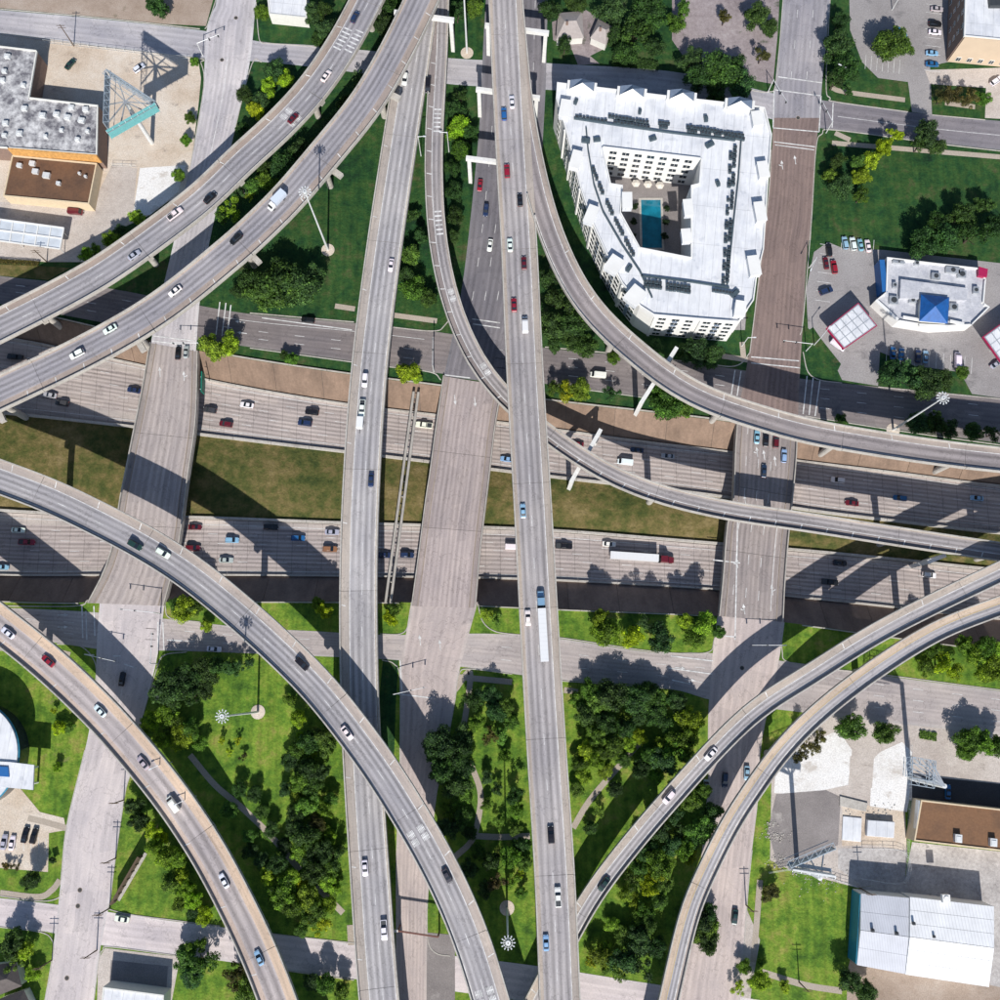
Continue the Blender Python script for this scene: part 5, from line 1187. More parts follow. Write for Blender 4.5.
for lab, x, y, h in (('utility pole between the brown annex yard and the top street', 74, 46, 11), ('utility pole on the left street beside the lower left lawn', 124, 800, 9), ('utility pole at the left kerb above the bottom cross street', 116, 858, 9), ('utility pole at the corner of the left street and the bottom cross street', 110, 908, 10), ('utility pole left of the lower left crossing', 52, 960, 10), ('utility pole at the bottom of the lawn beside the grey metal hall', 799, 982, 9), ('utility pole between the demolished lot and the grey metal hall', 860, 888, 10), ('utility pole below the carport in the upper left', 47, 262, 9), ('utility pole on the kerb above the parking in the lower left', 97, 950, 9), ('utility pole beside the pink road near the bottom', 746, 905, 9)):
    pole_('utility_pole', lab, x, y, h, group=UG)
LG_ = 'street lamps along the roads'
for lab, x, y, h, arm in (('street lamp beside the curve of the lower left ramp', 172, 762, 12.5, [(-2, -1)]), ('street lamp at the lower left ramp above the park path', 196, 796, 12.5, [(-2, -1)]), ('white lamp post on the corner verge of the petrol station', 814, 345, 8, [(2.5, 3)]), ('lamp post on the verge right of the brown street', 809, 268, 8, [(-2, -4)]), ('lamp post at the corner of the apartment block', 742, 346, 8, [(2, 0)]), ('lamp post left of the narrow ramp near the top', 449, 152, 12, [(-2, 0)]), ('lamp post between the left flyover and the narrow ramp', 421, 156, 12, [(2, 0)]), ('lamp post on the verge at the upper right street corner', 838, 82, 8, [(-2, 1)]), ('lamp post in the middle of the upper right car park', 892, 10, 9, [(1.5, 0), (-1.5, 0)])):
    pole_('street_lamp', lab, x, y, h, arm, LG_)
# green sign on the left bridge and sign panels
p = W(203, 383); r = thing('road_sign', 'green road sign hung on the right side of the left street bridge', 'sign', (p.x, p.y, 0))
M['sign_green'] = plain('sign_green', (.0, .20, .13), .5)
mb = MB(); mb.box((p.x, p.y, .2), (.25, 6.5, 3.2), R(2)); mb.build('panel', M['sign_green'], r); mb = MB(); mb.box((p.x - .5, p.y - 2, .0), (.8, .15, .15)); mb.box((p.x - .5, p.y + 2, .0), (.8, .15, .15)); mb.build('bracket', M['galv'], r)
# fence lines
def fence(label, pts, h=1.8):
    P = catmull(WL(pts), 4) if len(pts) > 2 else [W(*pts[0]).lerp(W(*pts[1]), i / 8) for i in range(9)]
    r = thing('chain_fence', label, 'fence', (P[0].x, P[0].y, 0)); L = arclen(P); s = 0
    while s <= L[-1]:
        q = at_len(P, L, s); mb = MB(); mb.tube((q.x, q.y, 0), (q.x, q.y, h), .06, n=6); mb.build('post', M['galv'], r); s += 3.0
    for z in (.15, h * .5, h): mb = MB(); mb.wall([p_ + Vector((0, 0, z - .03)) for p_ in P], .05, .06); mb.build('rail', M['galv'], r)
fence('wire fence around the rubble yard left of the long grey yard', [(862, 848), (904, 852), (903, 882), (860, 878)])
fence('wire fence between the demolished lot and the brown-roofed building', [(910, 745), (909, 790), (906, 880)])
fence('wire fence along the upper side of the lawn beside the grey metal hall', [(768, 872), (800, 870), (856, 886)])
fence('wire fence across the middle of the upper left yard', [(113, 166), (137, 167)])
fence('wire fence along the upper edge of the upper left yard', [(45, 43), (135, 53), (190, 60)])

# ================================================================== vehicles
def loft(mb, st, m=0):
    """stations (x, half width, z bottom, z top, top inset): closed body with softened upper edges"""
    k = 8; b = len(mb.v)
    for x, w, z0, z1, ins in st:
        zz = z0 + (z1 - z0) * .72
        for y, z in ((-w * .94, z0), (w * .94, z0), (w, z0 + (z1 - z0) * .35), (w, zz), (w - ins, z1), (-w + ins, z1), (-w, zz), (-w, z0 + (z1 - z0) * .35)): mb.v.append((x, y, z))
    for i in range(len(st) - 1):
        for e in range(k): mb.f.append((b + i * k + e, b + (i + 1) * k + e, b + (i + 1) * k + (e + 1) % k, b + i * k + (e + 1) % k)); mb.m.append(m)
    mb.f.append(tuple(b + i for i in range(k))); mb.m.append(m); mb.f.append(tuple(b + (len(st) - 1) * k + i for i in reversed(range(k)))); mb.m.append(m)
def fixmesh(mb, name, mats):
    me = mb.mesh(name, mats); bm = bmesh.new(); bm.from_mesh(me); bmesh.ops.recalc_face_normals(bm, faces=bm.faces); bm.to_mesh(me); bm.free(); return me
def wheel_mesh(r, w):
    mb = MB(); mb.tube((0, -w / 2, 0), (0, w / 2, 0), r, n=14, m=0); mb.tube((0, -w / 2 - .01, 0), (0, w / 2 + .01, 0), r * .6, n=10, m=1); return fixmesh(mb, 'wheel', [M['tyre'], M['rim']])
WH = wheel_mesh(.33, .22); WHB = wheel_mesh(.5, .3)
def light_mesh(mat):
    mb = MB(); mb.box((0, 0, 0), (.12, .36, .16), taper=.8); return mb.mesh('light', [mat])
HL = light_mesh(M['lamp_white']); TL = light_mesh(M['lamp_red'])
M['car_glass'] = plain('car_glass', (.012, .016, .022), .08, var=0, spec=.7)
KIND = {}
def make_kind(kind):
    b = MB(); g = MB(); rf = MB(); parts = []
    if kind == 'sedan':
        loft(b, [(-2.3, .72, .38, .86, .12), (-2.1, .86, .26, .98, .12), (-1.2, .92, .22, 1.02, .1), (.9, .92, .22, 1.0, .1), (1.9, .88, .24, .88, .12), (2.25, .78, .32, .74, .14), (2.36, .6, .4, .66, .1)])
        loft(g, [(-1.65, .66, .98, 1.04, .05), (-.95, .74, .98, 1.40, .16), (.15, .74, .98, 1.41, .16), (1.05, .68, .98, 1.02, .05)]); loft(rf, [(-.98, .56, 1.36, 1.44, .06), (-.4, .6, 1.38, 1.48, .06), (.2, .58, 1.36, 1.45, .06)])
        L2, wb, zl = 2.32, 1.38, .66
    elif kind == 'suv':
        loft(b, [(-2.35, .82, .42, 1.0, .1), (-2.2, .93, .3, 1.08, .1), (-1.2, .97, .26, 1.1, .08), (1.0, .97, .26, 1.08, .08), (2.0, .94, .28, 1.02, .12), (2.35, .84, .36, .86, .14), (2.42, .7, .45, .75, .1)])
        loft(g, [(-2.2, .78, 1.06, 1.2, .05), (-1.9, .82, 1.06, 1.66, .12), (.3, .82, 1.06, 1.68, .12), (1.15, .78, 1.06, 1.12, .05)]); loft(rf, [(-1.95, .7, 1.64, 1.72, .06), (-.8, .72, 1.66, 1.77, .06), (.32, .68, 1.64, 1.72, .06)])
        L2, wb, zl = 2.4, 1.45, .8
    elif kind == 'pickup':
        loft(b, [(-2.85, .9, .5, 1.06, .06), (-2.7, .97, .4, 1.1, .06), (1.0, .98, .34, 1.1, .08), (2.3, .96, .36, 1.06, .12), (2.75, .86, .44, .9, .14)])
        loft(g, [(-.95, .8, 1.08, 1.2, .05), (-.75, .84, 1.08, 1.72, .12), (.6, .84, 1.08, 1.74, .12), (1.3, .8, 1.08, 1.14, .05)]); loft(rf, [(-.78, .7, 1.7, 1.78, .06), (.62, .7, 1.7, 1.79, .06)])
        bd = MB(); bd.box((-1.85, 0, 1.1), (1.6, 1.56, .04)); parts.append(('bed', bd.mesh('bed', [M['dark_metal']])))
        L2, wb, zl = 2.8, 1.75, .82
    elif kind == 'van':
        loft(b, [(-2.7, .92, .42, 1.95, .1), (-2.55, 1.0, .32, 2.05, .1), (.9, 1.0, .3, 2.08, .12), (1.35, .98, .3, 1.9, .14), (2.0, .95, .32, 1.15, .14), (2.55, .86, .4, .95, .14)])
        loft(g, [(1.25, .86, 1.15, 1.9, .1), (1.5, .86, 1.15, 1.84, .1), (2.1, .84, 1.12, 1.2, .05)]); loft(rf, [(-2.2, .8, 2.04, 2.1, .05), (.8, .82, 2.06, 2.13, .05)])
        L2, wb, zl = 2.68, 1.7, .8
    KIND[kind] = dict(body=fixmesh(b, 'body', [M['car_paint']]), glass=fixmesh(g, 'windows', [M['car_glass']]), roof=fixmesh(rf, 'roof', [M['car_paint']]), parts=parts, L2=L2, wb=wb, zl=zl)
for k in ('sedan', 'suv', 'pickup', 'van'): make_kind(k)
CARCOL = {'white': (.78, .78, .77), 'black': (.012, .012, .014), 'silver': (.42, .43, .45), 'dark grey': (.05, .052, .056), 'navy blue': (.018, .035, .085), 'blue': (.02, .12, .30), 'light blue': (.25, .42, .58), 'red': (.27, .012, .028), 'dark red': (.12, .010, .018), 'dark green': (.015, .045, .04), 'orange-brown': (.30, .13, .06), 'tan': (.4, .34, .27)}
def put_car(kind, col, p, ang, label, group):
    k = KIND[kind]; r = thing('parked_car' if 'parked' in group else kind, label, {'sedan': 'car', 'suv': 'car', 'pickup': 'pickup', 'van': 'van'}[kind], (p.x, p.y, p.z), ang, group); r.scale = (random.uniform(.88, .95),) * 3; c = CARCOL[col]; c4 = tuple(x * random.uniform(.9, 1.1) for x in c) + (1,)
    for nm, me in (('body', k['body']), ('windows', k['glass']), ('roof', k['roof'])) + tuple(k['parts']):
        o = local(nm, me, r); o.color = c4
    for sx in (-1, 1):
        for sy in (-1, 1): local('wheel', WH, r, (sx * k['wb'], sy * .82, .33))
    for sy in (-1, 1):
        local('headlight', HL, r, (k['L2'] - .03, sy * .58, k['zl'])); local('taillight', TL, r, (-k['L2'] + .04, sy * .62, k['zl'] + .1))
    return r
def heading(key, p, rev):
    C = ROADS[key]; i = min(range(len(C)), key=lambda j: (C[j].x - p.x) ** 2 + (C[j].y - p.y) ** 2); a, b = C[max(0, i - 1)], C[min(len(C) - 1, i + 1)]
    d = b - a; return math.atan2(d.y, d.x) + (math.pi if rev else 0), C[i].z
def zat(key, px, py):
    z = 10.0
    for _ in range(4): p = W(px, py, z); z = heading(key, p, 0)[1]
    return z
# road key: (phrase, reversed travel, order axis, list of (px, py, colour, kind))
TRAFFIC = {
 'RA': ('on the ramp nearest the top left corner', 0, 'left', [(175, 214, 'white', 'pickup'), (210, 198, 'black', 'suv'), (134, 255, 'silver', 'sedan'), (293, 118, 'dark red', 'sedan'), (326, 76, 'white', 'sedan'), (355, 17, 'navy blue', 'suv')]),
 'RB': ('on the broad curving ramp at the upper left', 1, 'left', [(236, 239, 'black', 'suv'), (175, 291, 'white', 'sedan'), (110, 329, 'white', 'sedan'), (77, 354, 'white', 'suv')]),
 'M1': ('on the left main flyover', 0, 'top', [(405, 79, 'white', 'suv'), (391, 265, 'white', 'sedan'), (365, 380, 'white', 'suv'), (371, 480, 'navy blue', 'sedan'), (365, 868, 'white', 'sedan'), (384, 930, 'white', 'pickup')]),
 'M2': ('on the central main flyover', 1, 'top', [(512, 102, 'white', 'sedan'), (504, 114, 'blue', 'suv'), (507, 171, 'red', 'suv'), (520, 200, 'black', 'sedan'), (510, 245, 'white', 'sedan'), (524, 263, 'dark red', 'sedan'), (514, 305, 'red', 'sedan'), (525, 325, 'white', 'van'), (523, 511, 'light blue', 'sedan'), (528, 618, 'white', 'sedan'), (551, 835, 'black', 'suv'), (558, 897, 'white', 'pickup'), (546, 943, 'light blue', 'sedan')]),
 'RC': ('on the narrow ramp beside the left main flyover', 0, 'top', [(428, 86, 'black', 'van')]),
 'RE': ('on the ramp sweeping over the left flyover', 0, 'left', [(135, 545, 'dark green', 'suv'), (163, 553, 'white', 'suv'), (302, 664, 'black', 'suv'), (347, 733, 'white', 'sedan'), (447, 876, 'dark grey', 'sedan')]),
 'RF': ('on the tan-shouldered lower left ramp', 1, 'left', [(8, 633, 'white', 'sedan'), (48, 661, 'red', 'sedan'), (100, 711, 'white', 'sedan'), (143, 763, 'silver', 'sedan'), (173, 804, 'white', 'van'), (224, 881, 'white', 'sedan'), (259, 958, 'light blue', 'sedan')]),
 'RG': ('on the inner lower right ramp', 0, 'right', [(711, 754, 'white', 'sedan'), (669, 797, 'white', 'suv'), (604, 884, 'dark green', 'sedan')]),
 'up': ('on the upper freeway carriageway', 1, 'left', [(15, 357, 'black', 'pickup'), (122, 352, 'white', 'sedan'), (50, 395, 'silver', 'sedan'), (62, 403, 'dark grey', 'suv'), (134, 390, 'navy blue', 'sedan'), (210, 410, 'dark grey', 'suv'), (247, 405, 'white', 'sedan'), (226, 424, 'dark red', 'suv'), (312, 412, 'black', 'suv'), (305, 423, 'navy blue', 'suv'), (424, 425, 'white', 'pickup'), (507, 459, 'light blue', 'sedan'), (577, 444, 'dark red', 'sedan'), (625, 462, 'white', 'van'), (637, 450, 'navy blue', 'sedan'), (668, 456, 'silver', 'sedan'), (838, 480, 'white', 'suv'), (900, 498, 'blue', 'suv'), (852, 503, 'dark red', 'sedan'), (977, 498, 'light blue', 'sedan')]),
 'lo': ('on the lower freeway carriageway', 0, 'left', [(18, 530, 'white', 'sedan'), (27, 542, 'red', 'pickup'), (2, 567, 'light blue', 'sedan'), (195, 527, 'dark red', 'sedan'), (193, 548, 'dark red', 'suv'), (232, 540, 'light blue', 'suv'), (226, 560, 'silver', 'sedan'), (271, 527, 'black', 'suv'), (298, 538, 'blue', 'suv'), (332, 532, 'silver', 'sedan'), (330, 549, 'orange-brown', 'suv'), (385, 555, 'navy blue', 'sedan'), (407, 555, 'navy blue', 'suv'), (513, 547, 'white', 'van'), (564, 546, 'black', 'pickup'), (609, 544, 'white', 'sedan'), (840, 563, 'black', 'sedan'), (830, 582, 'black', 'pickup'), (929, 575, 'white', 'suv')]),
 'front_n': ('on the upper frontage road', 1, 'left', [(308, 320, 'black', 'suv'), (598, 375, 'white', 'van')]),
 'front_s': ('on the lower frontage road', 0, 'left', [(214, 649, 'white', 'sedan')]),
 's1b': ('waiting on the left street bridge', 1, 'left', [(178, 353, 'black', 'sedan'), (186, 352, 'silver', 'sedan')]),
 's1s': ('on the shaded left street below the left bridge', 1, 'top', [(122, 679, 'black', 'sedan')]),
 's2n': ('on the street beneath the central flyover', 0, 'top', [(480, 185, 'red', 'sedan'), (486, 210, 'navy blue', 'suv'), (490, 245, 'white', 'sedan')]),
 's3b': ('queueing on the right street bridge', 1, 'top', [(757, 437, 'light blue', 'sedan'), (766, 440, 'black', 'sedan'), (776, 441, 'dark red', 'suv'), (784, 456, 'light blue', 'suv'), (764, 471, 'navy blue', 'sedan')]),
 's3s': ('on the street below the lower right ramps', 0, 'top', [(747, 773, 'light blue', 'sedan'), (725, 780, 'navy blue', 'suv'), (706, 787, 'silver', 'sedan'), (735, 917, 'dark green', 'sedan')]),
 'b': ('on the bottom cross street beside the left street', 1, 'left', [(122, 919, 'white', 'sedan')]),
}
ROADS['up'] = UPPER; ROADS['lo'] = LOWER
KW = {'sedan': 'sedan', 'suv': 'sport utility car', 'pickup': 'pickup truck', 'van': 'van'}
for key, (ph, rev, ax, cars) in TRAFFIC.items():
    order = sorted(cars, key=lambda c: {'left': c[0], 'right': -c[0], 'top': c[1]}[ax])
    for n_, (px, py, col, kind) in enumerate(order):
        z = zat(key, px, py); p = W(px, py, z + .7); p.z = z + .03; ang, _ = heading(key, p, rev)
        same = len(cars) == 1; pos = '' if same else ', %s from %s' % (ORD[n_ + 1], ax)
        put_car(kind, col, p, ang, '%s %s %s%s' % (col, KW[kind], ph, pos), 'vehicles ' + ph)
def parked(lst, group):
    for (px, py, col, kind, deg, lab) in lst:
        p = W(px, py, .7); p.z = .06; put_car(kind, col, p, R(deg), lab, group)
parked([(25, 835, 'black', 'sedan', 80, 'black car parked left of another black one in the lower left car park'), (34, 836, 'black', 'suv', 80, 'black car parked right of another black one in the lower left car park'), (4, 842, 'silver', 'sedan', 85, 'silver car at the left edge of the lower left car park'), (12, 843, 'white', 'sedan', 85, 'white car second from the left edge in the lower left car park')], 'cars parked in the lower left car park')
parked([(70, 64, 'dark green', 'sedan', 55, 'dark car standing alone on the beige yard above the warehouse shadow'), (139, 68, 'white', 'suv', 40, 'white car on the beige yard right of the triangular billboard'), (76, 212, 'dark red', 'van', -5, 'dark red van parked below the brown annex')], 'cars parked in the upper left yard')
parked([(937, 9, 'silver', 'sedan', -5, 'silver car parked uppermost beside the office building'), (935, 24, 'black', 'suv', -5, 'black car parked between a silver and a white car beside the office building'), (935, 32, 'white', 'sedan', -5, 'white car parked below a black one beside the office building'), (901, 33, 'blue', 'suv', -40, 'blue car beside the tree island in the upper right car park'), (932, 53, 'light blue', 'sedan', -4, 'pale blue car parked upper of two below the white car'), (932, 64, 'blue', 'sedan', -4, 'blue car parked lower of two below the white car'), (996, 81, 'white', 'suv', 35, 'white car at the right edge below the office building')], 'cars parked in the upper right')
parked([(845, 243, 'light blue', 'suv', 96, 'pale blue car leftmost of four parked along the lawn at the petrol station'), (853, 244, 'white', 'suv', 96, 'white car second from left of four parked along the lawn'), (860.5, 245, 'light blue', 'sedan', 96, 'pale blue car third from left of four parked along the lawn'), (868, 246, 'white', 'sedan', 96, 'white car rightmost of four parked along the lawn'),
        (829, 250, 'black', 'suv', 92, 'black car uppermost in the left column at the petrol station'), (826, 263, 'dark red', 'sedan', 95, 'dark red car left of a red one in the left column at the petrol station'), (834, 267, 'red', 'suv', 95, 'red car right of a dark red one in the left column at the petrol station'), (826, 291, 'navy blue', 'suv', 20, 'navy car at the lower end of the left column at the petrol station'),
        (893, 353, 'blue', 'sedan', 84, 'blue car leftmost of the row in front of the petrol station shop'), (901.5, 354, 'blue', 'sedan', 84, 'blue car second of the row in front of the petrol station shop'), (918, 356, 'navy blue', 'sedan', 84, 'navy car third of the row in front of the petrol station shop'), (925.5, 357, 'light blue', 'sedan', 84, 'pale blue car fourth of the row in front of the petrol station shop'), (957.5, 360, 'white', 'van', 86, 'white van rightmost of the row in front of the petrol station shop'), (996, 364, 'silver', 'sedan', 35, 'silver car beside the right fuel canopy at the right edge'), (838, 345, 'white', 'van', -38, 'white van at the lower corner of the left fuel canopy')], 'cars parked at the petrol station')
parked([(948, 792, 'blue', 'sedan', 85, 'blue car in the shade above the brown-roofed building')], 'cars parked at the right lots')
# lorries
def lorry(label, key, px, py, rev, cab_col, trailer_len=16.0, group='long lorries'):
    z = zat(key, px, py); p = W(px, py, z + 2); p.z = z + .03; ang, _ = heading(key, p, rev)
    r = thing('lorry', label, 'lorry', tuple(p), ang, group); r.scale = (.92, .92, .92); H = trailer_len / 2
    mb = MB(); loft(mb, [(-H, 1.25, 1.15, 4.0, .05), (H, 1.25, 1.15, 4.0, .05)]); o = local('trailer', fixmesh(mb, 'trailer', [M['car_paint']]), r); o.color = (.72, .72, .72, 1)
    mb = MB(); 
    for i in range(12): mb.box((-H + .7 + i * (2 * H - 1.4) / 11, 0, 4.01), (.06, 2.4, .03))
    local('roof_rib', fixmesh(mb, 'roof_rib', [M['galv']]), o)
    mb = MB(); loft(mb, [(H + .9, 1.2, .7, 3.7, .3), (H + 3.2, 1.22, .6, 3.2, .2), (H + 3.6, 1.15, .6, 1.9, .15), (H + 5.2, 1.0, .6, 1.7, .25), (H + 5.5, .9, .6, 1.3, .2)]); o = local('cab', fixmesh(mb, 'cab', [M['car_paint']]), r); o.color = tuple(CARCOL[cab_col]) + (1,)
    mb = MB(); mb.quad((H + 3.22, -1.0, 3.1), (H + 3.22, 1.0, 3.1), (H + 3.66, 1.0, 1.95), (H + 3.66, -1.0, 1.95)); local('windscreen', fixmesh(mb, 'windscreen', [M['car_glass']]), o)
    mb = MB(); mb.box((H + 1.5, 0, .75), (7.0, 1.0, .3)); local('chassis', mb.mesh('chassis', [M['dark_metal']]), r)
    for x in (-H + 1.2, -H + 2.5, H - .6, H + .7, H + 4.4):
        for sy in (-1, 1): local('wheel', WHB, r, (x, sy * 1.05, .5))
lorry('long lorry with white trailer and pale cab on the central main flyover', 'M2', 543, 635, 1, 'light blue')
lorry('long lorry with pale trailer and dark red cab on the lower freeway carriageway', 'lo', 634, 557, 0, 'dark red')
# box truck on the upper left ramp, flat tow truck with trailer on the left flyover
def box_truck(label, key, px, py, rev):
    z = zat(key, px, py); p = W(px, py, z + 1.5); p.z = z + .03; ang, _ = heading(key, p, rev); r = thing('box_truck', label, 'truck', tuple(p), ang)
    mb = MB(); loft(mb, [(-3.2, 1.15, .9, 3.0, .06), (1.4, 1.15, .9, 3.0, .06)]); o = local('cargo_box', fixmesh(mb, 'cargo_box', [M['car_paint']]), r); o.color = (.60, .66, .76, 1)
    mb = MB(); loft(mb, [(1.6, 1.0, .5, 2.2, .15), (2.6, 1.0, .45, 2.15, .2), (3.2, .95, .45, 1.2, .15), (3.7, .85, .5, 1.0, .15)]); o = local('cab', fixmesh(mb, 'cab', [M['car_paint']]), r); o.color = (.75, .75, .75, 1)
    mb = MB(); mb.quad((2.66, -.85, 2.05), (2.66, .85, 2.05), (3.22, .85, 1.22), (3.22, -.85, 1.22)); local('windscreen', fixmesh(mb, 'windscreen', [M['car_glass']]), o)
    for x in (-1.8, 2.6):
        for sy in (-1, 1): local('wheel', WH, r, (x, sy * .95, .36), 0, (1.1, 1.2, 1.1))
box_truck('white box truck with bluish roof on the broad curving ramp at the upper left', 'RB', 277, 200, 1)
z = zat('M1', 362, 408); p = W(362, 408, z + 1); p.z = z + .03; ang, _ = heading('M1', p, 0)
r = put_car('pickup', 'white', p, ang, 'white service truck with dark bed towing a small trailer on the left flyover', 'vehicles on the left main flyover')
p2 = W(360, 423, z + 1); p2.z = z + .03; tr_ = thing('cargo_trailer', 'small white box trailer behind the service truck on the left flyover', 'trailer', tuple(p2), ang)
mb = MB(); loft(mb, [(-1.8, 1.0, .6, 1.9, .06), (1.6, 1.0, .6, 1.9, .06), (1.9, .7, .7, 1.7, .06)]); o = local('box', fixmesh(mb, 'box', [M['car_paint']]), tr_); o.color = (.75, .75, .74, 1)
for sy in (-1, 1): local('wheel', WH, tr_, (-.2, sy * .95, .33))
mb = MB(); mb.beam((1.9, 0, .5), (3.1, 0, .5), .15, .12); local('tow_bar', mb.mesh('tow_bar', [M['dark_metal']]), tr_)
# ================================================================== trees
def crown_mesh(seed, clumps, leaves, flat=1.0, loose=0.0):
    rnd = random.Random(seed); v = []; f = []
    cs = []
    for i in range(clumps):
        for _ in range(30):
            d = Vector((rnd.gauss(0, 1), rnd.gauss(0, 1), rnd.gauss(.25, .9))).normalized()
            rr = rnd.uniform(.38, .72) if i > clumps * .2 else rnd.uniform(.0, .35)
            c = Vector((d.x * rr, d.y * rr, d.z * rr * flat))
            if all((c - q[0]).length > .20 for q in cs): break
        cs.append((c, rnd.uniform(.15, .38) * (1 - .3 * loose)))
    for c, r in cs:
        for k in range(int(leaves * (r / .3) ** 2)):
            d = Vector((rnd.gauss(0, 1), rnd.gauss(0, 1), rnd.gauss(.3, 1))).normalized()
            p = c + d * r * (rnd.random() ** .35) * rnd.uniform(.85, 1.12); p.z = max(p.z, -.62)
            n = (d + Vector((rnd.gauss(0, .6), rnd.gauss(0, .6), rnd.gauss(.35, .6)))).normalized(); t = n.orthogonal().normalized(); b = n.cross(t)
            a = rnd.uniform(0, 6.28); t, b = t * math.cos(a) + b * math.sin(a), b * math.cos(a) - t * math.sin(a); s = rnd.uniform(.032, .066)
            k0 = len(v); v += [tuple(p - t * s), tuple(p + b * s * .6 - t * .1 * s), tuple(p + t * s), tuple(p - b * s * .6 + t * .1 * s)]; f.append((k0, k0 + 1, k0 + 2, k0 + 3))
    me = bpy.data.meshes.new('crown'); me.from_pydata(v, [], f); me.update(); me.materials.append(M['leaves']); return me
CROWNS = [crown_mesh(i, 20 + (i * 3) % 9, 330, .9) for i in range(10)]
LOOSE = [crown_mesh(40 + i, 17, 230, .95, .7) for i in range(5)]
def trunk_mesh(seed):
    rnd = random.Random(seed); mb = MB(); mb.tube((0, 0, -.02), (rnd.uniform(-.02, .02), rnd.uniform(-.02, .02), .5), .055, .038, 8)
    for i in range(5):
        a = i * 1.26 + rnd.uniform(-.3, .3); e = (.33 * math.cos(a), .33 * math.sin(a), rnd.uniform(.72, .95)); mb.tube((0, 0, .42), e, .03, .01, 6)
        for j in range(2):
            b = a + rnd.uniform(-.8, .8); mb.tube(e, (e[0] + .16 * math.cos(b), e[1] + .16 * math.sin(b), e[2] + rnd.uniform(.05, .2)), .012, .005, 5)
    mb.tube((0, 0, .42), (.03, .02, 1.05), .035, .012, 6)
    return fixmesh(mb, 'trunk', [M['bark']])
TRUNKS = [trunk_mesh(i) for i in range(3)]
TONE = {'d': ('dark green', (.040, .088, .027)), 'm': ('mid green', (.090, .175, .030)), 'b': ('bright green', (.175, .275, .026)), 'y': ('yellow-green', (.25, .315, .014)), 'o': ('olive brown', (.10, .09, .032))}
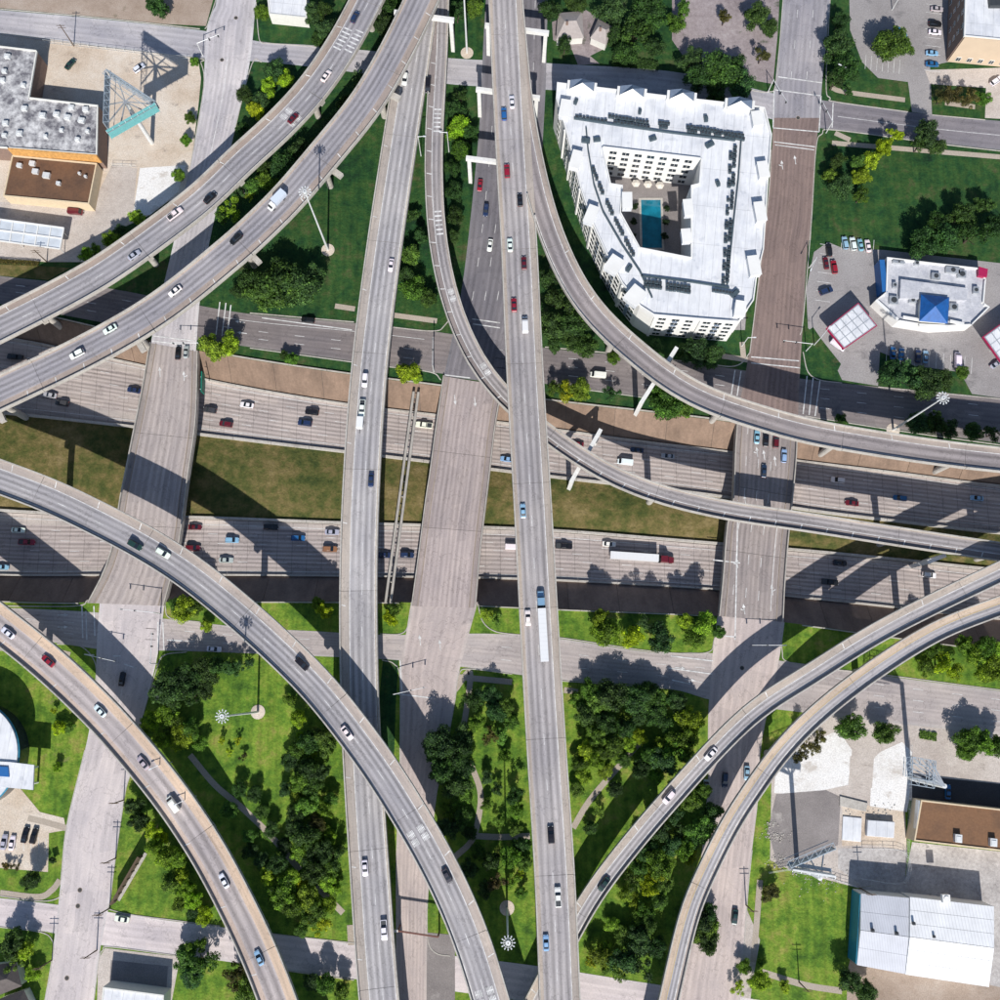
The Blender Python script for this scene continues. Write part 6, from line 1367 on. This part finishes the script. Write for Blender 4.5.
TREES = {
 'between left street and top left ramp': [(267, 86, 12, 'b'), (255, 109, 9, 'y'), (273, 70, 10, 'd'), (285, 78, 9, 'b'), (245, 95, 8, 'd'), (242, 128, 7, 'd'), (262, 100, 8, 'd')],
 'in the gap between two upper left ramps': [(330, 130, 12, 'd'), (345, 105, 12, 'd'), (318, 145, 11, 'd'), (300, 152, 11, 'd'), (360, 78, 10, 'd'), (232, 208, 10, 'b'), (250, 195, 6, 'b'), (255, 184, 10, 'm'), (268, 180, 10, 'm'), (285, 165, 12, 'd'), (262, 167, 9, 'd'), (240, 190, 8, 'd'), (222, 218, 7, 'm'), (335, 118, 9, 'd'), (312, 158, 8, 'd'), (278, 172, 8, 'd')],
 'beside the yard above the top left ramp': [(138, 217, 8, 'b'), (110, 240, 9, 'b'), (86, 254, 8, 'b'), (120, 232, 6, 'd'), (95, 249, 5, 'm')],
 'in the verge left of the left street': [(190, 118, 6, 'm'), (185, 140, 6, 'm'), (179, 175, 6, 'm'), (194, 61, 5, 'm')],
 'at the top edge near the left ramps': [(155, 2, 13, 'd'), (330, 28, 12, 'd'), (312, 12, 9, 'd'), (262, 12, 7, 'm'), (384, 24, 11, 'd'), (374, 12, 9, 'd'), (322, 10, 9, 'd'), (318, 40, 7, 'd'), (388, 2, 10, 'd')],
 'on the lawn left of the left flyover': [(272, 285, 20, 'd'), (298, 290, 17, 'd'), (252, 280, 13, 'd'), (310, 276, 12, 'd'), (240, 290, 8, 'd'), (285, 270, 13, 'd')],
 'between the left flyover and the narrow ramp': [(414, 288, 12, 'm'), (411, 256, 9, 'm'), (420, 236, 8, 'd'), (405, 273, 8, 'd'), (428, 300, 8, 'd'), (412, 215, 7, 'd')],
 'between the narrow ramp and the central flyover': [(458, 127, 10, 'b'), (460, 150, 9, 'm'), (455, 108, 9, 'd'), (470, 133, 8, 'd'), (461, 95, 8, 'd'), (453, 168, 8, 'd'), (474, 8, 9, 'm'), (457, 12, 8, 'd'), (455, 190, 9, 'd'), (456, 216, 9, 'd'), (452, 236, 7, 'd')],
 'on the verge above the tan slope': [(213, 347, 13, 'b'), (228, 343, 11, 'b'), (206, 350, 8, 'm'), (292, 358, 6, 'm'), (283, 355, 4, 'd'), (407, 372, 10, 'b'), (417, 393, 5, 'b'), (568, 390, 10, 'y'), (581, 391, 10, 'b'), (555, 388, 8, 'm'), (612, 393, 8, 'd'), (665, 400, 14, 'm'), (680, 411, 10, 'm'), (655, 396, 9, 'd'), (842, 421, 7, 'd'), (920, 424, 9, 'd'), (935, 421, 9, 'd'), (950, 428, 8, 'd'), (975, 432, 8, 'd'), (994, 433, 8, 'd')],
 'between the central flyover and its curving ramp': [(552, 276, 11, 'd'), (562, 300, 13, 'd'), (575, 322, 14, 'd'), (555, 325, 12, 'd'), (586, 345, 10, 'd'), (554, 344, 8, 'd'), (613, 357, 7, 'm'), (570, 340, 9, 'd')],
 'below the white apartment block': [(696, 352, 15, 'd'), (712, 355, 11, 'd'), (680, 350, 8, 'd'), (655, 347, 7, 'd')],
 'on waste ground above the apartment block': [(565, 44, 8, 'd'), (551, 8, 11, 'd'), (575, 2, 9, 'd'), (612, 8, 13, 'd'), (635, 30, 16, 'd'), (652, 12, 14, 'd'), (627, 50, 11, 'd'), (655, 45, 10, 'd'), (675, 22, 9, 'm'), (684, 8, 8, 'm'), (702, 76, 14, 'd'), (720, 70, 16, 'd'), (740, 84, 12, 'd'), (690, 60, 10, 'd'), (716, 92, 10, 'd'), (735, 66, 11, 'd'), (725, 17, 8, 'o'), (640, 8, 10, 'd'), (615, 36, 9, 'd')],
 'beside the upper right street': [(757, 15, 11, 'd'), (770, 27, 8, 'd'), (762, 55, 8, 'o'), (838, 45, 13, 'd'), (846, 66, 13, 'd'), (835, 80, 9, 'd'), (840, 20, 8, 'd'), (848, 90, 7, 'd')],
 'in the upper right car park': [(893, 40, 13, 'm'), (905, 45, 8, 'm'), (885, 38, 7, 'd')],
 'in the hedge row below the office building': [(955, 95, 10, 'o'), (970, 97, 10, 'o'), (942, 97, 8, 'o'), (982, 98, 7, 'm')],
 'on the lawn above the petrol station': [(895, 135, 9, 'y'), (883, 146, 9, 'y'), (870, 159, 10, 'b'), (859, 161, 8, 'm'), (861, 176, 9, 'b'), (861, 196, 9, 'm'), (842, 186, 11, 'd'), (831, 175, 7, 'm'), (928, 132, 13, 'd'), (920, 144, 9, 'd'), (937, 146, 8, 'd'), (838, 160, 8, 'd'), (925, 240, 13, 'd'), (950, 236, 13, 'd'), (975, 232, 13, 'd'), (994, 226, 12, 'd'), (962, 214, 12, 'd'), (986, 204, 10, 'd'), (938, 224, 10, 'd')],
 'in the island before the petrol station': [(905, 376, 15, 'd'), (925, 381, 13, 'd'), (890, 371, 11, 'd'), (943, 380, 10, 'd'), (962, 372, 5, 'm')],
 'on the verge below the dark slope': [(185, 610, 11, 'b'), (195, 606, 8, 'm'), (207, 626, 6, 'b'), (178, 606, 7, 'm'), (325, 612, 9, 'y'), (317, 604, 7, 'b'), (390, 619, 7, 'y'), (395, 609, 7, 'm'), (488, 615, 7, 'b'), (497, 619, 6, 'm'), (605, 630, 13, 'b'), (600, 618, 9, 'b'), (632, 637, 11, 'y'), (660, 637, 12, 'd'), (645, 625, 9, 'd'), (685, 622, 8, 'b'), (705, 625, 12, 'b'), (719, 633, 6, 'm'), (695, 636, 8, 'm')],
 'in the park between the two left ramps': [(155, 720, 8, 'b'), (145, 725, 7, 'b'), (168, 716, 9, 'b'), (160, 741, 8, 'b'), (181, 739, 10, 'b'), (175, 726, 8, 'm'), (190, 731, 8, 'm'), (165, 690, 13, 'd'), (181, 681, 13, 'd'), (190, 696, 11, 'd'), (202, 673, 11, 'd'), (216, 665, 9, 'd'), (222, 740, 4, 'y'), (238, 741, 4, 'y'), (229, 752, 4, 'y'), (243, 757, 4, 'o'), (297, 718, 8, 'b'), (300, 736, 4, 'b'), (313, 756, 5, 'y'), (299, 750, 8, 'm'), (310, 742, 11, 'd'), (321, 736, 9, 'm'), (327, 746, 9, 'm'), (305, 770, 11, 'd'), (319, 773, 9, 'd'), (300, 782, 8, 'm'), (313, 786, 9, 'm'),
   (308, 806, 11, 'm'), (299, 799, 7, 'b'), (325, 811, 8, 'b'), (331, 800, 6, 'm'), (318, 825, 8, 'o'), (328, 835, 7, 'b'), (305, 836, 11, 'd'), (294, 831, 8, 'd'), (300, 851, 9, 'b'), (311, 857, 9, 'd'), (323, 851, 9, 'd'), (334, 861, 9, 'd'), (329, 871, 8, 'm'), (315, 871, 9, 'd'), (340, 849, 6, 'd'), (267, 876, 8, 'b'), (290, 878, 8, 'b'), (301, 884, 6, 'y'), (282, 891, 10, 'm'), (306, 900, 10, 'b'), (290, 906, 9, 'm'), (311, 915, 9, 'm'), (319, 925, 9, 'y'), (327, 881, 8, 'b'), (333, 889, 6, 'b'), (250, 836, 6, 'm'), (228, 811, 7, 'm'), (262, 813, 6, 'm'), (240, 790, 6, 'd'), (255, 795, 6, 'd'), (272, 830, 6, 'd'), (283, 845, 7, 'd'), (278, 862, 8, 'd'), (295, 815, 8, 'd'), (290, 762, 7, 'd'), (285, 790, 6, 'd'), (250, 850, 7, 'd'), (262, 860, 7, 'd'), (290, 700, 6, 'm'), (205, 690, 8, 'd'), (172, 702, 8, 'd'), (200, 745, 6, 'm'), (230, 668, 8, 'd'), (246, 664, 7, 'd'), (275, 660, 6, 'd'), (330, 905, 7, 'b'), (300, 930, 6, 'm')],
 'between lower left ramp and left street': [(152, 831, 9, 'y'), (160, 839, 6, 'y'), (155, 846, 8, 'b'), (166, 856, 9, 'b'), (175, 861, 8, 'b'), (181, 876, 8, 'b'), (170, 881, 8, 'm'), (185, 890, 8, 'b'), (192, 901, 8, 'b'), (140, 821, 9, 'd'), (205, 916, 7, 'y'), (180, 905, 7, 'm'), (195, 911, 7, 'd'), (135, 805, 8, 'd')],
 'near the round building at the left': [(54, 711, 3.5, 'y'), (58, 727, 6, 'y'), (69, 728, 5, 'm'), (57, 768, 4, 'b'), (30, 882, 8, 'd'), (5, 866, 3, 'o'), (11, 866, 3, 'o'), (17, 867, 3, 'o'), (52, 860, 3, 'd')],
 'in the bottom left corner': [(10, 945, 11, 'd'), (25, 951, 8, 'b'), (14, 962, 8, 'm'), (32, 975, 7, 'b')],
 'at the bottom edge left of centre': [(185, 956, 11, 'm'), (200, 966, 13, 'm'), (196, 946, 9, 'm'), (190, 978, 10, 'd'), (236, 976, 12, 'o'), (246, 992, 9, 'm'), (326, 986, 9, 'm'), (341, 992, 8, 'm'), (312, 984, 7, 'd')],
 'in the park left of the central flyover': [(440, 745, 13, 'd'), (455, 750, 13, 'd'), (463, 738, 9, 'd'), (445, 770, 13, 'd'), (455, 786, 11, 'd'), (437, 759, 10, 'd'), (465, 766, 9, 'd'), (460, 797, 7, 'm'), (497, 713, 9, 'd'), (505, 706, 8, 'm'), (490, 736, 8, 'o'), (501, 736, 7, 'm'), (450, 811, 7, 'm'), (487, 804, 5, 'm'), (515, 829, 6, 'm'), (478, 851, 7, 'm'), (511, 856, 8, 'm'), (497, 882, 8, 'o'), (512, 881, 7, 'b'), (520, 873, 5, 'y'), (473, 700, 8, 'd'), (488, 697, 9, 'd'), (476, 722, 8, 'm'), (512, 722, 7, 'm'), (505, 755, 6, 'm'), (487, 778, 6, 'd'), (497, 790, 7, 'd'), (515, 795, 8, 'd'), (516, 810, 7, 'm'), (462, 818, 8, 'd'), (447, 828, 8, 'd'), (470, 832, 6, 'd'), (500, 822, 6, 'm'), (492, 862, 8, 'd'), (520, 845, 7, 'd'), (468, 868, 8, 'd'), (524, 862, 6, 'm'), (485, 890, 7, 'd'), (520, 893, 6, 'm')],
 'in the park right of the central flyover': [(615, 696, 15, 'd'), (600, 701, 11, 'm'), (635, 701, 13, 'd'), (650, 691, 11, 'd'), (655, 703, 11, 'm'), (590, 691, 8, 'm'), (690, 720, 11, 'b'), (640, 736, 7, 'y'), (630, 745, 6, 'b'), (615, 746, 10, 'm'), (605, 751, 9, 'm'), (588, 751, 9, 'b'), (597, 758, 9, 'b'), (580, 762, 7, 'm'), (585, 776, 7, 'b'), (660, 743, 9, 'b'), (671, 751, 11, 'm'), (681, 741, 11, 'm'), (665, 761, 11, 'd'), (650, 756, 9, 'm'), (685, 756, 7, 'm'), (625, 726, 9, 'd'), (640, 718, 8, 'd'), (605, 722, 10, 'd'), (588, 715, 9, 'd'), (578, 700, 7, 'm'), (664, 722, 8, 'd'), (655, 715, 9, 'd'), (595, 736, 8, 'm'), (605, 772, 7, 'b'), (616, 790, 7, 'd'), (600, 812, 6, 'm'), (590, 828, 6, 'd'), (578, 790, 6, 'm'), (625, 760, 7, 'm'), (640, 768, 8, 'd'), (655, 775, 7, 'm'), (680, 705, 8, 'd'), (672, 697, 8, 'd')],
 'in the grove between the lower right ramps': [(637, 869, 9, 'm'), (632, 881, 8, 'm'), (660, 863, 10, 'm'), (655, 876, 9, 'y'), (649, 890, 9, 'y'), (665, 881, 8, 'm'), (685, 850, 9, 'm'), (689, 857, 6, 'y'), (700, 831, 11, 'm'), (694, 841, 9, 'd'), (635, 902, 7, 'b'), (645, 911, 8, 'm'), (650, 925, 8, 'd'), (637, 920, 7, 'm'), (600, 956, 8, 'b'), (591, 961, 6, 'y'), (605, 948, 6, 'b'), (625, 961, 13, 'd'), (640, 966, 13, 'd'), (615, 972, 9, 'm'), (640, 946, 10, 'd'), (652, 815, 7, 'b'), (690, 801, 8, 'm'), (704, 792, 7, 'm'), (680, 830, 8, 'd'), (672, 845, 8, 'd'), (712, 812, 8, 'd'), (645, 850, 8, 'd'), (625, 895, 7, 'b'), (660, 900, 7, 'm'), (622, 935, 7, 'm'), (612, 925, 6, 'b'), (655, 948, 8, 'd'), (668, 862, 7, 'm'), (676, 815, 8, 'd'), (660, 830, 8, 'd'), (640, 935, 8, 'd')],
 'beside the outer lower right ramp': [(708, 925, 10, 'd'), (705, 940, 9, 'd'), (710, 914, 9, 'd'), (706, 931, 9, 'm')],
 'on the verge below the lower right ramps': [(945, 665, 12, 'y'), (955, 673, 8, 'y'), (926, 666, 8, 'm'), (976, 656, 11, 'b'), (990, 666, 11, 'b'), (996, 651, 10, 'b'), (966, 646, 10, 'm'), (985, 641, 10, 'm'), (934, 651, 8, 'm')],
 'along the road above the demolished lot': [(852, 726, 10, 'm'), (886, 733, 10, 'm'), (810, 746, 11, 'o'), (800, 756, 8, 'o'), (820, 738, 7, 'o'), (970, 741, 11, 'm'), (986, 743, 11, 'm'), (966, 753, 9, 'm'), (998, 746, 9, 'm')],
 'around the lawn beside the grey hall': [(770, 894, 7, 'o'), (760, 980, 8, 'b'), (745, 968, 7, 'b'), (785, 987, 6, 'b'), (851, 981, 9, 'd'), (866, 992, 9, 'd'), (738, 988, 6, 'y'), (762, 962, 4, 'm')],
}
rt = random.Random(3)
for region, lst in TREES.items():
    small = {}
    for x, y, r, t in lst: small.setdefault((t, 'small' if r < 6 else 'big' if r > 12 else 'round', 'shrub' if r < 7.5 else 'tree'), []).append((x, y, r))
    for (t, size, sp_), L_ in small.items():
        L_.sort()
        for i, (x, y, r) in enumerate(L_):
            tn, col = TONE[t]; rm = r / 3.25 * rt.uniform(1.16, 1.34) * (1.06 if t in 'dm' else 1); h = ((1.75 * rm + 1.9) if sp_ == 'tree' else (1.5 * rm + 1.0)) * rt.uniform(.9, 1.12)
            p = W(x, y, h * .62); gz = 0.0; s = rm
            if yNT(p.x) > p.y > yST(p.x): # keep the few that would lean over the cut on its rim
                p.y = yNT(p.x) + 1.0 if abs(p.y - yNT(p.x)) < abs(p.y - yST(p.x)) else yST(p.x) - 1.0
            pos = '' if len(L_) == 1 else ', %s such from left' % ORD[i + 1]
            root = thing(sp_, '%s %s %s %s%s' % (size, tn, sp_, region, pos), sp_, (p.x, p.y, gz), rt.uniform(0, 6.28), sp_ + 's ' + region)
            me = rt.choice(LOOSE if t in 'yo' and rt.random() < .7 or rt.random() < .12 else CROWNS)
            zs_ = (h - min(1.6, .22 * h)) / 1.75; zc = h - .98 * zs_
            o = local('crown', me, root, (0, 0, zc), 0, (rm * rt.uniform(.95, 1.28), rm * rt.uniform(.95, 1.28), zs_)); k = rt.uniform(.7, 1.4)
            o.color = (col[0] * k * rt.uniform(.8, 1.12), col[1] * k, col[2] * k * rt.uniform(.7, 1.3), 1)
            local('trunk', rt.choice(TRUNKS), root, (0, 0, 0), 0, (h * .55, h * .55, zc * .95))
# clipped hedges
for lab, a, b, w, h, c in (('long clipped hedge beside the street above the apartment block', (612, 63), (658, 68), 3.2, 1.6, 'd'), ('brown-topped hedge on the verge below the carport', (-5, 262), (40, 265), 1.6, 1.2, 'o'), ('low hedge bed on the paved strip along the lower frontage road', (919, 734), (936, 737), 2.4, .6, 'm')):
    A, B = W(*a), W(*b); d = (B - A); L_ = d.length; d.normalize(); n = Vector((-d.y, d.x, 0)); rr = random.Random(len(lab)); v = []; f = []
    for k in range(int(L_ * w * 60)):
        q = d * rr.uniform(0, L_) + n * rr.uniform(-w / 2, w / 2) + Vector((0, 0, h * (rr.random() ** .4))); s = rr.uniform(.12, .25); e = Vector((rr.gauss(0, 1), rr.gauss(0, 1), rr.gauss(0, .5))).normalized() * s; g = e.cross(Vector((rr.gauss(0, .4), rr.gauss(0, .4), 1))).normalized() * s * .7
        k0 = len(v); v += [tuple(q - e), tuple(q + g), tuple(q + e), tuple(q - g)]; f.append((k0, k0 + 1, k0 + 2, k0 + 3))
    me = bpy.data.meshes.new('hedge'); me.from_pydata(v, [], f); me.materials.append(M['leaves']); o = bpy.data.objects.new('hedge', me); COL.objects.link(o); o.location = A; o.color = TONE[c][1] + (1,); tag(o, lab, 'hedge')
# ================================================================== small finds on the ground
M['iron'] = plain('iron', (.05, .048, .046), .7)
for lab, x, y in (('dark manhole cover on the upper left street above the crossing', 236, 18), ('dark manhole cover on the upper left street below the crossing', 222, 60), ('dark manhole cover on the left street above the bottom cross street', 80, 890), ('dark manhole cover at the left street and bottom street crossing', 78, 906), ('dark manhole cover on the left street near the bottom edge', 67, 978), ('dark manhole cover in the middle of the upper right crossing', 798, 118), ('dark manhole cover at the right crossing beside the ramps', 742, 668)):
    p = W(x, y); r = thing('manhole_cover', lab, 'manhole cover', (p.x, p.y, .1)); mb = MB(); mb.tube((p.x, p.y, .07), (p.x, p.y, .10), .55, n=16); mb.build('lid', M['iron'], r); mb = MB(); mb.tube((p.x, p.y, .06), (p.x, p.y, .085), .7, n=16); mb.build('ring', M['concrete_brown'], r)
# broken concrete heaped on the demolished lot
rr = random.Random(5); mb = MB()
for cx, cy, n, sp in ((776, 836, 160, 7), (784, 862, 160, 8), (772, 824, 60, 3), (800, 868, 120, 9), (880, 812, 70, 8), (855, 808, 50, 7), (880, 870, 60, 9), (825, 880, 120, 14)):
    for _ in range(n):
        p = W(cx + rr.gauss(0, sp), cy + rr.gauss(0, sp * .5)); s = rr.uniform(.08, .45) * rr.uniform(.5, 1.3); mb.box((p.x, p.y, s * .25), (s, s * rr.uniform(.5, 1), s * .6), rr.uniform(0, 3), taper=rr.uniform(.5, .9))
o = mb.build('rubble', M['concrete_light']); o['kind'] = 'stuff'; tag(o, 'pale broken concrete scattered on the demolished lot', 'rubble')
# parking bay stripes
mb = MB()
def bays(a, b, n, dx, dy):
    for i in range(n + 1):
        x = a[0] + (b[0] - a[0]) * i / n; y = a[1] + (b[1] - a[1]) * i / n; mb.strip([W(x, y) + Vector((0, 0, .075)), W(x + dx, y + dy) + Vector((0, 0, .075))], .14)
bays((887, 346), (972, 358), 12, -1, 16); bays((842, 236), (874, 240), 4, -1, 14); bays((820, 244), (815, 300), 6, 15, 2); bays((926, 4), (924, 70), 8, 16, 2); bays((866, 55), (900, 60), 6, -1, 14); bays((0, 832), (46, 838), 6, 1, 16)
structure(mb.build('parking_bay_lines', M['white_paint'], None, fix=False))

# poolside planting and parasols
M['parasol'] = plain('parasol', (.62, .57, .50), .8)
for i, (x, y) in enumerate(((636, 183), (648, 184), (660, 185))):
    p = W(x, y, 2.4); r = thing('parasol', 'pale parasol above the pool, %s from left' % ORD[i + 1], 'parasol', (p.x, p.y, 0), group='parasols at the pool'); mb = MB()
    for k in range(6):
        a, b = k * math.pi / 3, (k + 1) * math.pi / 3; mb.poly([(p.x + 1.4 * math.cos(a), p.y + 1.4 * math.sin(a), 2.2), (p.x + 1.4 * math.cos(b), p.y + 1.4 * math.sin(b), 2.2), (p.x, p.y, 2.8)])
    mb.build('canopy', M['parasol'], r); mb = MB(); mb.tube((p.x, p.y, .05), (p.x, p.y, 2.75), .05, n=6); mb.build('post', M['galv'], r)
for i, (x, y) in enumerate(((635, 206), (634, 222), (632, 236), (667, 208), (666, 222), (665, 236))):
    p = W(x, y, 1.5); r = thing('shrub', 'dark planted shrub %s of the pool, %s from top' % ('left' if i < 3 else 'right', ORD[i % 3 + 1]), 'shrub', (p.x, p.y, 0), i, 'shrubs beside the pool')
    o = local('crown', CROWNS[i % 5], r, (0, 0, 1.5), 0, (1.5, 1.5, 1.4)); o.color = (.02, .045, .018, 1); local('trunk', TRUNKS[i % 3], r, (0, 0, .05), 0, (1.6, 1.6, 1.4))

# rust-red sign gantry over the street at the bottom
a, b = W(398, 931, 6.5), W(438, 937, 6.5); r = thing('sign_gantry', 'rust-red gantry beam with a white end over the street at the bottom', 'gantry', (a.x, a.y, 0))
M['rust'] = plain('rust', (.16, .07, .055), .8)
mb = MB(); mb.beam(a, b, .4, .4); bm_ = mb.build('beam', M['rust'], r); mb = MB(); mb.beam(a - Vector((1.2, 0, 0)), a, .6, .5); mb.build('beam_end', M['white_wall'], bm_)
for q in (a, b): mb = MB(); mb.tube((q.x, q.y, 0), (q.x, q.y, 6.2), .25, n=8); mb.build('post', M['rust'], r)

# worn turn arrows on the approaches
mb = MB()
def arrow(px, py, deg, turn=0):
    o = W(px, py) + Vector((0, 0, .135)); a = R(deg); d = Vector((math.cos(a), math.sin(a), 0)); n = Vector((-d.y, d.x, 0))
    mb.poly([o - d * 1.6 - n * .12, o + d * .4 - n * .12, o + d * .4 + n * .12, o - d * 1.6 + n * .12]); mb.poly([o + d * .4 - n * .5, o + d * 1.6, o + d * .4 + n * .5])
    if turn: mb.poly([o - d * .6, o - d * .3, o + d * .2 + n * turn * 1.0, o - d * .1 + n * turn * 1.1])
for a in ((757, 452, 95, 1), (764, 455, 95), (775, 461, 95), (737, 563, 97, 1), (744, 609, 97, 1), (63, 615, 0), (63, 627, 0, -1), (745, 500, 96), (772, 590, 96, -1), (420, 640, 98), (440, 645, 98), (455, 400, 276), (475, 402, 276), (795, 160, 95), (782, 165, 95, 1), (160, 372, 97), (184, 376, 97, -1), (680, 668, -8), (690, 680, -8, -1), (240, 322, 172), (242, 333, 172)): arrow(*a)
structure(mb.build('turn_arrows', M['white_paint'], None, fix=False))
